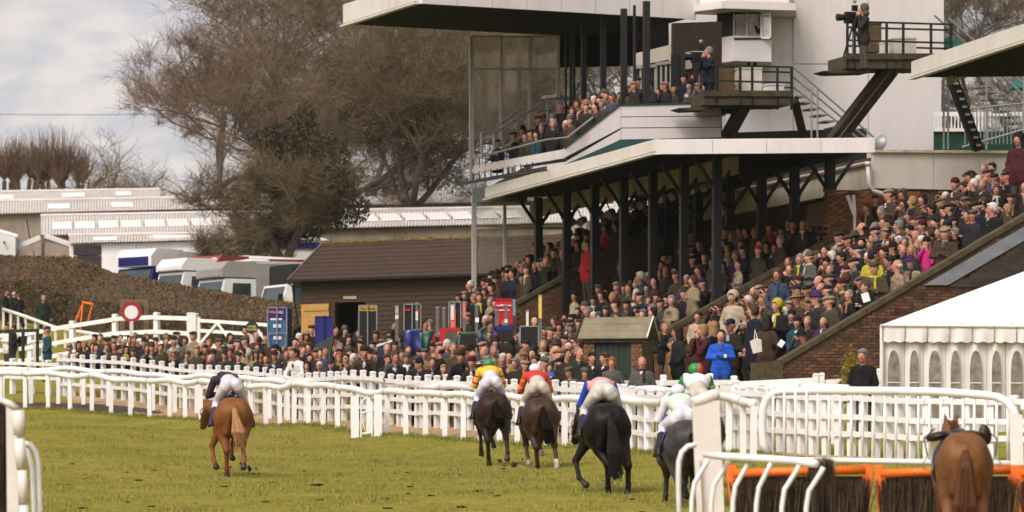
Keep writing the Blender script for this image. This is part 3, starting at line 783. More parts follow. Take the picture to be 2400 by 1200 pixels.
# middle wall and its stair wall, far wall
nB0, nB1 = n_of(PU(1509, 804, uB)), n_of(PU(1985, 536, uB))
wallB = terrace_wall(uB, nB0, nB1, copB, 4.3, 'bright brick wall with sloping coping between covered and open terraces', BRICKS, MORTAR, COPING, 300, 4, vis=lambda n, z: n < n_of(PU(1720, 700, uB)))
nC0, nC1 = n_of(PU(1212, 707, uC)), n_of(PU(1545, 530, uC))
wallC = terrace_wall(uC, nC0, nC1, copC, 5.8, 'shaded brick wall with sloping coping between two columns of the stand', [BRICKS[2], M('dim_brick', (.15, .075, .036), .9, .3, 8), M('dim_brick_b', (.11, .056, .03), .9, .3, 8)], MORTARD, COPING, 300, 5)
sw = line_z(PU(1565, 807, uB - 1.6), PU(1700, 752, uB - 1.6)); nS0, nS1 = n_of(PU(1563, 807, uB - 1.6)), n_of(PU(1700, 752, uB - 1.6))
wallS = terrace_wall(uB - 1.6, nS0, nS1, lambda n: PU(1565, 807, uB - 1.6).z if n < nS0 + .45 else sw(n) - .0, 4.3, 'low brown stair wall with black handrail at the foot of the terrace', [BRICKS[2], M('stair_brick', (.15, .066, .04), .9, .3, 8)], MORTARD, COPING, 200, 6, thick=.22)
b = MB(); b.tube([PU(1592, 845, uB - 1.75), PU(1640, 815, uB - 1.75), PU(1700, 770, uB - 1.75)], .025, STEEL, 6)
for x, y in ((1600, 840), (1650, 808)): b.tube([PU(x, y, uB - 1.75), PU(x, y, uB - 1.6) - Z * .02], .015, STEEL, 5)
b.build('handrail', wallS)
# brick face under the white parapet and wall pieces by the drainpipe
bw = thing('brick_wall', PU(2060, 520, uP), 'brick wall under the white parapet behind the open terrace', 'wall', 'sloping brick walls of the terraces')
b = MB(); b.prism([PU(1900, 530, uP + .06), PU(2470, 530, uP + .06), PU(2470, 441, uP + .06), PU(2046, 442, uP + .06), PU(1900, 480, uP + .06)], U * .3, MORTARD); b.build('wall_core', bw)
lay_bricks(bw, UN(uP + .06, 0, 0), N, -U, n_of(PU(1940, 500, uP)), n_of(PU(2160, 500, uP)), PU(2000, 560, uP).z, pz0 - .02, lambda a, z: True, BRICKS, 300, seed=8)
# stone steps at the foot of the open terrace
st = thing('stone_steps', PU(1760, 935, uA + 2.5), 'worn stone steps climbing to the open terrace beside the mossy pier', 'steps')
for i in range(4):
    b = MB(); b.obox(UN(uA + 3.0, 38.0 + i * .32, 4.55 + i * .2), N * .17, U * 1.5, Z * .10, M('step_stone', (.22, .18, .13), .9, .3, 4, bump=.3)); b.build('step', st)
# drainpipe
b = MB(); b.tube([PU(2034, 384, uP - .15), PU(2036, 432, uP - .15), PU(2046, 447, uP - .15), PU(2078, 456, uP - .15), PU(2086, 466, uP - .15), PU(2088, 505, uP - .15)], .055, M('pipe_white', (.62, .60, .60), .4, .1, 4), 8)
b.tube([PU(2034, 379, uP - .15), PU(2034, 388, uP - .15)], .085, MATS['pipe_white'], 8)
tag(b.build('drainpipe', None, True), 'white bent drainpipe at the corner of the parapet', 'drainpipe')
# forked white pole in the crowd
t = thing('forked_pole', PU(2003, 540, uB - 1), 'white forked pole standing among the terrace crowd', 'pole')
b = MB(); b.beam(PU(2003, 540, uB - 1), PU(2003, 485, uB - 1), .06, .05, WHITE, up=U); b.build('pole', t)
for x, y in ((1986, 458), (2000, 457)):
    b = MB(); b.beam(PU(2003, 505, uB - 1.05), PU(x, y, uB - 1.05), .09, .03, WHITE, up=U); b.build('prong', t)

# ------------------------------------------------------------------ camera platforms on leaning struts
MOSSY = M('mossy_timber', (.065, .048, .030), .9, .35, 5, stain=(.11, .10, .018), bump=.4)
def platform(x0, x1, ydeck, yb, yrail, u, label, strut, depth=1.6, midx=()):
    t = thing('camera_platform', PU((x0 + x1) / 2, 330, u), label, 'platform', 'camera platforms')
    b = MB(); b.prism([PU(x0, yb, u), PU(x1, yb, u), PU(x1, ydeck, u), PU(x0, ydeck, u)], U * depth, MOSSY); b.build('deck', t)
    b = MB(); b.beam(PU(x0 - 4, ydeck + 2, u - .03), PU(x1, ydeck + 2, u - .03), .05, .16, MOSSY); b.build('toe_board', t)
    zt_ = PU(x0, yrail, u).z; zm = PU(x0, (yrail + ydeck) / 2 + 4, u).z
    for uu in (u + .03, u + depth - .05):
        for zz_ in (zt_, zm):
            b = MB(); pa, pb = PU(x0, 200, uu), PU(x1, 200, uu); b.beam(Vector((pa.x, pa.y, zz_)), Vector((pb.x, pb.y, zz_)), .05, .05, RAILG); b.build('rail', t)
        for x in midx:
            b = MB(); p = PU(x, 200, uu); b.beam(Vector((p.x, p.y, PU(x, yb, u).z)), Vector((p.x, p.y, zt_)), .06, .06, RAILG, up=U); b.build('post', t)
    for x in (x0, x1):
        for zz_ in (zt_, zm):
            b = MB(); pa, pb = PU(x, 200, u + .03), PU(x, 200, u + depth - .05); b.beam(Vector((pa.x, pa.y, zz_)), Vector((pb.x, pb.y, zz_)), .05, .05, RAILG); b.build('rail', t)
    for (xa, ya, xb, yb2, w) in strut:
        b = MB(); pa, pb = PU(xa, ya, u + .4), PU(xb, yb2, u + 1.4)
        b.beam(pa, pb, .30, w, RUSTY, up=N); b.beam(pa - U * .17, pb - U * .17, .02, .05, M('rust_streak', (.14, .10, .08), .8)); b.build('strut', t)
    return t
plat1 = platform(1650, 1856, 217, 246, 152, uD - 1.2, 'mossy camera platform with green rails above the lower roof', [(1745, 246, 1698, 332, .30), (1862, 234, 1886, 332, .22)], midx=(1678, 1735, 1763, 1822, 1855))
plat2 = platform(1986, 2232, 130, 160, 50, 131.5, 'higher mossy camera platform held on one long dark strut', [(2088, 160, 1955, 332, .42)], midx=(1986, 2003, 2022, 2078, 2117, 2182, 2228))
for x0, x1, y, t_, u in ((1592, 1660, 253, plat1, uD - 1.2), (1930, 2040, 166, plat2, 131.5)):
    b = MB(); b.prism([PU(x0, y, u + .1), PU(x1, y - 4, u + .1), PU(x1, y + 4, u + .1), PU(x0 + 20, y + 6, u + .1)], U * .9, MOSSY); b.build('ledge', t_)
def crate(x0, x1, y0, y1, u, mat, label, cat='box', d=.5, name='equipment_box', top=None):
    t = thing(name, PU((x0 + x1) / 2, y1, u), label, cat)
    b = MB(); b.prism([PU(x0, y1, u), PU(x1, y1, u), PU(x1, y0, u), PU(x0, y0, u)], U * d, mat); b.build('body', t)
    b = MB(); b.prism([PU(x0 - 1, y0 + 3, u - .02), PU(x1 + 1, y0 + 3, u - .02), PU(x1 + 1, y0, u - .02), PU(x0 - 1, y0, u - .02)], U * (d + .04), top or mat); b.build('lid', t)
    return t
PALEBOX = M('pale_box', (.55, .50, .44), .7, .1, 5); BROWNBOX = M('brown_cabinet', (.11, .07, .035), .8, .3, 5)
crate(1684, 1722, 154, 217, uD - .5, BROWNBOX, 'open brown cabinet with mossy top on the lower camera platform', 'cabinet', name='cabinet', top=MOSSY)
crate(1735, 1786, 158, 217, uD - .1, PALEBOX, 'tall pale cupboard on the lower camera platform', 'cabinet', name='cabinet')
crate(1802, 1838, 196, 217, uD - .6, M('white_box', (.7, .67, .63), .6, .08, 5), 'low white box on the lower camera platform', 'box')
crate(2030, 2066, 54, 122, 132.4, BROWNBOX, 'brown cabinet behind the cameraman on the higher platform', 'cabinet', name='cabinet', top=MOSSY)
crate(2095, 2148, 88, 130, 132.3, PALEBOX, 'squat pale box on the higher camera platform', 'box')
crate(2070, 2086, 98, 130, 132.1, MATS['white_box'], 'small white box beside a blue bag on the higher platform', 'box', .3)
# steel stair from the lower platform down to the roof
t = thing('steel_stair', PU(1960, 332, uD - 1), 'grey steel stair running down from the lower camera platform', 'stairs')
for du in (0, .8):
    for off in (0, 26, 52):
        b = MB(); b.tube([PU(1858, 156 + off * .9, uD - 1.0 + du), PU(2048, 322 + off * .6, uD - 1.0 + du)], .028, GALV, 6); b.build('handrail', t)
for i in range(9):
    x = 1868 + i * 17; y = 228 + i * 14.5
    b = MB(); b.obox(PU(x, y, uD - .6), N * .14, U * .42, Z * .02, GALV); b.build('tread', t)
for x in (1902, 1916): 
    b = MB(); b.tube([PU(x, 205, uD - 1.05), PU(x, 330, uD - 1.05)], .03, GALV, 6); b.build('post', t)
# satellite dish
t = thing('satellite_dish', PZ(2064, 352, 11.72), 'grey satellite dish at the end of the lower roof', 'dish')
b = MB(); b.lathe(PU(2062, 334, uB + 1.2), [(.02, .10), (.14, .05), (.23, -.02), (.235, -.03), (.15, .03)], GALV, 18, axis=(-.75, -.6, .25)); b.build('dish', t, True)
b = MB(); b.tube([PU(2066, 334, uB + 1.25), PU(2068, 356, uB + 1.25)], .025, STEEL, 6); b.build('mast', t)

# ------------------------------------------------------------------ neighbouring stand: roof corner, raking strut, stair, balcony
st2 = thing('grandstand', PU(2330, 350, 128), 'corner of a second white roofed stand with a bolted raking strut', 'grandstand')
z2 = 13.4; a0, a1 = PZ(2145, 187, z2), PZ(2520, 66, z2); a2 = a0 + (rR - rA).normalized() * 5
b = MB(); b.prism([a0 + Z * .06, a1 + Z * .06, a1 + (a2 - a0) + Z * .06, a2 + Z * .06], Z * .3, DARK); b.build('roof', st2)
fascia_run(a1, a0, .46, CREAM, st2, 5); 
b = MB(); pa, pb = PU(2233, 188, 126), PU(2292, 350, 126.4); b.beam(pa, pb, .28, .26, BLACK, up=N)
for i in range(9): b.obox(pa.lerp(pb, (i + .5) / 9) - U * .15, N * .06, U * .03, Z * .03, GALV)
b.build('strut', st2)
for x, y in ((2232, 186), (2330, 160), (2362, 156)):
    b = MB(); b.lathe(PU(x, y, 124.5), [(.05, -.14), (.11, -.1), (.125, .12)], MATS['lamp_housing'], 10, axis=(-.4, -.7, -.3)); b.build('floodlight', st2)
b = MB()
for k_, (x0, y0, x1, y1) in enumerate(((2190, 36, 2420, 240), (2225, 45, 2420, 215), (2330, 160, 2440, 262), (2360, 150, 2460, 240), (2300, 205, 2430, 330))):
    b.tube([PU(x0, y0, 133), PU(x1, y1, 133)], .03, GALV, 6)
for i in range(10): b.obox(PU(2300 + i * 13, 205 + i * 14, 133.4), N * .16, U * .45, Z * .02, GALV)
for x in (2212, 2222, 2312, 2400): b.tube([PU(x, 175, 132.8), PU(x, 350, 132.8)], .03, GALV, 6)
b.build('outer_stair', st2)
b = MB()
for i in range(17): b.tube([PU(2262 + i * 9, 258 - i * 1.0, 131), PU(2262 + i * 9, 338, 131)], .016, GALV, 4)
b.tube([PU(2258, 256, 131), PU(2420, 240, 131)], .025, GALV, 5); b.tube([PU(2255, 345, 127.5), PU(2420, 298, 127.5)], .03, GALV, 5); b.build('balustrade', st2)
bal = thing('balcony_block', PU(2220, 400, 140), 'white balcony with thin balusters on a green base behind the tower', 'building')
b = MB(); b.prism([PU(2188, 308, 138), PU(2440, 308, 138), PU(2440, 420, 138), PU(2188, 420, 138)], Vector((.5, 5, 0)), GREEN); b.build('base', bal)
b = MB(); b.prism([PU(2188, 300, 137.9), PU(2300, 300, 137.9), PU(2300, 308, 137.9), PU(2188, 308, 137.9)], Vector((.2, 2, 0)), WHITE); b.prism([PU(2188, 262, 138.4), PU(2440, 262, 138.4), PU(2440, 272, 138.4), PU(2188, 272, 138.4)], U * .1, WHITE)
for i in range(16): b.beam(PU(2190 + i * 8, 272, 138), PU(2190 + i * 8, 300, 138), .03, .03, WHITE, up=U)
b.build('balustrade', bal)
for x, y, w_ in ((2224, 108, 56), (2420, 195, 60)):
    t = thing('parasol', PU(x, 400, 143), 'teal parasol showing %s' % ('behind the higher camera platform' if x < 2300 else 'beyond the second stand roof at the frame edge'), 'parasol', 'teal parasols')
    b = MB(); R_ = w_ / 84.; b.lathe(PU(x, y + 14, 143), [(R_, 0), (R_ * .93, .12), (R_ * .6, .32), (R_ * .2, .42), (.02, .45)], M('teal_canvas', (.01, .14, .11), .7, .15, 3), 16); b.build('canopy', t)
    b = MB(); b.tube([PU(x, y + 14, 143), PU(x, 400, 143)], .03, GALV, 6); b.build('pole', t)
# ------------------------------------------------------------------ running rails, crowd fence, gates
def path_from(ctrl, step):
    """points along the ground through measured (px, base row, scale) controls, every step metres; returns (point, s)"""
    pts = [P(*c) for c in ctrl]; d = [0]
    for a, b in zip(pts, pts[1:]): d.append(d[-1] + (b - a).length)
    def cr(i, t):
        p = [pts[max(0, min(len(pts) - 1, j))] for j in (i - 1, i, i + 1, i + 2)]
        return .5 * ((2 * p[1]) + (p[2] - p[0]) * t + (2 * p[0] - 5 * p[1] + 4 * p[2] - p[3]) * t * t + (3 * p[1] - p[0] - 3 * p[2] + p[3]) * t ** 3)
    out = []; L = d[-1]; k = max(1, int(round(L / step)))
    for q in range(k + 1):
        s = L * q / k; i = 0
        while i < len(pts) - 2 and d[i + 1] < s: i += 1
        p = cr(i, (s - d[i]) / (d[i + 1] - d[i])); out.append(Vector((p.x, p.y, gz(p.x, p.y))))
    return out
RAIL = [(1765, 1086, 122), (1600, 1072, 113), (1520, 1067, 109), (1307, 1052, 103), (1145, 1038, 98), (860, 1024, 91), (620, 1000, 84.6), (400, 980, 80), (200, 964, 77), (0, 956, 74.8), (-260, 950, 72.4)]
post_cache = {}
def post_mesh(w, d, h, mat, name='post', cap=False):
    k = (w, d, round(h, 2), mat.name, cap)
    if k not in post_cache:
        b = MB(); b.box((-w / 2, -d / 2, -.25), (w / 2, d / 2, h), mat)
        if cap:
            q = [(-w * .56, -d * .56), (w * .56, -d * .56), (w * .56, d * .56), (-w * .56, d * .56)]
            b.add([(x, y, h + .001) for x, y in q] + [(x, y, h + .03) for x, y in q] + [(x * .6, y * .6, h + .055) for x, y in q], [(3, 2, 1, 0), (0, 1, 5, 4), (1, 2, 6, 5), (2, 3, 7, 6), (3, 0, 4, 7), (4, 5, 9, 8), (5, 6, 10, 9), (6, 7, 11, 10), (7, 4, 8, 11), (8, 9, 10, 11)], mat)
        post_cache[k] = b.mesh(name)
    return post_cache[k]
SLEEVE = M('rail_sleeve', (.66, .63, .60), .5, .12, 8, stain=(.45, .41, .36))
def running_rail(ctrl, off, label, h=1.08, step=1.5, phase=0, r=.088, seed=1, n_skip=()):
    q = path_from(ctrl, step / 8); rr = random.Random(seed)
    def shift(i):
        d = (q[min(i + 1, len(q) - 1)] - q[max(i - 1, 0)]); d.z = 0; d.normalize(); return Vector((d.y, -d.x, 0))
    pts = []
    for i, p in enumerate(q):
        s = shift(i); s = s if s.x > 0 else -s
        w = p + s * off; pts.append(Vector((w.x, w.y, gz(w.x, w.y))))
    t = thing('running_rail', pts[len(pts) // 2], label, 'rail', 'white running rails along the course')
    top = []
    for i, p in enumerate(pts):
        ph = (i - phase) / 8.0; jj = math.floor(ph); rj = random.Random(seed * 100 + jj); 
        top.append(p + Z * (h + max(.25, min(1, (40 + p.y - 110) / 80)) * (.022 * math.sin(2 * math.pi * ph * .33 + seed) + .026 * math.sin(2 * math.pi * ph * .5 + 2 * seed))))
    b = MB(); b.tube(top, r, RAILW, 10); b.build('rail_tube', t, True)
    for i in range(phase, len(pts), 8):
        o = link('post', post_mesh(.125, .07, h - .04, RAILW), t, pts[i] - world_off(t)); s = shift(i)
        o.rotation_euler = (rr.uniform(-.02, .02), rr.uniform(-.02, .02), rr.uniform(-.2, .2))
        if (i // 8) % 3 == 1 and 0 < i < len(pts) - 1:
            d = (top[i + 1] - top[i]).normalized(); b = MB(); b.tube([top[i] - d * .11, top[i] + d * .11], r * 1.07, SLEEVE, 10); b.build('joint_sleeve', t, True)
    return t, pts
rail1, rp1 = running_rail(RAIL, 0.0, 'wavy white running rail nearest the galloping horses', seed=1)
rail2, rp2 = running_rail([(1868, 1090, 121), (1765, 1082, 119)] + [(a, b_ - 3, c) for a, b_, c in RAIL[1:]], 1.15, 'second white running rail just behind the wavy one', step=1.62, phase=3, seed=3)
b = MB(); e0 = P(1865, 957, 121); b.lathe(e0 + Vector((.0, -.012, 0)), [(.07, 0), (.072, .01)], BLACK, 12, axis=(.75, -.65, 0)); b.build('open_end_shade', rail2)  # black disc painting the shade inside the hollow tube
# gate in the running rail
t = thing('rail_gate', on_ground(P(858, 1024, 92)), 'white double post gate with tube braces set in the running rail', 'gate')
for px in (832, 886):
    p = on_ground(P(px, 1024, 92.5)); link('gate_post', post_mesh(.20, .10, 1.06, RAILW), t, p - world_off(t))
g0 = on_ground(P(846, 1026, 92.5)); g1 = on_ground(P(872, 1026, 92.5)); hh = Z
for pts in ([g0, g0 + Z * .85, g0 + Z * .98 + (g1 - g0) * .3, g1 + Z * .98 - (g1 - g0) * .3, g1 + Z * .85, g1], [g0 + Z * .62, g1 + Z * .66], [g0 + Z * .56, (g0 + g1) / 2 + Z * .05, g1 + Z * .6], [g0 + Z * .1, g1 + Z * .1]):
    b = MB(); b.tube(pts, .026, RAILW, 6); b.build('brace_tube', t)
# sandy path between rail and fence
def strip(name, left, right, mat, dz=.012, sub=3):
    v, f = [], []
    for i, (a, c) in enumerate(zip(left, right)):
        for k in range(sub + 1):
            p = a.lerp(c, k / sub); v.append((p.x, p.y, gz(p.x, p.y) + dz))
    for i in range(len(left) - 1):
        for k in range(sub): j = i * (sub + 1) + k; f.append((j, j + 1, j + sub + 2, j + sub + 1))
    m = bpy.data.meshes.new(name); m.from_pydata(v, [], f); m.materials.append(mat); m.polygons.foreach_set('use_smooth', [True] * len(f))
    return tag(link(name, m), kind='structure')
SAND = M('sandy_path', (.46, .31, .17), .95, .25, 3.5, bump=.5, c2=(.29, .19, .10), detail=9, stain=(.20, .15, .07))
EARTH = M('bare_earth', (.075, .045, .035), .95, .3, 4, bump=.5)
FENCE = [(2420, 1087, 128), (2260, 1080, 127), (2140, 1075, 126), (2031, 1069, 124), (1880, 1060, 121.5), (1725, 1049, 118), (1600, 1045, 112), (1450, 1041, 106), (1360, 1036, 102), (1100, 1010, 94), (970, 1001, 91), (810, 987, 87), (620, 972, 81.5), (440, 962, 78), (290, 944, 75.5), (140, 927, 73)]
fp = path_from(FENCE[6:], .42)
iA = 0
def near(path, px):
    return min(range(len(path)), key=lambda i: abs(1200 + path[i].x / path[i].y * F - px))
rp = path_from(RAIL[1:], .42); k = 90
def resample(path, px0, px1, k):
    i0, i1 = near(path, px0), near(path, px1); return [path[int(round(i0 + (i1 - i0) * j / (k - 1)))] for j in range(k)]
lft = resample(rp, 1598, 170, k); rgt = resample(fp, 1598, 150, k)
lft = [a.lerp(c, .10 + .05 * math.sin(i * .7) * math.sin(i * .23)) for i, (a, c) in enumerate(zip(lft, rgt))]; rgt2 = [c + (c - a).normalized() * .5 for a, c in zip(lft, rgt)]
strip('path', lft, rgt2, SAND)
q0 = resample(rp, 330, -120, 40); strip('verge', [a + (N * .12) for a in q0], [a + N * 1.2 + U * .8 for a in q0], EARTH, .02)
rt = path_from(FENCE[:7], .5); strip('path', [p - U * 1.6 for p in rt], [p - U * .35 for p in rt], SAND, .010)

def post_fence(ctrl, step, h, label, rails=(1.16, .70, .38), pw=.155, group=None, name='paddock_fence', seed=2, rh=.105):
    q = path_from(ctrl, step); t = thing(name, q[len(q) // 2], label, 'fence', group); rr = random.Random(seed)
    for i, p in enumerate(q):
        d = q[min(i + 1, len(q) - 1)] - q[max(i - 1, 0)]
        o = link('post', post_mesh(pw, pw * .8, h, FENCEW, cap=True), t, p - world_off(t) + Z * rr.uniform(-.02, .02)); o.rotation_euler = (0, rr.uniform(-.012, .012), math.atan2(d.y, d.x) + rr.uniform(-.05, .05))
    for i in range(len(q) - 1):
        for z in rails:
            b = MB(); d = (q[i + 1] - q[i]); d.z = 0; d.normalize(); sd = Vector((d.y, -d.x, 0)); sd = sd if sd.y < 0 else -sd
            b.beam(q[i] + Z * (z + rr.uniform(-.012, .012)) + sd * (pw * .4 + .022) + d * .004, q[i + 1] + Z * (z + rr.uniform(-.012, .012)) + sd * (pw * .4 + .022) - d * .004, .04, rh, FENCEW); b.build('rail', t)
    return t, q
fen1, fq1 = post_fence(FENCE[5:], .86, 1.30, 'long white post and rail fence with the racegoers leaning on it')
fen2, fq2 = post_fence(FENCE[:6], .445, 1.19, 'close posted white fence in front of the marquee', rails=(1.10, .74, .42), pw=.145)
fen3, _ = post_fence([(140, 927, 73), (60, 921, 72), (-60, 915, 71)], 1.2, 1.1, 'white fence running off past the end of the crowd at the frame edge', rails=(1.0, .55), pw=.17)
# far white three rail fence and gate below the hedge
fen4, _ = post_fence([(-20, 835, 65), (100, 829, 65.5), (227, 827, 66), (352, 825, 66.5), (440, 824, 67), (456, 824, 67)], 1.86, 1.30, 'heavy white three rail fence below the brown hedge', rails=(1.17, .66, .22), pw=.19, rh=.15)
o = link('post', post_mesh(.30, .20, 1.34, FENCEW, cap=True), fen4, on_ground(P(448, 824, 67)) - world_off(fen4))
def field_gate(pa, pb, h, label, z0=.25, vs_=2, flip=False):
    t = thing('field_gate', (pa + pb) / 2, label, 'gate', 'white braced field gates'); d = pb - pa
    for z in (h, (h + z0) * .56, z0):
        b = MB(); b.beam(pa + Z * z, pb + Z * z, .05, .12, FENCEW); b.build('gate_bar', t)
    for q in (0, 1): 
        b = MB(); b.beam(pa + d * q + Z * .1, pa + d * q + Z * (h + .12), .09, .12, FENCEW, up=d); b.build('gate_stile', t)
    for i in range(vs_):
        a0, a1, a2 = i / vs_, (i + .5) / vs_, (i + 1) / vs_
        for u0, u1 in ((a0, a1), (a2, a1)):
            b = MB(); off = Vector((0, -.05, 0)); b.beam(pa + d * u0 + Z * z0 + off, pa + d * u1 + Z * (h - .05) + off, .04, .09, FENCEW); b.build('gate_brace', t)
    return t
field_gate(on_ground(P(466, 826, 67)), on_ground(P(640, 824, 67.5)), 1.12, 'white braced gate below the hedge by the blue bookmaker board', vs_=2)
field_gate(on_ground(P(1722, 1000, 106)), on_ground(P(1912, 995, 107)), .98, 'white braced gate in front of the mossy brick pier', vs_=2)
t = thing('gate_fence', on_ground(P(1920, 1000, 108)), 'short white fence between the braced gate and the marquee', 'fence')
for px in (1912, 1926, 2061):
    link('post', post_mesh(.11, .11, 1.22, FENCEW, cap=True), t, on_ground(P(px, 1000, 108.5)) - world_off(t))
pa, pb = on_ground(P(1926, 1000, 108.5)), on_ground(P(2061, 1000, 108.5))
for z in (1.05, .55): b = MB(); b.beam(pa + Z * z, pb + Z * z, .05, .13, FENCEW); b.build('rail', t)
pa, pb = on_ground(P(1400, 1010, 99)), on_ground(P(1720, 1000, 106))
t = thing('low_fence', pa, 'plain white rail fence behind the crowd fence near the grey coated person', 'fence')
for i in range(7): link('post', post_mesh(.14, .11, 1.12, FENCEW, cap=True), t, on_ground(pa.lerp(pb, i / 6)) - world_off(t))
for z in (1.02, .60, .3): b = MB(); b.beam(on_ground(pa) + Z * z + Vector((0, -.08, 0)), on_ground(pb) + Z * z + Vector((0, -.08, 0)), .045, .12, FENCEW); b.build('rail', t)
# far running rail curving down from the left edge
q = [(8, 725, 56), (60, 742, 57), (130, 768, 59), (200, 780, 61), (300, 795, 63), (420, 808, 65)]
pts = [P(a, b_, s) for a, b_, s in q]; t = thing('running_rail', on_ground(pts[2]), 'distant white rail curving down from the frame edge below the hedge', 'rail', 'white running rails along the course')
b = MB(); b.tube(pts, .075, RAILW, 8); b.build('rail_tube', t, True)
for i in range(len(pts) - 1):
    for k in range(3):
        p = pts[i].lerp(pts[i + 1], k / 3); b = MB(); b.beam(Vector((p.x, p.y, p.z - 1.15)), p, .09, .05, RAILW, up=U); b.build('post', t)
# lollipop winning post, round green sign, orange frame, wooden frame, green barrier
t = thing('winning_post', on_ground(P(308, 905, 74)), 'round red and white disc on a white winning post', 'post'); c = P(308, 732, 74)
b = MB(); b.beam(on_ground(P(308, 905, 74)), Vector((c.x, c.y, c.z - .28)), .10, .08, WHITE, up=U); b.build('pole', t)
RED = M('red_paint', (.38, .012, .02), .4, .1, 4)
b = MB(); b.lathe(c, [(.325, -.02), (.325, .02)], RED, 32, axis=(0, -1, 0)); b.build('rim', t)
b = MB(); b.lathe(c + Vector((0, -.024, 0)), [(.215, -.004), (.215, .004)], M('disc_white', (.80, .76, .78), .4, .05, 3), 28, axis=(0, -1, 0)); b.build('disc', t)
b = MB()
for r_ in (.325,): b.lathe(c, [(.34, -.026), (.345, 0), (.34, .026)], RED, 32, axis=(0, -1, 0))
t = thing('round_sign', on_ground(P(591, 893, 77)), 'round dark green sign with two yellow lines on a white post', 'sign'); c = P(591, 768, 77)
b = MB(); b.beam(on_ground(P(591, 893, 77)), c, .10, .06, WHITE, up=U); b.build('pole', t)
b = MB(); b.lathe(c + Vector((0, -.05, 0)), [(.195, -.015), (.195, .015)], M('sign_green', (.006, .045, .022), .5, .1, 4), 28, axis=(0, -1, 0)); b.build('disc', t)
YEL = M('sign_yellow', (.62, .50, .12), .5, .1, 6)
text_part('lettering', 'OWNERS', .088, YEL, c + Vector((0, -.075, .03)), (1, 0, 0), (0, 0, 1), t, wfit=.25)
text_part('lettering', 'TRAINERS', .085, YEL, c + Vector((0, -.075, -.06)), (1, 0, 0), (0, 0, 1), t, wfit=.33)
t = thing('orange_frame', on_ground(P(190, 790, 58)), 'leaning orange tube frame in front of the brown hedge', 'frame')
for pts in ([(172, 765), (194, 712)], [(203, 765), (217, 712)], [(192, 708), (219, 714)], [(178, 742), (186, 742)]):
    b = MB(); b.tube([P(x, y, 58.5) for x, y in pts], .055 if pts[0][1] < 710 else .035, ORANGE, 8); b.build('tube', t)
b = MB(); b.tube([P(194, 712, 58.5), P(186, 790, 59)], .03, ORANGE, 6); b.build('tube', t)
t = thing('wooden_frame', on_ground(P(314, 800, 62)), 'plain wooden post frame standing behind the round red disc', 'frame'); WOODF = M('weathered_wood', (.20, .13, .075), .85, .3, 5)
for x in (287, 343): b = MB(); b.beam(on_ground(P(x, 815, 62)), P(x, 706, 62), .14, .12, WOODF, up=U); b.build('post', t)
b = MB(); b.beam(P(281, 706, 61.9), P(348, 706, 61.9), .12, .14, WOODF); b.build('cross_beam', t)
t = thing('green_barrier', on_ground(P(70, 880, 68)), 'dark green metal barrier beside the black suited people', 'barrier'); DG = M('dark_green_metal', (.02, .03, .022), .5, .2, 5)
for x in (24, 54, 88): b = MB(); b.beam(on_ground(P(x, 885, 68)), P(x, 772, 68), .10, .10, DG, up=U); b.build('post', t)
b = MB(); b.beam(P(-30, 778, 67.9), P(92, 774, 67.9), .09, .11, DG); b.build('rail', t)
b = MB(); b.beam(P(54, 808, 67.9), P(72, 807, 67.9), .05, .05, GALV); b.build('handle', t)
t = thing('hoop_rail', on_ground(P(78, 850, 67)), 'white hoop rail end between green barrier and crowd', 'rail')
b = MB(); b.tube([P(100, 801, 67.5), P(78, 801, 67.5), P(70, 803, 67.5)], .05, RAILW, 8); b.build('rail_tube', t, True)
for x in (80, 100): b = MB(); b.beam(on_ground(P(x, 885, 67.5)), P(x, 803, 67.5), .09, .06, RAILW, up=U); b.build('post', t)

# ------------------------------------------------------------------ hurdle, its white wings and the picket barrier behind it
BIRCH = [M('birch_dark', (.036, .020, .013), .9, .3, 9), M('birch_brown', (.085, .050, .028), .9, .3, 9), M('birch_pale', (.17, .115, .062), .9, .3, 9)]
def brush(name, parent, p0, p1, z0, z1, thick, n, r, lean=.08, seed=1, spread_top=.05, mats=BIRCH):
    """bundle of thin birch twigs between p0 and p1"""
    rr = np.random.RandomState(seed); v, q, mi = [], [], []
    for i in range(n):
        a = p0.lerp(p1, rr.rand()); off = rr.normal(0, thick); zb = z0 + rr.rand() * .25 * (z1 - z0); zt_ = z1 - abs(rr.normal(0, .06)) * (z1 - z0) + rr.rand() * spread_top
        b_ = np.array([a.x, a.y + off, zb]); tp = np.array([a.x + rr.normal(0, lean), a.y + off + rr.normal(0, lean * .6), zt_]); md = (b_ + tp) / 2 + rr.normal(0, .012, 3)
        base = len(v)
        for k_, (c, w) in enumerate(((b_, r), (md, r * .85), (tp, r * .3))):
            for j in range(3): an = 2.1 * j + i; v.append(c + np.array([math.cos(an) * w, math.sin(an) * w, 0]))
        m_ = rr.choice(3, p=[.55, .33, .12])
        for k_ in range(2):
            for j in range(3): q.append((base + k_ * 3 + j, base + k_ * 3 + (j + 1) % 3, base + k_ * 3 + 3 + (j + 1) % 3, base + k_ * 3 + 3 + j)); mi.append(m_)
    o = link(name, np_mesh(name, np.array(v), quads=np.array(q), mats=mats, mi=mi, smooth=False), parent); o['kind'] = 'stuff'; return o
SH = 193.0
hb_ = lambda px: on_ground(P(px, 1300, SH))
hlabels = {0: 'orange topped brush hurdle panel behind the curved white rails', 1: 'orange topped brush hurdle panel the loose chestnut horse stands at', 2: 'orange topped brush hurdle panel cut by the frame edge beside the loose horse'}
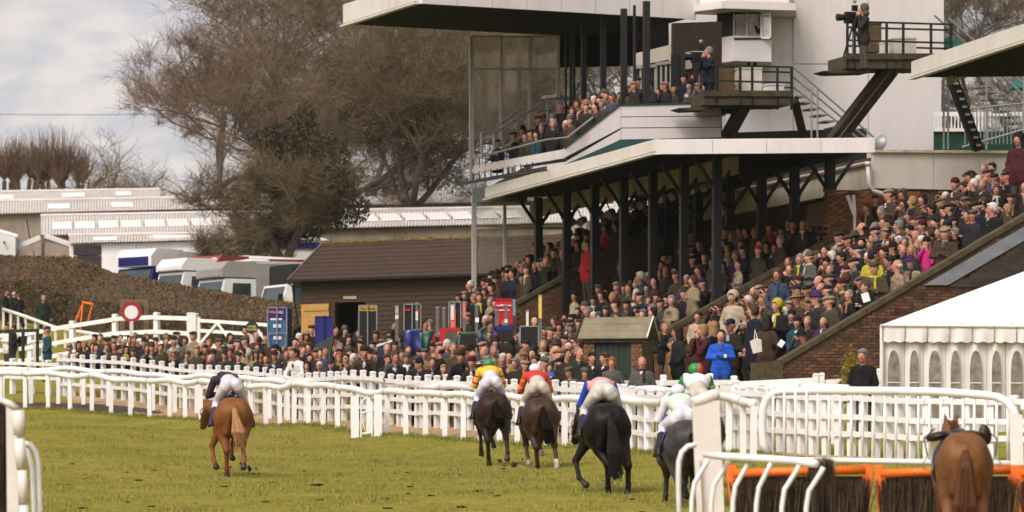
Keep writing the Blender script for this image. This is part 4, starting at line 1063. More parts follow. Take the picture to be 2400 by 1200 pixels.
for i, (x0, x1) in enumerate(((1712, 2034), (2058, 2374), (2388, 2700))):
    t = thing('hurdle', hb_((x0 + x1) / 2), hlabels[i], 'hurdle', 'brush hurdle panels in a row')
    pa, pb = P(x0, 1110, SH), P(x1, 1101, SH)
    b = MB(); b.tube([pa + Vector((.03, -.02, 0)), pa.lerp(pb, .5) + Vector((0, -.02, .004)), pb + Vector((-.03, -.02, 0))], .055, ORANGE, 10); b.build('top_rail', t, True)
    for px, sg in ((x0, 1), (x1, -1)):
        tp = P(px, 1090, SH - .6); bt = hb_(px + sg * (18 if sg < 0 else 22)) - Z * .1
        b = MB(); d = (bt - tp).normalized(); side = d.cross(Vector((0, 1, 0))).normalized(); w = .058
        b.prism([tp - side * w, tp + side * w, bt + side * w * .9, bt - side * w * .9], Vector((0, -.06, 0)), ORANGE); b.build('upright_pad', t)
    g0, g1 = hb_(x0 + 20), hb_(x1 - 10); zt_ = pa.z
    brush('brush', t, Vector((g0.x, g0.y + .02, 0)), Vector((g1.x, g1.y + .02, 0)), min(g0.z, g1.z) - .1, zt_ - .085, .045, 2600, .0085, seed=10 + i)
    b = MB(); b.prism([Vector((g0.x, g0.y + .12, g0.z - .3)), Vector((g1.x, g1.y + .12, g1.z - .3)), Vector((g1.x, g1.y + .12, zt_ - .03)), Vector((g0.x, g0.y + .12, zt_ - .03))], Vector((0, .05, 0)), BIRCH[0]); b.build('brush_backing', t)
    rr = random.Random(i); b = MB()
    for k in range(9):
        p = pa.lerp(pb, rr.random()) + Z * .05; b.tube([p, p + Vector((rr.uniform(-.03, .03), 0, rr.uniform(.03, .08)))], [.006, .002], BIRCH[1], 4)
    b.build('stray_twigs', t)['kind'] = 'stuff'
# right wing: tall padded board and the bent tube rail running to the hurdle
SW = 203.0; gw = lambda px, s=SW: on_ground(P(px, 1340, s))
t = thing('hurdle_wing', gw(1660), 'tall white padded wing board with worn top at the end of the hurdle', 'hurdle wing', 'white hurdle wings')
PADW = M('padded_white', (.76, .70, .66), .5, .06, 2.5, stain=(.62, .53, .44), bump=.15)
b = MB(); z0 = gw(1660).z
tl, tr_ = P(1622, 945, SW), P(1686, 938, SW); bl, br = P(1640, 1345, SW), P(1704, 1345, SW)
b.prism([bl, br, tr_, tl], Vector((0, .14, 0)), PADW); b.build('board', t)
b = MB(); b.tube([P(1624, 944, SW) + Vector((0, .05, 0)), P(1650, 936, SW) + Vector((0, .05, 0)), P(1674, 928, SW) + Vector((0, .05, .01)), P(1686, 922, SW) + Vector((0, .05, 0))], [.07, .075, .075, .06], PADW, 10); b.build('top_pad', t, True)
b = MB(); b.prism([P(1642, 950, SW - .1) + Vector((0, -.02, 0)), P(1682, 938, SW - .1) + Vector((0, -.02, 0)), P(1682, 934, SW - .1) + Vector((0, -.02, 0)), P(1642, 945, SW - .1) + Vector((0, -.02, 0))], Vector((0, .01, 0)), M('bare_wood', (.30, .17, .08), .8, .2, 8)); b.build('worn_edge', t)
b = MB(); b.prism([P(1628, 1078, SW + .3), P(1640, 1076, SW + .3), P(1654, 1345, SW + .3), P(1642, 1345, SW + .3)], Vector((0, .1, 0)), PADW); b.build('side_board', t)
t = thing('wing_rail', gw(1780, 210), 'white bent tube rail leading into the hurdle', 'rail', 'white hurdle wings')
RS = 212.0
b = MB(); b.tube([P(1652, 1066, RS + 1), P(1700, 1070, RS + 2), P(1800, 1076, RS + 4), P(1870, 1081, RS + 6), P(1912, 1087, RS + 8)], [.034, .046, .046, .046, .044], RAILW, 10); b.build('top_rail', t, True)
for x, xb in ((1660, 1622), (1707, 1668), (1755, 1718), (1807, 1773), (1873, 1833), (1930, 1890)):
    yt = 1070 + (x - 1660) * .07
    s = RS + (x - 1660) * .03
    b = MB(); b.tube([P(x, yt + 6, s), P(x - 8, yt + 22, s), P(xb + 6, yt + 62, s), P(xb, yt + 100, s), P(xb - 2, yt + 160, s), P(xb - 3, 1350, s)], .027, RAILW, 8); b.build('bent_post', t, True)
b = MB(); b.tube([P(1632, 1042, RS - 2), P(1612, 1046, RS - 2), P(1598, 1060, RS - 2), P(1591, 1082, RS - 2), P(1590, 1130, RS - 2), P(1596, 1350, RS - 2)], .030, RAILW, 8); b.build('bent_post', t, True)
t = thing('birch_bundle', gw(1922, 214), 'dark upright birch bundle with frayed pale top beside the hurdle', 'brush bundle')
p0, p1 = P(1904, 1340, 216), P(1946, 1340, 216)
brush('twigs', t, Vector((p0.x, p0.y, 0)), Vector((p1.x, p1.y, 0)), p0.z, P(1925, 1090, 216).z, .05, 1500, .008, lean=.03, seed=31, spread_top=.09)
brush('frayed_top', t, Vector((p0.x + .06, p0.y + .03, 0)), Vector((p1.x, p1.y + .03, 0)), P(1925, 1140, 216).z, P(1930, 1078, 216).z, .03, 260, .006, lean=.05, seed=32, spread_top=.04, mats=[M('frayed_pale', (.45, .38, .30), .9, .2, 8)] * 3)
# picket barrier behind the hurdle
SB = 150.0; t = thing('picket_barrier', on_ground(P(2090, 1080, SB)), 'white tube barrier with thin upright pickets behind the hurdle', 'barrier')
sb = lambda x: SB + (x - 1800) * .006
b = MB(); b.tube([P(1800, 1062, SB), P(1788, 1040, SB), P(1786, 1000, SB), P(1788, 960, SB), P(1796, 936, SB), P(1812, 921, SB), P(1834, 917, SB), P(1950, 915.5, sb(1950)), P(2080, 916, sb(2080)), P(2200, 918, sb(2200)), P(2310, 926, sb(2310)), P(2340, 931, sb(2340)), P(2362, 943, sb(2362)), P(2376, 962, sb(2376)), P(2384, 990, sb(2384)), P(2386, 1095, sb(2386))], .066, RAILW, 10); b.build('top_tube', t, True)
b = MB(); b.tube([P(1700, 1076, SB), P(1950, 1079, sb(1950)), P(2386, 1086, sb(2386))], .045, RAILW, 8); b.build('bottom_tube', t, True)
x = 1812
while x < 2372:
    y0 = 917 if x < 2200 else 917 + (x - 2200) ** 2 * .00055
    b = MB(); b.tube([P(x, y0, sb(x)), P(x, 1080 + (x - 1950) * .014, sb(x))], .0235, RAILW, 6); b.build('picket', t, True)
    x += 26.2
b = MB(); b.prism([P(2366, 968, sb(2380) + .6), P(2396, 972, sb(2380) + .6), P(2400, 1098, sb(2380) + .6), P(2370, 1098, sb(2380) + .6)], Vector((0, .1, 0)), RAILW); b.build('end_post', t)
b = MB(); b.tube([P(2392, 956, SB), P(2440, 956, SB)], .066, RAILW, 10); b.build('top_tube', t, True)
b = MB(); b.tube([P(2392, 1010, SB), P(2440, 1010, SB)], .05, RAILW, 8); b.build('bottom_tube', t, True)
# left wing at the frame edge
SL = 215.0; t = thing('hurdle_wing', on_ground(P(40, 1350, SL)), 'white padded wing board with bent tubes cut by the frame edge', 'hurdle wing', 'white hurdle wings')
b = MB(); b.prism([P(18, 1350, SL), P(48, 1350, SL), P(38, 950, SL), P(14, 944, SL)], Vector((0, .4, 0)), PADW); b.build('board', t)
b = MB(); b.tube([P(4, 938, SL), P(22, 946, SL), P(40, 958, SL)], [.03, .04, .035], PADW, 8); b.build('top_pad', t, True)
for (x0, y0, x1, y1, w) in ((43, 962, 46, 1020, .07), (46, 1028, 50, 1100, .06), (52, 1102, 56, 1180, .052), (56, 1184, 60, 1350, .055)):
    b = MB(); b.tube([P(x0, y0, SL + 1), P((x0 + x1) / 2, (y0 + y1) / 2, SL + 1), P(x1, y1, SL + 1)], [w * .95, w * 1.05, w * .9], PADW, 10); b.build('post_pad', t, True)
for dx, dy in ((0, 0), (-14, 14)):
    b = MB(); b.tube([P(56 + dx * .2, 1038 + dy, SL), P(72 + dx * .6, 1042 + dy, SL), P(84 + dx, 1058 + dy, SL), P(90 + dx, 1085 + dy, SL), P(94 + dx, 1200, SL), P(97 + dx, 1350, SL)], .028, RAILW, 8); b.build('bent_post', t, True)
t = thing('birch_bundle', on_ground(P(0, 1350, 213)), 'dark birch fence end at the frame edge beside the padded wing', 'brush bundle')
p0, p1 = P(-60, 1350, 213), P(14, 1350, 213); brush('twigs', t, Vector((p0.x, p0.y, 0)), Vector((p1.x, p1.y, 0)), p0.z, P(0, 950, 213).z, .06, 1800, .009, lean=.04, seed=33, spread_top=.05)

# ------------------------------------------------------------------ marquee
CANVAS = M('marquee_canvas', (.76, .735, .70), .5, .06, 2, bump=.15, bscale=4); CANVR = M('marquee_roof', (.90, .89, .87), .45, .03, 1.5)
t = thing('marquee', on_ground(P(2230, 1012, 117)), 'white marquee with scalloped valance and arched windows beside the terrace', 'marquee')
m0 = P(2069, 762, 118); me_ = Vector((.992, .125, 0)); MDV = Vector((.085, .996, 0)); mz = m0.z
mp = lambda a, d, z: Vector((m0.x, m0.y, 0)) + me_ * a + MDV * d + Z * z
ML, MD = 7.2, 6.0; zb = on_ground(m0).z - .3
apL, apR = mp(3.4, 3.0, mz + 1.42), mp(ML - 1, 3.0, mz + 1.9)
b = MB(); rv = [mp(-.04, -.04, mz), mp(ML, -.04, mz - .02), mp(ML, MD, mz), mp(-.04, MD, mz), apL, apR]
b.add(rv, [(0, 1, 5, 4), (1, 2, 5), (2, 3, 4, 5), (3, 0, 4)], CANVR); b.build('roof', t)
SEAM = M('roof_seam', (.55, .34, .30), .6, .1, 3)
for i in range(1, 14):
    a = ML * i / 14; k = min(1, a / 3.4) if a < 3.4 else 1
    top_ = apL if a <= 3.4 else apL.lerp(apR, (a - 3.4) / (ML - 4.4) if a < ML - 1 else 1)
    b0, b1 = mp(a, -.045, mz), apL.lerp(apR, min(1, i / 13))
    nrm = (rv[1] - rv[0]).cross(apL - rv[0]).normalized()
    b = MB(); b.tube([b0 + nrm * .006, b1 + nrm * .006], .007, SEAM, 4); b.build('seam', t)
pw = .452; nseg = int(ML / pw)
for i in range(nseg):      # valance: every flap its own, slightly bellied, scalloped hem
    v, q = [], []; nx_, nz_ = 9, 5
    for iz in range(nz_):
        for ix in range(nx_):
            fx = ix / (nx_ - 1); fz = iz / (nz_ - 1); a = (i + .015 + fx * .97) * pw
            drop = .30 + .03 * math.sin(fx * math.pi * 6) ** 2 * (fz > .9)
            v.append(mp(a, -.05 - .05 * math.sin(fx * math.pi) * fz - .02 * math.sin(fx * 9 + i) * fz, mz - .02 - drop * fz))
    for iz in range(nz_ - 1):
        for ix in range(nx_ - 1): j = iz * nx_ + ix; q.append((j, j + nx_, j + nx_ + 1, j + 1))
    o = link('valance_flap', np_mesh('valance_flap', np.array([p[:] for p in v]), quads=np.array(q), mats=[CANVAS]), t)
b = MB(); b.tube([mp(-.04, -.06, mz - .01), mp(ML, -.06, mz - .03)], .03, CANVAS, 6); b.build('eave_roll', t)
TRIM = M('valance_trim', (.30, .26, .20), .7, .2, 9)
for i in range(nseg + 1):
    b = MB(); b.tube([mp(i * pw, -.085, mz + .0), mp(i * pw, -.10, mz - .16), mp(i * pw, -.06, mz - .31)], .009, TRIM, 4); b.build('lacing', t)
# wall panels with gothic windows
def arch(cx, w, z0, z1, k=7):
    sp = z1 - (z1 - z0) * .34; L = [(cx - w / 2, z0), (cx + w / 2, z0), (cx + w / 2, sp)]
    for i in range(1, k): f = i / k; L.append((cx + w / 2 * math.cos(f * math.pi / 2) ** .8, sp + (z1 - sp) * math.sin(f * math.pi / 2) ** .9))
    L.append((cx, z1))
    for i in range(k - 1, 0, -1): f = i / k; L.append((cx - w / 2 * math.cos(f * math.pi / 2) ** .8, sp + (z1 - sp) * math.sin(f * math.pi / 2) ** .9))
    L.append((cx - w / 2, sp)); return L
PVC = M('clear_pvc', (.30, .265, .22), .22, .35, 7, spec=.6, c2=(.13, .11, .09), bump=.5, bscale=9)
wt, a, wi = mz - .22, .0, 0
while a < ML - .3:
    wd = .44 if wi % 2 == 0 else .38
    v = []; nxx = 10
    for iz in range(2):
        for ix in range(nxx):
            fx = ix / (nxx - 1); v.append(mp(a + fx * wd, .03 + .035 * math.cos(fx * math.pi * 2) + .012 * math.sin(fx * 14 + wi), wt if iz else zb))
    q = [(ix, ix + 1, nxx + ix + 1, nxx + ix) for ix in range(nxx - 1)]
    pnl = link('wall_panel', np_mesh('wall_panel', np.array([p[:] for p in v]), quads=np.array(q), mats=[CANVAS]), t)
    cw = a + wd * .5; ww = wd * (.54 if wi % 2 == 0 else .48)
    b = MB(); b.prism([mp(x, -.022, z) for x, z in arch(cw, ww, zb + .55, wt - .28)], MDV * .01, PVC); w_ = b.build('window', pnl); w_.location = (0, 0, 0)
    b = MB()
    for z in (wt - .92, wt - 1.32): b.beam(mp(cw - ww / 2 - .01, -.03, z), mp(cw + ww / 2 + .01, -.03, z), .01, .022, CANVAS)
    b.build('glazing_bar', pnl).location = (0, 0, 0)
    a += wd + .006; wi += 1
b = MB(); b.prism([mp(0, .06, zb), mp(0, MD, zb), mp(0, MD, mz), mp(0, .06, mz)], me_ * .03, CANVAS); b.build('side_wall', t)
b = MB(); b.prism([mp(.1, .5, zb), mp(ML, .5, zb), mp(ML, .5, wt), mp(.1, .5, wt)], MDV * .03, M('marquee_inside', (.28, .24, .20), .9, .3, 2)); b.build('inner_lining', t)
b = MB(); b.tube([mp(-.02, -.02, zb), mp(-.02, -.02, mz)], .04, WHITE, 8); b.build('corner_pole', t)

# ------------------------------------------------------------------ brick kiosk
kb = math.radians(13); ke, kd = Vector((math.cos(kb), -math.sin(kb), 0)), Vector((math.sin(kb), math.cos(kb), 0))
k0 = P(1368, 800, 98); kz1 = k0.z; kz0 = on_ground(k0).z - .1
kp = lambda a, d, z: Vector((k0.x, k0.y, 0)) + ke * a + kd * d + Z * z
KW, KD = 1.42, 1.3; t = thing('brick_kiosk', kp(KW / 2, KD / 2, kz0), 'small brick kiosk with green door and felted gable roof', 'kiosk')
for a0_, a1_ in ((0, .26), (1.16, KW)):
    b = MB(); b.prism([kp(a0_, 0, kz0), kp(a1_, 0, kz0), kp(a1_, 0, kz1), kp(a0_, 0, kz1)], kd * KD, MORTAR); b.build('pier', t)
    lay_bricks(t, kp(0, 0, 0), ke, -kd, a0_ - .06, a1_ + .08, kz0, kz1 - .03, lambda a, z, q0=a0_, q1=a1_: q0 - .012 < a < q1 + .012, BRICKS, 200, seed=12, w=.118)
QUO = [BRICKS[0], BRICKS[2], M('pale_brick', (.42, .33, .24), .9, .2, 9)]
lay_bricks(t, kp(0, 0, 0), kd, -ke, .02, KD, kz0, kz1 - .03, lambda a, z: 0 < a < KD - .02, QUO, 300, seed=13)
DOORG = M('door_green', (.012, .026, .018), .55, .25, 3, stretch=(6, 6, .6))
for i in range(6):
    a = .27 + i * .148; b = MB(); b.prism([kp(a, .05, kz0), kp(a + .142, .05, kz0), kp(a + .142, .05, kz1 - .02), kp(a, .05, kz1 - .02)], kd * .04, DOORG); b.build('door_board', t)
b = MB(); b.prism([kp(.26, .08, kz0), kp(1.16, .08, kz0), kp(1.16, .08, kz1), kp(.26, .08, kz1)], kd * .04, BLACK); b.build('door_frame', t)
b = MB(); b.beam(kp(-.03, -.04, kz1 + .02), kp(KW + .05, -.04, kz1 + .02), .08, .11, M('dark_fascia_board', (.02, .018, .014), .7, .2, 4)); b.build('eave_board', t)
FELT = M('mossy_felt', (.23, .20, .13), .95, .2, 3, stain=(.14, .13, .06), bump=.3)
rz0, rz1 = kz1 + .07, kz1 + .60
for i in range(3):      # felt courses, each lapping the one below
    f0, f1 = i / 3, (i + 1) / 3
    for sgn in (0, 1):
        d0, d1 = (-.13 + (KD / 2 + .13) * f0, -.13 + (KD / 2 + .13) * f1) if sgn == 0 else (KD + .13 - (KD / 2 + .13) * f0, KD + .13 - (KD / 2 + .13) * f1)
        b = MB(); zz0, zz1 = rz0 + (rz1 - rz0) * f0 + .012, rz0 + (rz1 - rz0) * f1
        b.prism([kp(-.13, d0, zz0), kp(-.13, d1, zz1), kp(-.13, d1, zz1 - .03), kp(-.13, d0, zz0 - .03)], ke * (KW + .26), FELT); b.build('roof_felt', t)
b = MB(); b.prism([kp(-.04, -.02, rz0 - .06), kp(-.04, KD + .02, rz0 - .06), kp(-.04, KD / 2, rz1 - .04)], ke * .04, M('gable_board', (.24, .25, .20), .8, .2, 4)); b.build('gable_board', t)
for d0, d1 in ((-.13, KD / 2), (KD + .13, KD / 2)):
    b = MB(); b.beam(kp(-.15, d0, rz0 - .0), kp(-.15, d1, rz1 - .0), .04, .08, MATS['dark_fascia_board']); b.build('barge_board', t)
    b = MB(); b.beam(kp(KW + .15, d0, rz0 - .0), kp(KW + .15, d1, rz1 - .0), .03, .05, WHITE); b.build('barge_board', t)

# ------------------------------------------------------------------ farrier's hut
HUTB = M('hut_boards', (.050, .029, .019), .85, .2, 3, stretch=(1, 1, 5)); HUTR = M('hut_roof', (.056, .033, .023), .95, .22, 4, stain=(.04, .025, .018), bump=.3)
hA, hB = P(706, 650, 68), P(1300, 628, 70.2); he = (hB - hA); he.z = 0; hL = he.length; he.normalize(); hd = Vector((-he.y, he.x, 0))
hz1 = hA.z; hz0 = on_ground(hA).z - .4; hp = lambda a, d, z: Vector((hA.x, hA.y, 0)) + he * a + hd * d + Z * z
t = thing('farrier_hut', hp(hL / 2, 2, hz0), 'long dark boarded hut with mossy ridge and open yellow door', 'hut')
rz = P(690, 584, 66).z; HD = 3.6
dx0, dx1 = (787 - 706) / 68.2 / he.x, (860 - 706) / 68.4 / he.x; dzt = P(800, 712, 68.2).z
for i in range(22):     # weatherboards
    z0_ = hz0 + i * .16
    if z0_ > hz1: break
    segs = [(0, hL)] if z0_ > dzt else [(0, dx0), (dx1, hL)]
    for a0_, a1_ in segs:
        b = MB(); b.prism([hp(a0_, -.022, z0_), hp(a1_, -.022, z0_), hp(a1_, -.002, z0_ + .158), hp(a0_, -.002, z0_ + .158)], hd * .02, HUTB); b.build('board', t)
    b = MB(); b.prism([hp(-.02, .0, z0_), hp(-.02, HD, z0_), hp(0, HD, z0_ + .158), hp(0, 0, z0_ + .158)], he * .02, M('hut_end_boards', (.115, .085, .065), .85, .2, 3)); b.build('end_board', t)
b = MB(); b.prism([hp(.02, .02, hz0), hp(dx0, .02, hz0), hp(dx0, .02, hz1), hp(.02, .02, hz1)], hd * .1, HUTB); b.prism([hp(dx1, .02, hz0), hp(hL, .02, hz0), hp(hL, .02, hz1), hp(dx1, .02, hz1)], hd * .1, HUTB); b.prism([hp(.02, 2.4, hz0), hp(hL, 2.4, hz0), hp(hL, 2.4, hz1), hp(.02, 2.4, hz1)], hd * .1, BLACK); b.build('inner_wall', t)
b = MB(); b.prism([hp(-.01, .0, hz1), hp(-.01, HD, hz1), hp(-.01, HD / 2, rz - .05)], he * .1, MATS['hut_end_boards']); b.build('gable', t)
ncr = 9
for i in range(ncr):    # roof in lapped courses of tiles
    f0, f1 = i / ncr, (i + 1) / ncr
    d0, d1 = -.35 + (HD / 2 + .35) * f0, -.35 + (HD / 2 + .35) * f1; zz0, zz1 = hz1 - .12 + (rz - hz1 + .12) * f0, hz1 - .12 + (rz - hz1 + .12) * f1
    b = MB(); b.prism([hp(-.3, d0, zz0 + .03), hp(-.3, d1 + .03, zz1 + .012), hp(-.3, d1 + .03, zz1 - .02), hp(-.3, d0, zz0 - .01)], he * (hL + .6), HUTR); b.build('roof_course', t)
b = MB(); b.prism([hp(-.3, HD + .35, hz1 - .12), hp(-.3, HD / 2, rz), hp(-.3, HD / 2, rz - .04), hp(-.3, HD + .35, hz1 - .16)], he * (hL + .6), HUTR); b.build('roof_back', t)
b = MB(); b.beam(hp(-.32, -.36, hz1 - .16), hp(-.32, HD / 2, rz - .02), .05, .16, M('barge_grey', (.17, .14, .12), .8, .2, 4)); b.beam(hp(-.32, HD + .36, hz1 - .16), hp(-.32, HD / 2, rz - .02), .05, .16, MATS['barge_grey']); b.build('barge_board', t)
b = MB(); b.beam(hp(-.3, -.38, hz1 - .13), hp(hL, -.38, hz1 - .13), .09, .08, BLACK); b.build('gutter', t)
rr = np.random.RandomState(4); v, q = [], []; RM = M('ridge_moss', (.26, .19, .04), .95, .3, 9, c2=(.13, .11, .02))
for i in range(700):
    a = rr.uniform(-.3, 6.2) if i % 3 else rr.uniform(-.3, hL); c = hp(a, HD / 2 + rr.normal(0, .07), rz + .02 + rr.normal(0, .02)); r_ = rr.uniform(.02, .048)
    for k in range(4): an = k * 1.57 + rr.rand(); v.append((c.x + math.cos(an) * r_, c.y + rr.normal(0, .02), c.z + math.sin(an) * r_ * .8))
    q.append((4 * i, 4 * i + 1, 4 * i + 2, 4 * i + 3))
o = link('ridge_moss', np_mesh('ridge_moss', np.array(v), quads=np.array(q), mats=[RM]), t); o['kind'] = 'stuff'
text_part('lettering', 'FARRIER', .135, M('letter_cream', (.60, .55, .36), .6, .1, 5), hp((825 - 706) / 68.3 / he.x, -.05, P(825, 699, 68.3).z), he, Z, t, wfit=.54)
DW = M('fresh_planks', (.48, .27, .075), .6, .2, 5, stretch=(6, 6, .5)); dw0 = (709 - 706) / 68 / he.x
dr = bpy.data.objects.new('door', None); col.objects.link(dr); dr.parent = t
for i in range(7):
    a = dw0 + i * .165; b = MB(); b.prism([hp(a, -.07, hz0), hp(a + .16, -.07, hz0), hp(a + .16, -.07, dzt), hp(a, -.07, dzt)], hd * .03, DW); b.build('plank', dr)
b = MB(); b.beam(hp(dw0, -.09, dzt - .18), hp(dw0 + 1.15, -.09, dzt - .18), .03, .10, DW); b.beam(hp(dw0 + .05, -.09, dzt - .22), hp(dw0 + 1.1, -.09, dzt - 1.1), .03, .09, DW); b.build('ledge', dr)
b = MB(); b.tube([hp((672 - 706) / 68, -.4, hz1 - .1), hp((690 - 706) / 68, -.2, hz1 - .3), hp(-.1, -.05, hz1 - 1.6), hp(-.12, -.05, hz0)], .035, BLACK, 6); b.build('downpipe', t)
b = MB(); b.tube([P(787, 582, 66), P(787, 566, 66)], .07, WHITE, 8); b.build('chimney', t)
# ------------------------------------------------------------------ hedge
def hedge(ctrl, label, seed=3):
    """ctrl: (px, top row, height m, s); battered profile with twiggy leaf cover"""
    rr = np.random.RandomState(seed); pts = [P(a, b_, s) for a, b_, h, s in ctrl]; hs_ = [c[2] for c in ctrl]
    t = thing('hedge', Vector((pts[2].x, pts[2].y, pts[2].z - hs_[2])), label, 'hedge')
    prof = [(-.15, 0), (-.12, .3), (-.05, .52), (.12, .60), (.95, .85), (1.8, 1.0), (2.5, .98), (2.8, .5), (2.9, 0)]
    K = 130; v, q = [], []; fr = []
    for i in range(K + 1):
        f = i / K * (len(pts) - 1); j = min(int(f), len(pts) - 2); u = f - j
        u_ = u * u * (3 - 2 * u) * .4 + u * .6; c = pts[j].lerp(pts[j + 1], u_); h = hs_[j] + (hs_[j + 1] - hs_[j]) * u_
        d = pts[j + 1] - pts[j]; d.z = 0; d.normalize(); bk = Vector((-d.y, d.x, 0)); bk = bk if bk.y > 0 else -bk
        fr.append((c, h, bk, d))
        for a, b_ in prof:
            nz = .05 * math.sin(i * .83 + a * 5) + .04 * math.sin(i * 1.9 + b_ * 9); w = c + bk * (a + nz * .6) + Z * (h * (b_ - 1) + nz * .35 * b_); v.append((w.x, w.y, w.z))
    n = len(prof)
    for i in range(K):
        for k in range(n - 1): q.append((i * n + k, (i + 1) * n + k, (i + 1) * n + k + 1, i * n + k + 1))
    HC = M('hedge_core', (.075, .047, .024), .95, .4, 3)
    link('hedge_core', np_mesh('hedge_core', np.array(v), quads=np.array(q), mats=[HC]), t, -t.location)
    LM = [M('hedge_leaf_brown', (.20, .125, .055), .9, .3, 5), M('hedge_leaf_dark', (.075, .048, .024), .9, .3, 5), M('hedge_leaf_green_shade', (.05, .052, .016), .9, .3, 5)]
    v, q, mi = [], [], []
    for i in range(36000):
        c, h, bk, d = fr[rr.randint(0, K)]; f = rr.rand() * (n - 1) * .72; j = int(f); u = f - j; a = prof[j][0] * (1 - u) + prof[j + 1][0] * u; b_ = prof[j][1] * (1 - u) + prof[j + 1][1] * u
        w = c + d * rr.uniform(-.3, .3) + bk * (a - abs(rr.normal(0, .05))) + Z * (h * (b_ - 1) + rr.normal(0, .02) + (.03 if b_ > .9 else 0))
        r_ = rr.uniform(.025, .062); A = rr.normal(0, 1, 3); A /= np.linalg.norm(A); B = np.cross(A, rr.normal(0, 1, 3)); B /= np.linalg.norm(B); w = np.array(w)
        base = len(v); v += [w - A * r_, w + B * r_ * .6, w + A * r_, w - B * r_ * .6]; q.append((base, base + 1, base + 2, base + 3))
        g = .5 + .5 * math.sin(c.x * .9) * math.sin(c.x * 2.3 + 1)
        mi.append(2 if (rr.rand() < .35 + .5 * g and b_ < .62) else (0 if rr.rand() < .7 else 1))  # greener leaves low on the front, darkened to paint in its shade
    o = link('leaves', np_mesh('leaves', np.array(v), quads=np.array(q), mats=LM, mi=mi, smooth=False), t, -t.location); o['kind'] = 'stuff'
    return t
hedge([(-120, 596, 2.9, 53), (50, 600, 2.8, 54), (110, 618, 2.7, 54.6), (160, 640, 2.5, 55), (280, 664, 2.2, 57), (400, 685, 2.0, 59), (520, 704, 1.7, 61), (600, 717, 1.5, 63), (690, 734, 1.3, 64)], 'long clipped brown winter hedge below the parked lorries')

# ------------------------------------------------------------------ sheds with corrugated roofs stepping up the hillside
ROOFM = M('corrugated_cement', (.60, .555, .525), .7, .10, .6, stain=(.52, .46, .40)); ROOFL = M('rooflight', (.86, .84, .82), .4, .05, 2)
WALLD = M('shed_wall', (.28, .235, .19), .85, .2, 1.5, stain=(.17, .135, .10)); SHEDW = M('shed_white', (.70, .68, .66), .6, .08, 2)
def corrugated(name, parent, e0, e1, r0, r1, mat=ROOFM, pitch=.146, amp=.034):
    L = (e1 - e0).length; k = int(L / pitch * 4); v, q = [], []; up = Z
    for i in range(k + 1):
        w = amp * math.sin(i * math.pi / 2)
        for a, c in ((e0, e1), (r0, r1)):
            p = a.lerp(c, i / k); v.append((p.x, p.y, p.z + w))
    for i in range(k): q.append((2 * i, 2 * i + 2, 2 * i + 3, 2 * i + 1))
    m = np_mesh(name, np.array(v), quads=np.array(q), mats=[mat], smooth=False)
    return link(name, m, parent, -world_off(parent))
def shed(label, e0, e1, r0, r1, wall_h, lights=(), back=True, wallm=WALLD, hipped=False):
    """e: eave points, r: ridge points"""
    t = thing('shed', Vector((e0.x, e0.y, e0.z - wall_h)), label, 'shed', 'pale corrugated sheds on the hillside')
    corrugated('roof', t, e0, e1, r0, r1)
    bk = (r0 - e0); bk.z = 0
    b = MB(); off = Vector((bk.x, bk.y, 0)).normalized() * .35
    for i in range(max(2, int((e1 - e0).length / 3))):
        n_ = max(2, int((e1 - e0).length / 3)); a, c = e0.lerp(e1, i / n_) + off, e0.lerp(e1, (i + 1) / n_) + off; a = a.lerp(c, .003); c = a.lerp(c, .997)
        b = MB(); b.prism([a - Z * wall_h, c - Z * wall_h, c - Z * .04, a - Z * .04], off * .2, wallm); b.build('wall_panel', t)
    b = MB(); b.prism([r0, r0 + (r1 - r0), r1 + bk + Z * (e1.z - r1.z), r0 + bk + Z * (e0.z - r0.z)], Z * -.05, ROOFM); b.build('roof_back', t)
    b = MB(); b.tube([r0 + Z * .03, r1 + Z * .03], .10, ROOFM, 6); b.build('ridge_cap', t)
    for f, w in lights:
        a, c = e0.lerp(r0, .30), e0.lerp(r0, .62); d = (e1 - e0); up = Z * .055
        b = MB(); b.add([a + d * f + up, a + d * (f + w) + up, c + d * (f + w) + up, c + d * f + up], [(0, 1, 2, 3)], ROOFL)
        for vv_ in (0,): b.add([a + d * f, a + d * (f + w), a + d * (f + w) + up, a + d * f + up], [(0, 1, 2, 3)], ROOFL)
        b.build('rooflight', t)
    return t
def roofpts(x0, y0, x1, y1, s0, s1, ry0, ry1, rs):
    return P(x0, y0, s0), P(x1, y1, s1), P(x0, ry0, s0 - rs), P(x1, ry1, s1 - rs)
shed('rear pale corrugated shed, highest on the hillside', *roofpts(-80, 476, 376, 463, 42.5, 43, 452, 445, 1.1), 3.0, lights=((.15, .10), (.5, .12), (.78, .08)))
shed('long pale corrugated shed just below the highest one', *roofpts(-80, 502, 1440, 466, 46.5, 47.5, 474, 446, 1.2), 2.2, lights=((.13, .035), (.23, .035), (.36, .04), (.55, .04)))
shed('long corrugated shed above the lorries with a row of rooflights', *roofpts(96, 551, 1440, 518, 51.5, 52.8, 507, 484, 2.2), 2.6, lights=[(.02 + .042 * i, .036) for i in range(20)])
t = shed('low white walled lean to with dark windows behind the hedge', *roofpts(162, 570, 640, 558, 52.6, 53.4, 553, 546, 1.0), 2.6, wallm=SHEDW, lights=((.12, .12),))
WIND = M('dark_window', (.030, .024, .024), .3, .3, 3, spec=.6)
for x0, x1, y0, y1 in ((172, 200, 575, 598), (203, 238, 575, 598), (172, 178, 600, 640), (181, 205, 600, 645), (209, 238, 600, 636), (250, 262, 590, 628)):
    b = MB(); b.prism([P(x0, y0, 52.65), P(x1, y0, 52.65), P(x1, y1, 52.65), P(x0, y1, 52.65)], Vector((0, .3, 0)), WIND); b.build('window', t)
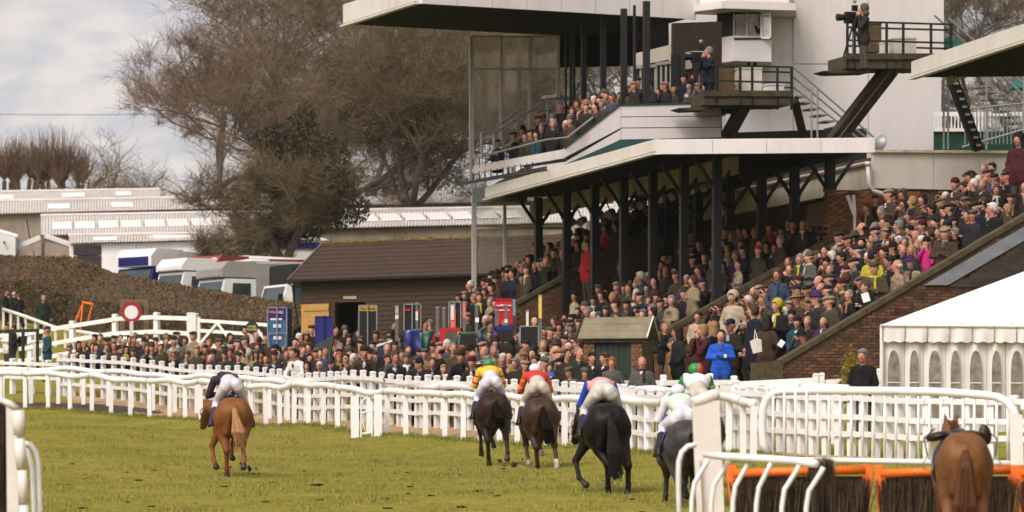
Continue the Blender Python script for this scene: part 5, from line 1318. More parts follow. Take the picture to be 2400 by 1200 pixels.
t = thing('shed', P(70, 640, 52.4), 'brown panelled end of a small shed above the hedge', 'shed', 'pale corrugated sheds on the hillside'); PAN = M('shed_panel', (.36, .29, .22), .8, .2, 2)
for i, x in enumerate((42, 61, 80, 110, 128, 146)):
    yt = 586 - (x - 42) * .35 if x < 90 else 566 + (x - 105) * .28
    b = MB(); b.prism([P(x, 640, 52.4), P(x + 17, 640, 52.4), P(x + 17, yt - (6 if x < 90 else -5), 52.4), P(x, yt, 52.4)], Vector((0, .08, 0)), PAN); b.build('wall_panel', t)
b = MB(); b.beam(P(38, 580, 52.3), P(94, 556, 52.3), .1, .22, SHEDW); b.beam(P(105, 552, 52.3), P(164, 572, 52.3), .1, .22, SHEDW); b.build('barge_board', t)
b = MB(); b.prism([P(95, 640, 52.2), P(104, 640, 52.2), P(104, 550, 52.2), P(95, 550, 52.2)], Vector((0, .1, 0)), M('brown_post', (.20, .13, .09), .8)); b.build('corner_board', t)
t = thing('shed', P(15, 640, 52.6), 'small white shed with a dark hatch at the left frame edge', 'shed', 'pale corrugated sheds on the hillside')
b = MB(); b.prism([P(-90, 640, 52.5), P(36, 640, 52.5), P(36, 556, 52.5), P(0, 545, 52.5), P(-90, 560, 52.5)], Vector((0, 2, 0)), SHEDW); b.build('wall', t)
b = MB(); b.beam(P(-2, 540, 52.4), P(42, 553, 52.4), .3, .12, ROOFL); b.build('roof_edge', t)
b = MB(); b.prism([P(8, 572, 52.55), P(12, 572, 52.55), P(12, 565, 52.55), P(8, 565, 52.55)], Vector((0, .1, 0)), WIND); b.build('hatch', t)
b = MB(); b.tube([P(62, 512, 52), P(70, 560, 52), P(80, 600, 52)], .025, STEEL, 4); tag(b.build('aerial_mast'), 'thin dark mast standing before the pale shed roofs', 'mast')

# ------------------------------------------------------------------ parked lorries
LW = M('lorry_white', (.80, .78, .76), .35, .05, 1.5, stain=(.66, .62, .57)); LG = M('lorry_grey', (.33, .315, .29), .5, .10, 1.5, stain=(.24, .22, .19)); LN = M('lorry_navy', (.012, .02, .12), .35, .15, 2)
LR = M('lorry_red', (.26, .045, .03), .4, .15, 2); LK = M('lorry_black', (.012, .012, .018), .4, .3, 2); TYRE = M('tyre', (.015, .015, .016), .9, .2, 8); SCR = M('windscreen', (.05, .07, .07), .12, .3, 2, spec=.8)
def lorry(px, ytop, s, L, W, label, body, cab, luton=None, cabh=2.3, stripe=None, head=(-.86, -.51), panels=4, roofm=None, cabl=1.9, badge=None, bodyh=None):
    """box lorry whose front lower edge centre is under pixel px; heading to the left and a little towards the camera"""
    tp = P(px, ytop, s); base = on_ground(tp); H = tp.z - base.z; cabh = H - cabh
    f = Vector((head[0], head[1], 0)).normalized(); sd = Vector((-f.y, f.x, 0)); sd = sd if sd.y < 0 else -sd      # sd: side towards the camera
    t = thing('horse_lorry', base, label, 'lorry', 'lorries parked behind the hedge')
    q = lambda a, c, z: base - f * a + sd * (c * W / 2) + Z * z
    b = MB(); b.prism([q(cabl, 1, .75), q(cabl + L, 1, .75), q(cabl + L, 1, H - .12), q(cabl + L, .93, H), q(cabl, .93, H), q(cabl, 1, H - .12)][:4] + [q(cabl, 1, H - .12)], -sd * W, body); b.build('box_body', t)
    b = MB(); b.prism([q(cabl, .96, H - .12), q(cabl + L, .96, H - .12), q(cabl + L, .8, H), q(cabl, .8, H)], -sd * W * .0 - f * .0 + Z * .001, roofm or body)
    b = MB(); b.prism([q(cabl - .02, 1, H - .12), q(cabl - .02, .86, H + .02), q(cabl - .02, -.86, H + .02), q(cabl - .02, -1, H - .12)], -f * (L + .04), roofm or body); b.build('roof', t)
    for i in range(1, panels):
        b = MB(); a = cabl + L * i / panels; b.beam(q(a, 1.01, .9), q(a, 1.01, H - .2), .05, .03, M('panel_strip', (.42, .40, .37), .5, .1, 3), up=sd); b.build('panel_strip', t)
    if stripe: b = MB(); b.prism([q(cabl + .1, 1.012, H - .55), q(cabl + L - .1, 1.012, H - .5), q(cabl + L - .1, 1.012, H - .22), q(cabl + .1, 1.012, H - .22)], sd * .01, stripe); b.build('stripe', t)
    b = MB(); b.prism([q(0, 1, .5), q(cabl, 1, .5), q(cabl, 1, cabh), q(.28, 1, cabh), q(.0, 1, cabh * .62)], -sd * W, cab); c_ = b.build('cab', t)
    b = MB(); b.prism([q(.55, 1.008, cabh * .60), q(1.45, 1.008, cabh * .60), q(1.45, 1.008, cabh * .93), q(.62, 1.008, cabh * .93)], sd * .012, SCR); w_ = b.build('side_window', c_); w_.location = (0, 0, 0)
    b = MB(); b.prism([q(-.015, .88, cabh * .64), q(-.015, -.88, cabh * .64), q(.24, -.88, cabh * .96), q(.24, .88, cabh * .96)], f * .012, SCR); w_ = b.build('windscreen', c_); w_.location = (0, 0, 0)
    for sg in (-1, 1):
        b = MB(); b.obox(q(-.1, sg * 1.12, cabh * .72), f * .08, sd * .09, Z * .22, LK); b.build('mirror', c_).location = (0, 0, 0)
        b = MB(); b.obox(q(-.02, sg * .7, .85), f * .03, sd * .18, Z * .09, ROOFL); b.build('headlight', c_).location = (0, 0, 0)
    if luton:
        b = MB(); b.prism([q(.12, 1, cabh + .06), q(cabl + .01, 1, cabh + .06), q(cabl + .01, 1, H - .03), q(.42, 1, H - .03), q(.12, 1, H - .35)], -sd * W, luton[0]); l_ = b.build('luton', t)
        b = MB(); b.prism([q(.105, .84, cabh + .10), q(.105, -.84, cabh + .10), q(.105, -.84, H - .38), q(.105, .84, H - .38)], f * .015, luton[1]); b.build('luton_front', l_).location = (0, 0, 0)
    for a in (1.0, cabl + L * .68, cabl + L * .68 + 1.1):
        for sg in (-1, 1):
            b = MB(); b.lathe(q(a, sg * .92, .48), [(.2, -.13), (.48, -.13), (.5, -.08), (.5, .08), (.48, .13), (.2, .13)], TYRE, 16, axis=sd); w_ = b.build('wheel', t)
            b = MB(); b.lathe(q(a, sg * (.92 + .11), .48), [(.05, -.02), (.24, -.02), (.24, .02)], GALV, 12, axis=sd); b.build('rim', w_).location = (0, 0, 0)
    return t
lorry(287, 553, 52.4, 8.5, 2.4, 'long white lorry roof with a navy stripe rising behind the other lorries', LW, LK, stripe=LN, cabh=.8, head=(-.96, -.28), cabl=1.2)
lorry(308, 582, 54.0, 4.6, 2.4, 'white horse lorry with a big navy blue cab', LW, LN, luton=(LW, LN), cabh=.86, head=(-.72, -.69))
lorry(462, 598, 55.2, 5.2, 2.3, 'red brown lorry half hidden behind the grey one', LR, LR, luton=(LR, LR), cabh=.9, head=(-.72, -.69), roofm=LW, panels=2)
lorry(390, 604, 55.4, 2.6, 2.1, 'rounded white van nose between the navy and the red lorry', LW, LW, luton=(LW, LW), cabh=.62, head=(-.82, -.57), panels=2)
lorry(484, 612, 56.4, 3.3, 2.35, 'grey panelled horse lorry with a white cab', LG, LW, luton=(LG, LG), cabh=.76, head=(-.86, -.51), cabl=1.7)
lorry(632, 622, 57.4, 3.0, 2.4, 'black lorry beside the farrier hut', LK, LW, cabh=.8, head=(-.9, -.44), cabl=.5, panels=1)
def car(px, ytop, s, label, paint):
    c = P(px, ytop, s); b0 = on_ground(c); h = max(1.3, c.z - b0.z); t = thing('parked_car', Vector((b0.x, b0.y, c.z - 1.45)), label, 'car'); z0 = c.z - 1.45
    q = lambda a, d, z: Vector((b0.x + a, b0.y + d, z0 + z))
    b = MB(); b.prism([q(-2, -.8, .3), q(2, -.8, .3), q(2.05, -.8, .75), q(1.5, -.8, .9), q(.9, -.72, 1.4), q(-.9, -.72, 1.42), q(-1.5, -.8, .92), q(-2.05, -.8, .8)], Vector((0, 1.6, 0)), paint); b.build('body', t)
    b = MB(); b.prism([q(1.35, -.82, .93), q(.85, -.75, 1.34), q(-.85, -.75, 1.36), q(-1.35, -.82, .93)], Vector((0, -.01, 0)), SCR); b.build('side_window', t)
    for a in (-1.3, 1.3):
        b = MB(); b.lathe(q(a, -.78, .32), [(.1, -.09), (.31, -.09), (.32, .09), (.1, .09)], TYRE, 14, axis=(0, 1, 0)); b.build('wheel', t)
    return t
car(222, 637, 53.0, 'white car roof just showing over the hedge', LW)

# ------------------------------------------------------------------ trees
BARK = M('bark', (.085, .062, .050), .95, .3, 6, bump=.4); TWIG = M('twig_brown', (.170, .118, .072), .9, .3, 3); TWIGR = M('twig_red', (.215, .130, .092), .9, .3, 3); TWIGO = M('twig_olive', (.140, .105, .050), .9, .3, 3)
IVYM = [M('ivy_dark', (.026, .024, .010), .8, .3, 4), M('ivy_green', (.058, .052, .018), .8, .3, 4), M('ivy_brown', (.105, .070, .034), .9, .3, 4)]
def grow(root, h, spread, r0, seed, levels=6, lean=(0, 0), up=.35, kids=(3, 4), first=.28, twist=.75, ratio=.72, twig_n=5, droop=0.0, twig_len=None):
    """branching skeleton: list of (a, b, ra, rb, level)"""
    rr = random.Random(seed); segs = []
    def rec(p, d, L, r, lv):
        n = 3 if lv < 3 else 2; q = p; dd = d.copy(); rr_ = r
        for i in range(n):
            dd = (dd + Vector((rr.gauss(0, .16), rr.gauss(0, .16), rr.gauss(0, .10) + up * .10 - droop * .1 * lv))).normalized()
            e = q + dd * (L / n); re = rr_ * (.87 if lv else .93); segs.append((q, e, rr_, re, lv)); q, rr_ = e, re
            if lv and lv < levels and rr.random() < .45:
                sd_ = (dd + Vector((rr.gauss(0, twist), rr.gauss(0, twist), rr.gauss(.1, twist * .7)))).normalized(); rec(q, sd_, L * rr.uniform(.45, .7), max(.006, rr_ * .5), lv + 1)
        if lv >= levels: return
        for k in range(rr.randint(*kids)):
            nd = (dd * .75 + Vector((rr.gauss(0, twist) * spread, rr.gauss(0, twist) * spread, rr.gauss(up * .6, twist * .5)))).normalized()
            rec(q, nd, L * rr.uniform(ratio - .12, ratio + .08), max(.006, rr_ * rr.uniform(.5, .72)), lv + 1)
    rec(root, Vector((lean[0], lean[1], 1)).normalized(), h * first, r0, 0)
    return segs
def seg_mesh(name, segs, mats, pick, sides=None):
    a = np.array([s[0][:] for s in segs]); b_ = np.array([s[1][:] for s in segs]); ra = np.array([s[2] for s in segs]); rb = np.array([s[3] for s in segs])
    n = 3 if sides is None else sides
    d = b_ - a; d /= np.linalg.norm(d, axis=1)[:, None] + 1e-9; ref = np.where(np.abs(d[:, 2:3]) > .9, [[1., 0, 0]], [[0, 0, 1.]]); x = np.cross(d, ref); x /= np.linalg.norm(x, axis=1)[:, None]; y = np.cross(d, x)
    V = np.empty((len(segs), 2 * n, 3))
    for j in range(n):
        an = 2 * math.pi * j / n; o = x * math.cos(an) + y * math.sin(an); V[:, j] = a + o * ra[:, None]; V[:, n + j] = b_ + o * rb[:, None]
    base = np.arange(len(segs))[:, None] * 2 * n
    Q = np.concatenate([np.stack([base[:, 0] + j, base[:, 0] + (j + 1) % n, base[:, 0] + n + (j + 1) % n, base[:, 0] + n + j], 1) for j in range(n)])
    mi = np.tile(np.array([pick(s) for s in segs]), n)
    return np_mesh(name, V.reshape(-1, 3), quads=Q, mats=mats, mi=mi, smooth=True)
def leaf_cloud(name, parent, centers, radii, count, size, mats, probs, seed, flat=.5, gaps=.35):
    rr = np.random.RandomState(seed); cs = np.array(centers, float); rs_ = np.array(radii, float); w = rs_[:, 0] * rs_[:, 1] * rs_[:, 2]; w = w / w.sum()
    k = rr.choice(len(cs), count, p=w); dr = rr.normal(0, 1, (count, 3)); dr /= np.linalg.norm(dr, axis=1)[:, None]
    p = cs[k] + dr * rs_[k] * (rr.rand(count, 1) ** .30) + rr.normal(0, .06, (count, 3))
    f = np.sin(p[:, 0] * 2.1 + seed) * np.sin(p[:, 2] * 1.9 + p[:, 1]) + np.sin(p[:, 0] * .9 + p[:, 2] * .8 + 2); p = p[f > np.quantile(f, gaps)]; count = len(p)
    A = rr.normal(0, 1, (count, 3)); A /= np.linalg.norm(A, axis=1)[:, None]; B = np.cross(A, rr.normal(0, 1, (count, 3))); B /= np.linalg.norm(B, axis=1)[:, None]
    r_ = rr.uniform(.5, 1.2, (count, 1)) * size
    V = np.stack([p - A * r_, p + B * r_ * flat, p + A * r_, p - B * r_ * flat], 1).reshape(-1, 3); Q = np.arange(count * 4).reshape(-1, 4)
    mi = rr.choice(len(mats), count, p=probs)
    o = link(name, np_mesh(name, V, quads=Q, mats=mats, mi=mi, smooth=False), parent, -world_off(parent)); o['kind'] = 'stuff'; return o
def tree(name, px, s, ybase, height, label, seed, spread=1.0, r0=.35, twig=TWIG, levels=6, ivy=None, ivy_n=0, spray=19000, **kw):
    b0 = on_ground(P(px, ybase, s)) - Z * .3; t = thing(name, b0, label, 'tree', 'trees behind the sheds and the stand')
    segs = grow(b0, height, spread, r0, seed, levels, **kw)
    r9 = random.Random(1); segs = [q for q in segs if q[4] < 6 or r9.random() < .22]
    tr_ = [q for q in segs if q[4] <= 1]; cr_ = [q for q in segs if q[4] > 1]
    link('trunk', seg_mesh('trunk', tr_, [BARK], lambda q: 0, 7), t, -t.location)
    o = link('crown', seg_mesh('crown', cr_, [BARK, twig], lambda q: 0 if q[4] < 4 else 1, 3), t, -t.location)
    tips = [q for q in segs if q[4] >= levels - 2]; rr = np.random.RandomState(seed); k = rr.randint(0, len(tips), spray); A = np.array([tips[i][1][:] for i in k]); D0 = np.array([(tips[i][1] - tips[i][0]).normalized()[:] for i in k])
    D = D0 * .7 + rr.normal(0, .55, (spray, 3)); D[:, 2] += .12; D /= np.linalg.norm(D, axis=1)[:, None]; L = rr.uniform(.3, 1.0, (spray, 1)); W = np.cross(D, rr.normal(0, 1, (spray, 3))); W /= np.linalg.norm(W, axis=1)[:, None]; A -= D0 * rr.uniform(0, .5, (spray, 1))
    E = A + D * L + np.array([0, 0, .05]); w = .0105
    V = np.stack([A - W * w, A + W * w, E + W * w * .4, E - W * w * .4], 1).reshape(-1, 3); b6 = np.arange(spray)[:, None] * 4
    o = link('twigs', np_mesh('twigs', V, quads=b6 + [0, 1, 2, 3], mats=[twig, TWIG], mi=rr.choice(2, spray, p=[.7, .3]), smooth=False), t, -t.location); o['kind'] = 'stuff'
    if ivy: leaf_cloud('ivy', t, [P(*c)[:] for c, r in ivy], [r for c, r in ivy], ivy_n, .085, IVYM, [.40, .30, .30], seed)
    return t
tree('bare_tree', 492, 46, 560, 23, 'tall bare beech with a thick trunk left of the dark ivy tree', 21, spread=1.0, r0=.36, twig=TWIGR, levels=6, first=.27, kids=(3, 4), ratio=.70)
tree('ivy_tree', 735, 54, 640, 16.5, 'broad tree smothered in dark ivy behind the farrier hut', 5, spread=1.15, r0=.42, twig=TWIGO, levels=6, first=.20, ratio=.73,
     ivy=[((720, 510, 54), (1.5, 1.3, 1.3)), ((735, 440, 54), (1.75, 1.4, 1.3)), ((660, 470, 54.3), (1.2, 1, .9)), ((800, 480, 54.3), (1.3, 1.1, 1.1)), ((690, 370, 54), (1.5, 1.3, 1.2)), ((790, 390, 53.5), (1.5, 1.3, 1.2)), ((640, 330, 54), (1.0, 1, .9)), ((840, 300, 53), (1.3, 1.2, 1.3)), ((740, 290, 53.5), (1.3, 1.2, 1.1)), ((700, 570, 54.5), (1.0, .8, .7)), ((610, 420, 52.5), (.8, .7, .6)), ((880, 400, 53), (1.0, .9, .9))], ivy_n=34000)
tree('bare_tree', 860, 49, 600, 24, 'brown twiggy oak rising behind the ivy tree', 33, spread=1.1, r0=.36, twig=TWIG, levels=6, first=.25, ratio=.73, ivy=[((860, 230, 49), (1.6, 1.3, 1.6)), ((930, 320, 49), (1.5, 1.2, 1.5)), ((800, 160, 49), (1.3, 1.2, 1.3))], ivy_n=4500)
tree('bare_tree', 1010, 50, 600, 22, 'olive brown tree left of the glazed screen', 44, spread=1.1, r0=.34, twig=TWIGO, levels=6, first=.24, ratio=.73, ivy=[((1000, 260, 50), (1.7, 1.3, 1.7)), ((1040, 390, 50), (1.4, 1.2, 1.3)), ((940, 400, 50), (1.2, 1.1, 1.2))], ivy_n=5200)
tree('bare_tree', 1190, 47, 620, 24, 'brown tree seen through the glazed screen', 57, spread=1.1, r0=.34, twig=TWIG, levels=6, first=.26, ratio=.73, ivy=[((1180, 300, 47), (1.7, 1.3, 2.0)), ((1260, 220, 47), (1.5, 1.2, 1.6))], ivy_n=3800)
tree('bare_tree', 1420, 44, 620, 24, 'brown tree glimpsed under the upper roof of the stand', 63, spread=1.1, r0=.34, twig=TWIG, levels=5, first=.26, ratio=.74, spray=12000)
tree('bare_tree', 690, 43, 560, 27, 'tall slender bare tree behind the beech and the ivy tree', 71, spread=1.0, r0=.34, twig=TWIG, levels=6, first=.28, ratio=.71)
tree('bare_tree', 2330, 44, 560, 28, 'brown winter tree above the second stand roof', 82, spread=1.1, r0=.36, twig=TWIG, levels=6, first=.3, ratio=.72, spray=30000)
tree('bare_tree', 2270, 41, 560, 28, 'second brown winter tree behind the tower edge', 84, spread=1.1, r0=.36, twig=TWIGO, levels=6, first=.28, ratio=.72, spray=24000)
tree('bare_tree', 935, 45, 600, 25, 'brown tree filling the gap right of the twiggy oak', 101, spread=1.1, r0=.34, twig=TWIG, levels=6, first=.24, ratio=.73)
tree('bare_tree', 780, 46, 600, 26, 'tall olive tree rising straight behind the ivy tree', 113, spread=1.05, r0=.36, twig=TWIGO, levels=6, first=.25, ratio=.73, ivy=[((790, 200, 46), (1.6, 1.3, 1.8)), ((700, 230, 46), (1.4, 1.2, 1.3)), ((650, 150, 46), (1.2, 1, 1.1)), ((600, 260, 46), (1.2, 1, 1.2)), ((860, 300, 46), (1.4, 1.2, 1.4))], ivy_n=15000)
tree('bare_tree', 600, 44, 580, 26, 'slender brown tree between the beech and the olive tree', 121, spread=1.05, r0=.3, twig=TWIG, levels=6, first=.28, ratio=.72)
tree('small_tree', 305, 41, 520, 9, 'small dark bare tree left of the beech trunk', 91, spread=1.3, r0=.16, twig=TWIG, levels=5, first=.2, ratio=.74, spray=9000)
tree('small_tree', 395, 40, 520, 8, 'low tangled dark thorn at the foot of the beech', 95, spread=1.5, r0=.16, twig=TWIG, levels=5, first=.16, ratio=.74, spray=8000)
# pollards with a brush of upright reddish shoots
for i, (px, hgt, lab) in enumerate(((8, 3.0, 'reddish pollard at the left frame edge behind the sheds'), (62, 2.5, 'low reddish pollard between its two taller neighbours'), (128, 3.6, 'tallest reddish pollard with a fan of upright shoots'), (172, 2.6, 'small reddish pollard nearest the bare beech'))):
    b0 = P(px, 478, 38); b0 = Vector((b0.x, b0.y, gz(b0.x, b0.y))); top_ = P(px, 425, 38).z; t = thing('pollard_tree', b0, lab, 'tree', 'pollards behind the sheds'); rr = random.Random(i + 3)
    tr_ = []; sh = []
    for k in range(5):
        a = b0 + Vector((rr.uniform(-.3, .3), 0, 0)); e = Vector((b0.x + rr.uniform(-.9, .9), b0.y + rr.uniform(-.5, .5), top_ + rr.uniform(-.4, .3))); m_ = a.lerp(e, .5) + Vector((rr.uniform(-.15, .15), 0, 0)); tr_ += [(a, m_, .16, .13, 0), (m_, e, .13, .14, 0)]
        for j in range(85):
            d = Vector((rr.gauss(0, .33), rr.gauss(0, .3), 1)).normalized(); L = hgt * rr.uniform(.45, 1.0); m2 = e + d * L * .5 + Vector((rr.gauss(0, .06), 0, 0)); sh += [(e, m2, .022, .016, 2), (m2, m2 + (d + Z * .25).normalized() * L * .5, .016, .006, 3)]
    link('trunk', seg_mesh('trunk', tr_, [BARK], lambda q: 0, 7), t, -t.location); o = link('crown', seg_mesh('crown', sh, [TWIGR], lambda q: 0, 3), t, -t.location)
# far off belt of winter wood on the slope behind everything
wood = MB(); rr = random.Random(77); segs = []
for i in range(34):
    px = rr.uniform(1080, 2560) if i % 2 else rr.uniform(180, 1100); s = rr.uniform(34, 40); b0 = P(px, 560, s); b0.z = gz(b0.x, b0.y); segs += grow(b0, rr.uniform(9, 13) if px < 1050 else rr.uniform(14, 22), 1.1, .2, i, 4, first=.25, kids=(3, 4), ratio=.76)
tag(link('wood', seg_mesh('wood', segs, [BARK, TWIG], lambda q: 0 if q[4] < 2 else 1, 3)), 'belt of brown winter wood on the slope behind stand and sheds', 'wood', kind='stuff')
o = thing('conifer', on_ground(P(1993, 1000, 112)), 'small golden upright conifer beside the dark coated person by the fence', 'conifer')
b = MB(); b.tube([o.location - Z * .1, o.location + Z * 1.3], [.04, .015], BARK, 6); b.build('trunk', o)
q0 = P(1993, 905, 112); cs = [(q0 + Z * dz)[:] for dz in (-.35, -.05, .2, .45, .68)]; leaf_cloud('foliage', o, cs, [(.25, .22, .3), (.22, .2, .28), (.17, .16, .25), (.11, .1, .24), (.05, .05, .22)], 5200, .030, [M('golden_a', (.36, .27, .02), .8, .3, 8), M('golden_b', (.20, .17, .02), .8, .3, 8)], [.6, .4], 3, gaps=.1)
b = MB(); b.tube([P(-400, 268, 30), P(0, 268, 30), P(120, 269, 30), P(250, 269, 30), P(900, 262, 30)], .02, STEEL, 4); tag(b.build('overhead_wire'), 'thin dark overhead wire crossing in front of the misty hill', 'wire')

# ------------------------------------------------------------------ bookmakers' boards, joints and light poles
def board(px0, px1, y0, y1, s, label, face, trim=GALV, text=(), header=None, feet=True, side=None, pole=True):
    c = P((px0 + px1) / 2, y1, s); t = thing('bookmaker_board', on_ground(c), label, 'betting board', 'bookmakers boards among the crowd'); w = (px1 - px0) / s; dep = .12
    A = lambda x, y, d=0: P(x, y, s) + Vector((0, d, 0))
    b = MB(); b.prism([A(px0, y1), A(px1, y1), A(px1, y0), A(px0, y0)], Vector((0, dep, 0)), face); b.build('panel', t)
    for (xa, ya, xb, yb) in ((px0, y0, px1, y0), (px0, y0, px0, y1), (px1, y0, px1, y1)):
        b = MB(); b.beam(A(xa, ya, -.01), A(xb, yb, -.01), .03, .03, trim, up=Vector((0, 1, 0)) if xa == xb else Z); b.build('frame', t)
    if header:
        ya, yb, m_ = header; b = MB(); b.prism([A(px0 + 1, yb, -.012), A(px1 - 1, yb, -.012), A(px1 - 1, ya, -.012), A(px0 + 1, ya, -.012)], Vector((0, .01, 0)), m_); b.build('header', t)
    if side: b = MB(); b.prism([A(px1, y1, .0), A(px1, y0, .0), A(px1 + side[0], y0 + 2, .25), A(px1 + side[0], y1, .25)], Vector((.01, 0, 0)), side[1]); b.build('side_panel', t)
    if pole:
        xm = (px0 + px1) / 2; b = MB(); b.tube([A(xm, y0 - 3, -.05), on_ground(A(xm, y1, -.05))], .022, trim, 6); b.build('pole', t)
    for x, y, txt, h, m_, wf in text: text_part('lettering', txt, h, m_, A(x, y, -.035), (1, 0, 0), (0, 0, 1), t, wfit=wf)
    if feet:
        for dx in (-.3, 0, .3): b = MB(); g = on_ground(c); b.beam(Vector((c.x, c.y + .03, c.z)), Vector((g.x + dx, g.y + .03 + abs(dx), g.z)), .03, .03, trim, up=Vector((0, 1, 0))); b.build('leg', t)
    return t
NAVY = M('board_navy', (.020, .018, .16), .4, .1, 3); BLUE = M('board_blue', (.035, .13, .26), .4, .1, 3); REDB = M('board_red', (.52, .012, .018), .4, .1, 3); ORT = M('text_orange', (.75, .22, .02), .4); WHT = M('text_white', (.85, .82, .82), .4); BLK = M('board_black', (.008, .007, .009), .5, .2, 3); YELB = M('board_yellow', (.72, .37, .012), .4, .1, 3); TXB = M('text_black', (.03, .02, .015), .5); LTB = M('board_light_blue', (.20, .35, .45), .4, .1, 3)
s1 = 80
t = board(627, 672, 721, 812, s1, 'tall blue board with orange and white heading beside the green round sign', BLUE, header=(723, 750, NAVY), side=(11, M('board_navy_side', (.02, .03, .09), .5)), text=[(639.5, 732, 'William', .105, ORT, .24), (658, 732, 'HILL', .105, WHT, .165)])
for x0, x1, y0, y1 in ((633, 661, 746, 750.5), (640, 659, 760, 768), (641, 660, 788, 796)):
    b = MB(); b.prism([P(x0, y1, s1) - Vector((0, .03, 0)), P(x1, y1, s1) - Vector((0, .03, 0)), P(x1, y0, s1) - Vector((0, .03, 0)), P(x0, y0, s1) - Vector((0, .03, 0))], Vector((0, .01, 0)), M('price_card', (.72, .68, .70), .5, .1, 12)); b.build('price_card', t)
b = MB(); b.tube([P(631, 815, s1) - Vector((0, .06, 0)), P(631, 782, s1) - Vector((0, .06, 0)), P(669, 781, s1) - Vector((0, .06, 0)), P(669, 815, s1) - Vector((0, .06, 0))], .02, GALV, 6); b.build('stand_hoop', t)
t = board(739, 779, 742, 815, 81, 'plain navy board in front of the yellow hut door', M('board_royal', (.018, .02, .17), .4, .1, 3), trim=NAVY)
b = MB(); q = [P(742, 806, 82), P(782, 785, 82), P(773, 840, 82), P(736, 818, 82)]; b.prism(q, Vector((.02, .3, 0)), M('grey_tarp', (.055, .06, .065), .7, .2, 4)); b.build('tarp', t)
board(841, 883, 716, 800, 80, 'black board with a yellow heading in front of the farrier door', BLK, header=(717, 729, YELB), text=[(862, 723, 'ALAN SPENCER', .075, TXB, .46)])
t = board(947, 986, 713, 775, 84, 'black board with two small red headings beside the blue tarpaulin', BLK, text=[])
for x0, x1 in ((948, 962), (974, 988)):
    b = MB(); b.prism([P(x0, 729, 84) - Vector((0, .03, 0)), P(x1, 729, 84) - Vector((0, .03, 0)), P(x1, 724, 84) - Vector((0, .03, 0)), P(x0, 724, 84) - Vector((0, .03, 0))], Vector((0, .01, 0)), REDB); b.build('header', t)
t = board(1162, 1200, 701, 760, 86, 'red board with white heading beside a pale blue strip', REDB, trim=REDB, text=[(1181, 715.5, 'Ladbrokes', .088, WHT, .40)], pole=False)
b = MB(); b.prism([P(1201, 740, 86), P(1208, 740, 86), P(1207, 701, 86), P(1200, 701, 86)], Vector((0, .12, 0)), LTB); b.build('side_strip', t); b = MB(); b.prism([P(1169, 728.5, 86) - Vector((0, .03, 0)), P(1194, 728.5, 86) - Vector((0, .03, 0)), P(1194, 725.5, 86) - Vector((0, .03, 0)), P(1169, 725.5, 86) - Vector((0, .03, 0))], Vector((0, .01, 0)), MATS['price_card']); b.build('price_card', t)
board(1052, 1080, 708, 768, 84, 'black panel behind the red bookmaker joint', BLK)
board(1219, 1262, 765, 812, 92, 'empty black screen on a metal frame beside the yellow topped pole', BLK, trim=GALV, pole=False)
t = bpy.data.objects.get('bookmaker_board.006')
POLEM = M('joint_pole', (.15, .14, .13), .5, .2, 6)
def lightpole(px, y0, s, w, label, bits=()):
    c = P(px, y0, s); g = on_ground(c); t = thing('light_pole', g, label, 'pole', 'poles of the bookmakers joints')
    b = MB(); b.prism([Vector((c.x - w / 2, c.y, g.z)), Vector((c.x + w / 2, c.y, g.z)), Vector((c.x + w / 2, c.y, c.z)), Vector((c.x - w / 2, c.y, c.z))], Vector((0, .05, 0)), POLEM); b.build('pole', t)
    b = MB(); b.obox(Vector((c.x, c.y + .025, c.z + .015)), Vector((w * .6, 0, 0)), Vector((0, .04, 0)), Z * .02, GALV); b.build('cap', t)
    for ya, yb, m_ in bits:
        b = MB(); b.prism([P(px, yb, s) + Vector((-w * .48, -.012, 0)), P(px, yb, s) + Vector((w * .48, -.012, 0)), P(px, ya, s) + Vector((w * .48, -.012, 0)), P(px, ya, s) + Vector((-w * .48, -.012, 0))], Vector((0, .01, 0)), m_); b.build('label_strip', t)
WS, OS, RS_ = M('strip_white', (.75, .70, .68), .5, .1, 9), M('strip_orange', (.75, .12, .02), .5), M('strip_pink', (.70, .20, .14), .5, .2, 14)
for px, y0, s, w, lab, bits in ((930, 719, 84, .09, 'bookmaker pole with two pale strips left of the blue tarpaulin', ((720, 735, M('strip_grey', (.45, .42, .45), .5)), (738, 748, WS))), (977, 712, 84.5, .07, 'thin pole with a blank white card in front of the black board', ((730, 751, WS),)),
    (1025, 722, 86, .09, 'dark pole left of the red joint', ()), (1040, 723, 86, .09, 'rusty twin of the dark pole left of the red joint', ()), (1060, 715, 86, .10, 'pole with white printed strips above the red joint', ((716, 750, WS), (752, 768, RS_))), (1066, 729, 86.5, .05, 'short orange pole on the red joint', ((729, 767, OS),)),
    (1088, 709, 86, .085, 'pole with a pink printed strip right of the red joint', ((710, 746, RS_),)), (1117, 716, 87, .09, 'bare grey pole by the grey canvas', ()), (1164, 728, 88, .10, 'dark ribbed pole in front of the red board', ()), (1186, 716, 88, .09, 'tall khaki pole across the red board', ((748, 757, WS),)), (1236, 730, 90, .07, 'white jointed pole beside the black screen', ((731, 765, WS),)), (1266, 694, 92, .085, 'tall pole with a long yellow strip at the foot of the dark column', ((695, 746, M('strip_yellow', (.74, .52, .11), .5, .1, 7)),))):
    lightpole(px, y0, s, w, lab, bits)
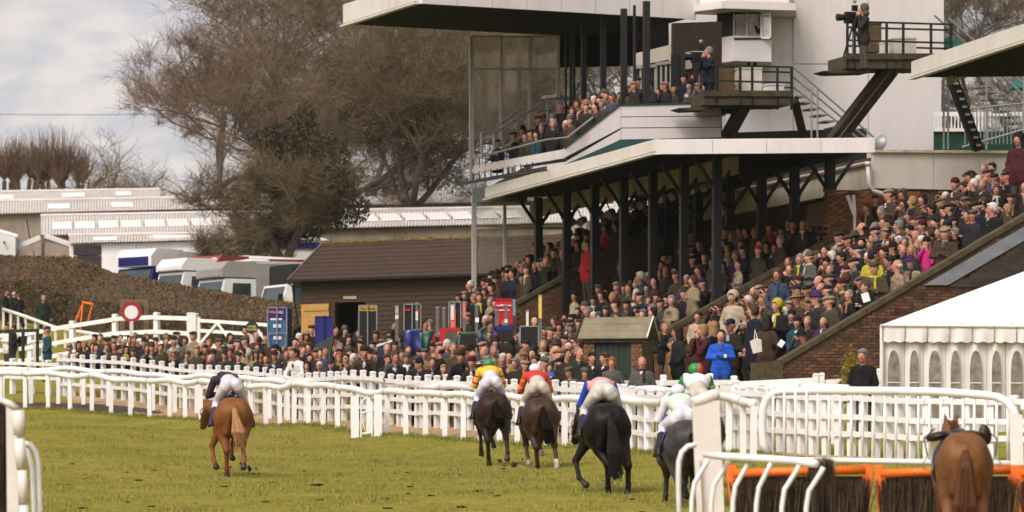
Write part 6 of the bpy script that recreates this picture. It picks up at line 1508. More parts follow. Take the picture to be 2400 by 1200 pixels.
def sheet(px, s, pts, mat, label, name='tarpaulin', fold=.05, thick=.02, seed=1, nu_=9, nv_=9):
    """hanging cloth through four corner pixels, with folds"""
    r = random.Random(seed); c = [P(x, y, s) for x, y in pts]; v, q = [], []
    for j in range(nv_):
        for i in range(nu_):
            fu, fv = i / (nu_ - 1), j / (nv_ - 1); p = (c[0].lerp(c[1], fu)).lerp(c[3].lerp(c[2], fu), fv); p.y += fold * math.sin(fu * 9 + seed) * (1 - fv * .4) + fold * .8 * math.sin(fv * 7 + fu * 4) - .12 * fv; v.append(p[:])
    for j in range(nv_ - 1):
        for i in range(nu_ - 1): k_ = j * nu_ + i; q.append((k_, k_ + 1, k_ + nu_ + 1, k_ + nu_))
    o = link(name, np_mesh(name, np.array(v), quads=np.array(q), mats=[mat])); md = o.modifiers.new('thick', 'SOLIDIFY'); md.thickness = thick; return tag(o, label, 'tarpaulin', 'tarpaulins on the bookmakers joints')
BT = M('blue_tarp', (.028, .045, .20), .35, .25, 6, bump=.4, spec=.6); GT = M('green_tarp', (.05, .16, .12), .35, .25, 6, bump=.4, spec=.6); GRT = M('slate_tarp', (.085, .11, .12), .5, .2, 6, bump=.3)
sheet(965, 88, [(946, 833), (990, 833), (987, 771), (949, 774)], BT, 'blue tarpaulin draped over a bookmaker joint', seed=2)
sheet(1005, 88.5, [(990, 826), (1002, 822), (1020, 772), (984, 780)], GT, 'green tarpaulin hanging beside the blue one', seed=5)
sheet(1135, 89, [(1122, 812), (1142, 800), (1141, 764), (1117, 778)], GRT, 'slate grey canvas flap on the bookmaker joint', seed=8)
def joint(parts, px, y1, s, label):
    t = thing('bookmaker_joint', on_ground(P(px, y1, s)), label, 'betting stand', 'bookmakers joints')
    for nm, pts, m_, d in parts:
        b = MB(); b.prism([P(x, y, s) for x, y in pts], Vector((0, d, 0)), m_); b.build(nm, t)
    for x in (pts[0][0], pts[1][0]):
        b = MB(); g = on_ground(P(x, y1, s)); b.beam(g, Vector((g.x, g.y, P(x, y1, s).z)), .04, .04, GALV, up=U); b.build('leg', t)
    return t
joint([('post', [(1029, 818), (1043, 818), (1043, 770), (1030, 770)], REDB, .1), ('post', [(1011, 832), (1020, 832), (1020, 776), (1010, 777)], M('joint_red_dark', (.30, .02, .02), .5, .2, 8), .1), ('crossbar', [(1043, 777), (1080, 776), (1079, 768), (1043, 769)], REDB, .25), ('screen', [(1044, 800), (1072, 800), (1072, 778), (1044, 778)], M('joint_screen', (.10, .09, .075), .4, .2, 4), .05), ('lower_bar', [(1044, 807), (1068, 808), (1068, 802), (1044, 802)], M('maroon', (.16, .01, .03), .5), .1)], 1040, 820, 88.2, 'red metal bookmaker joint with a grey screen')
joint([('top', [(1158, 775), (1203, 773), (1203, 762), (1158, 765)], NAVY, .5), ('front', [(1163, 800), (1202, 800), (1202, 775), (1163, 776)], BLK, .3), ('side', [(1154, 812), (1162, 804), (1162, 766), (1155, 768)], M('joint_blue', (.06, .05, .2), .4), .3)], 1180, 803, 90, 'navy topped bookmaker joint under the red board')
joint([('top', [(1076, 783), (1118, 780), (1118, 777), (1076, 779)], GT, .4), ('side', [(1070, 830), (1075, 826), (1080, 780), (1074, 780)], GT, .1), ('front', [(1080, 812), (1116, 812), (1116, 784), (1080, 784)], BLK, .2)], 1095, 814, 89, 'green framed bookmaker joint with a dark front')
joint([('lid', [(882, 808), (918, 797), (920, 800), (884, 813)], WS, .3), ('front', [(884, 842), (918, 836), (920, 802), (884, 814)], M('joint_navy', (.02, .025, .07), .5), .3)], 900, 840, 87, 'navy joint with a tilted white lid near the farrier door')
# ------------------------------------------------------------------ people
SKINS = [(.47, .225, .155), (.39, .175, .12), (.52, .27, .20)]
SKIN = M_rand('skin', SKINS, .55)
CLOTH = M_obj('coat_cloth', .85); HAIRM = M_obj('hair', .7, .3, 60, bump=.4); HATM = M_obj('hat_cloth', .85, .2, 40)
TROU = M_rand('trousers', [(.012, .012, .016), (.03, .022, .016), (.014, .018, .035), (.05, .045, .035), (.02, .02, .022), (.075, .06, .04)], .85)
SHOE = M('shoe', (.012, .009, .008), .5, .2, 6); EYE = M('eye_dark', (.03, .018, .014), .4); LIP = M('lip', (.30, .10, .08), .5, .1)
SHIRT = M_rand('shirt', [(.62, .60, .60), (.03, .025, .02), (.30, .33, .42), (.02, .018, .016), (.16, .05, .03), (.10, .09, .06)], .8)
PAPER = M('paper', (.78, .76, .76), .6, .05); BLK2 = M('black_plastic', (.010, .010, .012), .4, .2)
PMAT = dict(coat=CLOTH, skin=SKIN, trousers=TROU, shoe=SHOE, eye=EYE, lip=LIP, shirt=SHIRT, paper=PAPER, black=BLK2)
def tf(M4, prims):
    """move a list of limbs by a rigid matrix"""
    out = []; R3 = M4.to_3x3()
    for p in prims:
        if p[0] == 'c': out.append(('c', tuple(M4 @ Vector(p[1])), tuple(M4 @ Vector(p[2])), p[3], p[4], p[5], p[6]))
        else: out.append(('e', tuple(M4 @ Vector(p[1])), p[2], (R3 @ p[3].to_3x3()) if p[3] is not None else R3, p[4], p[5]))
    return out
def head_prims():
    return [('c', (0, .012, 1.42), (0, .0, 1.58), .062, .056, 'skin', .02), ('e', (0, .018, 1.690), (.078, .098, .098), None, 'skin', .02), ('e', (0, -.030, 1.625), (.060, .070, .078), None, 'skin', .03), ('e', (0, -.062, 1.572), (.030, .026, .022), None, 'skin', .02),
            ('c', (0, -.088, 1.690), (0, -.116, 1.645), .010, .017, 'skin', .012), ('c', (-.04, -.078, 1.700), (.04, -.078, 1.700), .012, .012, 'skin', .015), ('e', (.034, -.066, 1.645), (.026, .026, .024), None, 'skin', .02), ('e', (-.034, -.066, 1.645), (.026, .026, .024), None, 'skin', .02),
            ('e', (.079, .012, 1.665), (.012, .022, .033), None, 'skin', .008), ('e', (-.079, .012, 1.665), (.012, .022, .033), None, 'skin', .008),
            ('e', (.031, -.083, 1.680), (.016, .012, .009), None, 'eye', .004), ('e', (-.031, -.083, 1.680), (.016, .012, .009), None, 'eye', .004), ('e', (0, -.094, 1.606), (.024, .010, .008), None, 'lip', .004)]
def hand_prims(w, d, up, sg):
    """palm and five fingers; w wrist, d direction of the fingers, up back of the hand"""
    w, d, up = Vector(w), Vector(d).normalized(), Vector(up); side = d.cross(up).normalized() * sg; up = side.cross(d).normalized() * sg
    c = w + d * .045; out = [('c', tuple(w), tuple(c + d * .02), .026, .034, 'skin', .01)]
    for i, L in enumerate((.055, .066, .062, .048)):
        b_ = c + d * .035 + side * (.028 - .019 * i); k = b_ + d * L * .55 - up * .006; out += [('c', tuple(b_), tuple(k), .0105, .010, 'skin', .004), ('c', tuple(k), tuple(k + d * L * .35 - up * L * .35), .010, .008, 'skin', .003)]
    t0 = w + d * .025 + side * .03; out.append(('c', tuple(t0), tuple(t0 + d * .045 + side * .022 - up * .01), .013, .010, 'skin', .006))
    return out
POSES = {
 'pockets': dict(el=(.275, .035, 1.14), ha=(.20, -.11, .98), hands=False), 'folded': dict(el=(.27, -.05, 1.16), ha=(-.05, -.20, 1.19), hands=False),
 'binoculars': dict(el=(.25, -.22, 1.31), ha=(.075, -.175, 1.60), hands=True, hd=(-.2, -.3, .6)), 'racecard': dict(el=(.265, -.02, 1.14), ha=(.10, -.26, 1.18), hands=True, hd=(-.6, -.6, .3)),
 'rail': dict(el=(.30, -.20, 1.19), ha=(.10, -.36, 1.17), hands=True, hd=(-.7, -.5, -.1), lean=24), 'sides': dict(el=(.275, .02, 1.13), ha=(.26, -.06, .88), hands=True, hd=(0, -.15, -1)),
 'chin': dict(el=(.22, -.20, 1.16), ha=(.06, -.17, 1.50), hands=True, hd=(-.3, -.1, .9))}
def person_shells(pose, coat='hip', sw=.19, yaw=0, pitch=0, hand_vox=.0125, open_coat=True, bv=.032, hv=.0145):
    po = POSES[pose]; lean = math.radians(po.get('lean', 0)); pv = Vector((0, 0, .95))
    T = Matrix.Translation(pv) @ Matrix.Rotation(lean, 4, 'X') @ Matrix.Translation(-pv)
    k = .05
    up = [('e', (0, .005, 1.27), (sw + .03, .135, .25), None, 'coat', k), ('e', (0, -.015, 1.06), (sw + .008, .145, .22), None, 'coat', k), ('c', (-sw + .03, .005, 1.415), (sw - .03, .005, 1.415), .072, .072, 'coat', k), ('e', (0, .03, 1.46), (.095, .085, .06), None, 'coat', .03)]
    if open_coat: up += [('c', (0, -.118, 1.46), (0, -.150, 1.33), .032, .014, 'shirt', .01), ('c', (.055, -.085, 1.475), (.02, -.150, 1.30), .022, .012, 'coat', .008), ('c', (-.055, -.085, 1.475), (-.02, -.150, 1.30), .022, .012, 'coat', .008)]
    hands = []
    for sg in (-1, 1):
        e, h = Vector(po['el']), Vector(po['ha']); e.x *= sg; h.x *= sg
        if pose == 'folded': h.z += .03 * sg; h.y -= .015 * sg
        sh = Vector(((sw + .005) * sg, .01, 1.40))
        up += [('c', tuple(sh), tuple(e), .066, .055, 'coat', .035), ('c', tuple(e), tuple(h), .053, .041, 'coat', .02)]
        if po['hands']:
            hd = Vector(po['hd']); hd.x *= sg; hands += hand_prims(h, hd, (0, -.5, 1) if pose != 'sides' else (sg, 0, 0), sg)
        if pose == 'folded': up.append(('e', tuple(h + Vector((-.02 * sg, -.01, 0))), (.05, .03, .035), None, 'skin', .01))
    if pose == 'binoculars': up += [('c', (.034, -.10, 1.685), (.040, -.215, 1.685), .026, .034, 'black', .004), ('c', (-.034, -.10, 1.685), (-.040, -.215, 1.685), .026, .034, 'black', .004)]
    if pose == 'racecard': up.append(('e', (0, -.335, 1.22), (.105, .012, .075), Matrix.Rotation(.6, 3, 'X'), 'paper', .004))
    lo = [('e', (0, .01, .93), (sw + .005, .14, .16), None, 'coat', k)]
    hem = .50 if coat == 'long' else .80
    for sg in (-1, 1):
        lo += [('c', (.085 * sg, .01, .92), (.10 * sg, -.01, .50), .10, .068, 'trousers', .03), ('c', (.10 * sg, -.01, .50), (.105 * sg, .03, .10), .062, .048, 'trousers', .02), ('e', (.112 * sg, -.045, .048), (.05, .135, .05), None, 'shoe', .02), ('c', (.09 * sg, .01, .92), (.10 * sg, .0, hem), .125, .13 if coat == 'long' else .125, 'coat', .05)]
    if coat == 'long': lo.append(('e', (0, 0, .70), (.185, .15, .26), None, 'coat', .05))
    hp_ = Vector((0, .01, 1.50)); SC_ = Matrix.Translation(hp_) @ Matrix.Scale(1.11, 4) @ Matrix.Translation(-hp_); H = T @ Matrix.Translation(hp_) @ Matrix.Rotation(-lean * .7, 4, 'X') @ Matrix.Rotation(yaw, 4, 'Z') @ Matrix.Rotation(pitch, 4, 'X') @ Matrix.Translation(-hp_)
    hp2 = []
    for c in head_prims():
        if c[0] == 'c': hp2.append(('c', tuple(SC_ @ Vector(c[1])), tuple(SC_ @ Vector(c[2])), c[3] * 1.11, c[4] * 1.11, c[5], c[6]))
        else: hp2.append(('e', tuple(SC_ @ Vector(c[1])), tuple(x * 1.11 for x in c[2]), c[3], c[4], c[5]))
    sh = [(tf(T, up) + lo, bv), (tf(H, hp2), hv)]
    if hands and hand_vox: sh.append((tf(T, hands), hand_vox))
    return sh, H @ SC_
PROTO = {}
def proto(pose, coat, build, yi):
    if pose in ('binoculars', 'rail', 'racecard'): coat = 'hip'
    if pose == 'binoculars': yi = 1
    key = (pose, coat, build, yi)
    if key not in PROTO:
        sw = .19 if build == 'broad' else .165; yaw = (-.55, 0, .5)[yi]; pitch = (.05, .12, .0)[yi]
        if pose == 'binoculars': yaw, pitch = 0, .0
        sh, H = person_shells(pose, coat, sw, yaw, pitch, open_coat=(yi != 1 or build == 'broad'))
        PROTO[key] = (body_mesh('person', sh, PMAT), H)
    return PROTO[key]
# hair and hats, modelled on the upright head
FACECUT = ('e', (0, -.115, 1.650), (.066, .085, .085), None, 'cut', 0)
def headwear_prims(kind):
    if kind == 'short': return [('e', (0, .030, 1.705), (.087, .100, .096), None, 'hair', .01), ('e', (0, .055, 1.65), (.080, .070, .075), None, 'hair', .02), ('e', (0, -.130, 1.648), (.070, .085, .082), None, 'cut', 0), ('e', (0, .02, 1.575), (.11, .06, .045), None, 'cut', 0)]
    if kind == 'parted': return [('e', (.006, .028, 1.712), (.090, .103, .098), None, 'hair', .01), ('e', (0, .05, 1.655), (.086, .074, .075), None, 'hair', .02), ('c', (-.05, -.05, 1.765), (.055, -.065, 1.755), .026, .022, 'hair', .015), ('e', (0, -.132, 1.648), (.068, .085, .078), None, 'cut', 0)]
    if kind == 'balding': return [('e', (0, .035, 1.668), (.089, .092, .060), None, 'hair', .01), ('e', (0, -.115, 1.66), (.085, .100, .10), None, 'cut', 0), ('e', (0, -.02, 1.79), (.14, .13, .088), None, 'cut', 0)]
    if kind == 'long': return [('e', (0, .028, 1.712), (.092, .104, .096), None, 'hair', .01), ('e', (0, .065, 1.58), (.092, .060, .15), None, 'hair', .03), ('c', (.074, .0, 1.68), (.078, .02, 1.50), .030, .034, 'hair', .02), ('c', (-.074, .0, 1.68), (-.078, .02, 1.50), .030, .034, 'hair', .02), ('e', (0, -.125, 1.645), (.062, .085, .095), None, 'cut', 0)]
    if kind == 'bob': return [('e', (0, .026, 1.712), (.096, .106, .098), None, 'hair', .01), ('e', (0, .05, 1.645), (.098, .072, .085), None, 'hair', .03), ('c', (.078, -.01, 1.69), (.082, .0, 1.60), .028, .032, 'hair', .02), ('c', (-.078, -.01, 1.69), (-.082, .0, 1.60), .028, .032, 'hair', .02), ('e', (0, -.128, 1.645), (.064, .085, .092), None, 'cut', 0)]
    if kind == 'flat cap': return [('e', (0, .014, 1.752), (.104, .122, .046), None, 'hat', .02), ('e', (0, -.085, 1.742), (.082, .060, .026), Matrix.Rotation(.25, 3, 'X'), 'hat', .02), ('e', (0, .02, 1.725), (.094, .112, .03), None, 'hat', .01)]
    if kind == 'trilby': return [('e', (0, .012, 1.775), (.090, .106, .070), None, 'hat', .012), ('c', (0, -.05, 1.83), (0, .06, 1.815), .035, .03, 'hat', .02), ('e', (0, .0, 1.733), (.150, .172, .016), None, 'hat', .02)]
    if kind == 'beanie': return [('e', (0, .018, 1.745), (.094, .110, .086), None, 'hat', .01), ('e', (0, .018, 1.712), (.097, .114, .030), None, 'hat', .006), ('e', (0, -.03, 1.63), (.12, .14, .062), None, 'cut', 0)]
    if kind == 'cap': return [('e', (0, .016, 1.745), (.092, .108, .070), None, 'hat', .01), ('e', (0, -.115, 1.722), (.070, .075, .012), Matrix.Rotation(.22, 3, 'X'), 'hat', .012), ('e', (0, .02, 1.645), (.13, .15, .062), None, 'cut', 0)]
    if kind == 'hood': return [('e', (0, .035, 1.705), (.118, .120, .128), None, 'hat', .02), ('e', (0, .06, 1.56), (.12, .09, .08), None, 'hat', .03), ('e', (0, -.125, 1.655), (.080, .125, .108), None, 'cut', 0)]
    if kind == 'scarf': return [('e', (0, -.005, 1.495), (.098, .096, .046), None, 'hat', .02), ('c', (.03, -.10, 1.46), (.045, -.155, 1.28), .030, .026, 'hat', .02)]
HW = {}
def headwear(kind, vox=.016):
    if (kind, vox) not in HW:
        nm = 'scarf' if kind == 'scarf' else ('hair' if kind in ('short', 'parted', 'balding', 'long', 'bob') else kind.replace(' ', '_'))
        HW[(kind, vox)] = body_mesh(nm, [(headwear_prims(kind), vox)], {'hair': HAIRM, 'hat': HATM})
    return HW[(kind, vox)]
COAT = {'olive': (.060, .054, .026), 'brown': (.060, .036, .022), 'dark brown': (.028, .018, .013), 'black': (.009, .009, .010), 'navy': (.011, .013, .032), 'charcoal': (.024, .023, .024), 'grey': (.10, .093, .088), 'tan': (.24, .18, .11), 'camel': (.22, .125, .06), 'dark green': (.017, .032, .02), 'maroon': (.07, .012, .018), 'red': (.36, .018, .022), 'cream': (.38, .31, .22), 'bright blue': (.015, .085, .46), 'purple': (.06, .022, .10), 'teal': (.012, .07, .09), 'pink': (.55, .03, .20), 'white': (.66, .64, .62), 'yellow': (.40, .33, .03), 'slate blue': (.05, .062, .10)}
COAT = {k_: (c if k_ in ('red', 'cream', 'bright blue', 'pink', 'white', 'yellow', 'tan', 'camel') else tuple(x * .78 for x in c)) for k_, c in COAT.items()}
HAIRC = {'white': (.52, .48, .45), 'grey': (.17, .155, .145), 'dark': (.016, .010, .008), 'brown': (.06, .032, .017), 'fair': (.27, .16, .07), 'ginger': (.20, .07, .02)}
POSEW = {'pockets': 'hands in pockets', 'folded': 'arms folded', 'binoculars': 'raising binoculars', 'racecard': 'reading a racecard', 'rail': 'leaning forward', 'sides': 'arms down', 'chin': 'hand at chin'}
used_labels = set(); npeople = [0]
def set_col(o, c): o.color = (c[0], c[1], c[2], 1)
def make_person(p, fwd, spec, label, group=None, height=1.76):
    """one person: continuous body, with hair, hat and scarf as children"""
    me, H = proto(spec['pose'], spec.get('len', 'hip'), spec.get('build', 'broad'), spec.get('yi', 1))
    o = bpy.data.objects.new('person', me); col.objects.link(o); npeople[0] += 1
    k = height / 1.79; o.location = p; o.scale = (k * spec.get('wide', 1.0), k, k); o.rotation_euler = (0, 0, math.atan2(fwd[0], -fwd[1])); set_col(o, COAT[spec['coat']])
    def child(kind, c):
        m = headwear(kind); h = bpy.data.objects.new(m.name.split('.')[0], m); col.objects.link(h); h.parent = o; h.matrix_local = H; set_col(h, c)
    if spec.get('hair'): child(spec['hair'][0], HAIRC[spec['hair'][1]])
    if spec.get('hat'): child(spec['hat'][0], COAT[spec['hat'][1]])
    if spec.get('scarf'): child('scarf', COAT[spec['scarf']])
    tag(o, label, 'person', group); return o
def looks(spec):
    s = spec['coat'] + ' coat'
    if spec.get('hat'): s += ' and %s %s' % (spec['hat'][1], spec['hat'][0])
    elif spec['hair'][0] == 'balding': s += ', balding with %s hair' % spec['hair'][1]
    elif spec['hair'][0] in ('long', 'bob'): s += ', %s %s hair' % ('long' if spec['hair'][0] == 'long' else 'bobbed', spec['hair'][1])
    else: s += ', %s hair' % spec['hair'][1]
    if spec.get('scarf'): s += ', %s scarf' % spec['scarf']
    return s
def rand_spec(r, poses, pw):
    sp = {'pose': r.choices(poses, pw)[0]}
    sp['coat'] = r.choices(['olive', 'brown', 'dark brown', 'black', 'navy', 'charcoal', 'grey', 'tan', 'camel', 'dark green', 'maroon', 'red', 'cream', 'slate blue', 'purple', 'teal'], [13, 15, 15, 18, 11, 9, 5, 5, 4, 5, 2, .8, 1.2, 1.5, .4, .3])[0]
    woman = r.random() < .3; sp['build'] = 'slim' if woman or r.random() < .25 else 'broad'
    if woman: sp['hair'] = (r.choice(['long', 'bob', 'bob']), r.choices(list(HAIRC), [1, 1.2, 3, 3, 2.2, .6])[0])
    else: sp['hair'] = (r.choices(['short', 'parted', 'balding'], [5, 4, 1.6])[0], r.choices(list(HAIRC), [1.6, 2.6, 4, 3, .7, .3])[0])
    x = r.random()
    if x < .24: sp['hat'] = ('flat cap', r.choice(['olive', 'brown', 'grey', 'tan', 'dark brown', 'charcoal']))
    elif x < .32: sp['hat'] = ('trilby', r.choice(['brown', 'dark brown', 'olive', 'black', 'camel']))
    elif x < .41: sp['hat'] = ('beanie', r.choice(['black', 'navy', 'grey', 'maroon', 'charcoal']))
    elif x < .45: sp['hat'] = ('cap', r.choice(['navy', 'dark green', 'black', 'red']))
    if r.random() < .17: sp['scarf'] = r.choice(['grey', 'navy', 'cream', 'maroon', 'red', 'camel', 'black', 'slate blue', 'yellow'])
    if sp.get('hat') and sp['hair'][0] in ('short', 'parted'): sp['hair'] = ('balding', sp['hair'][1])
    sp['len'] = 'long' if r.random() < .3 else 'hip'; sp['yi'] = r.choice([0, 1, 1, 2]); return sp
taken = []
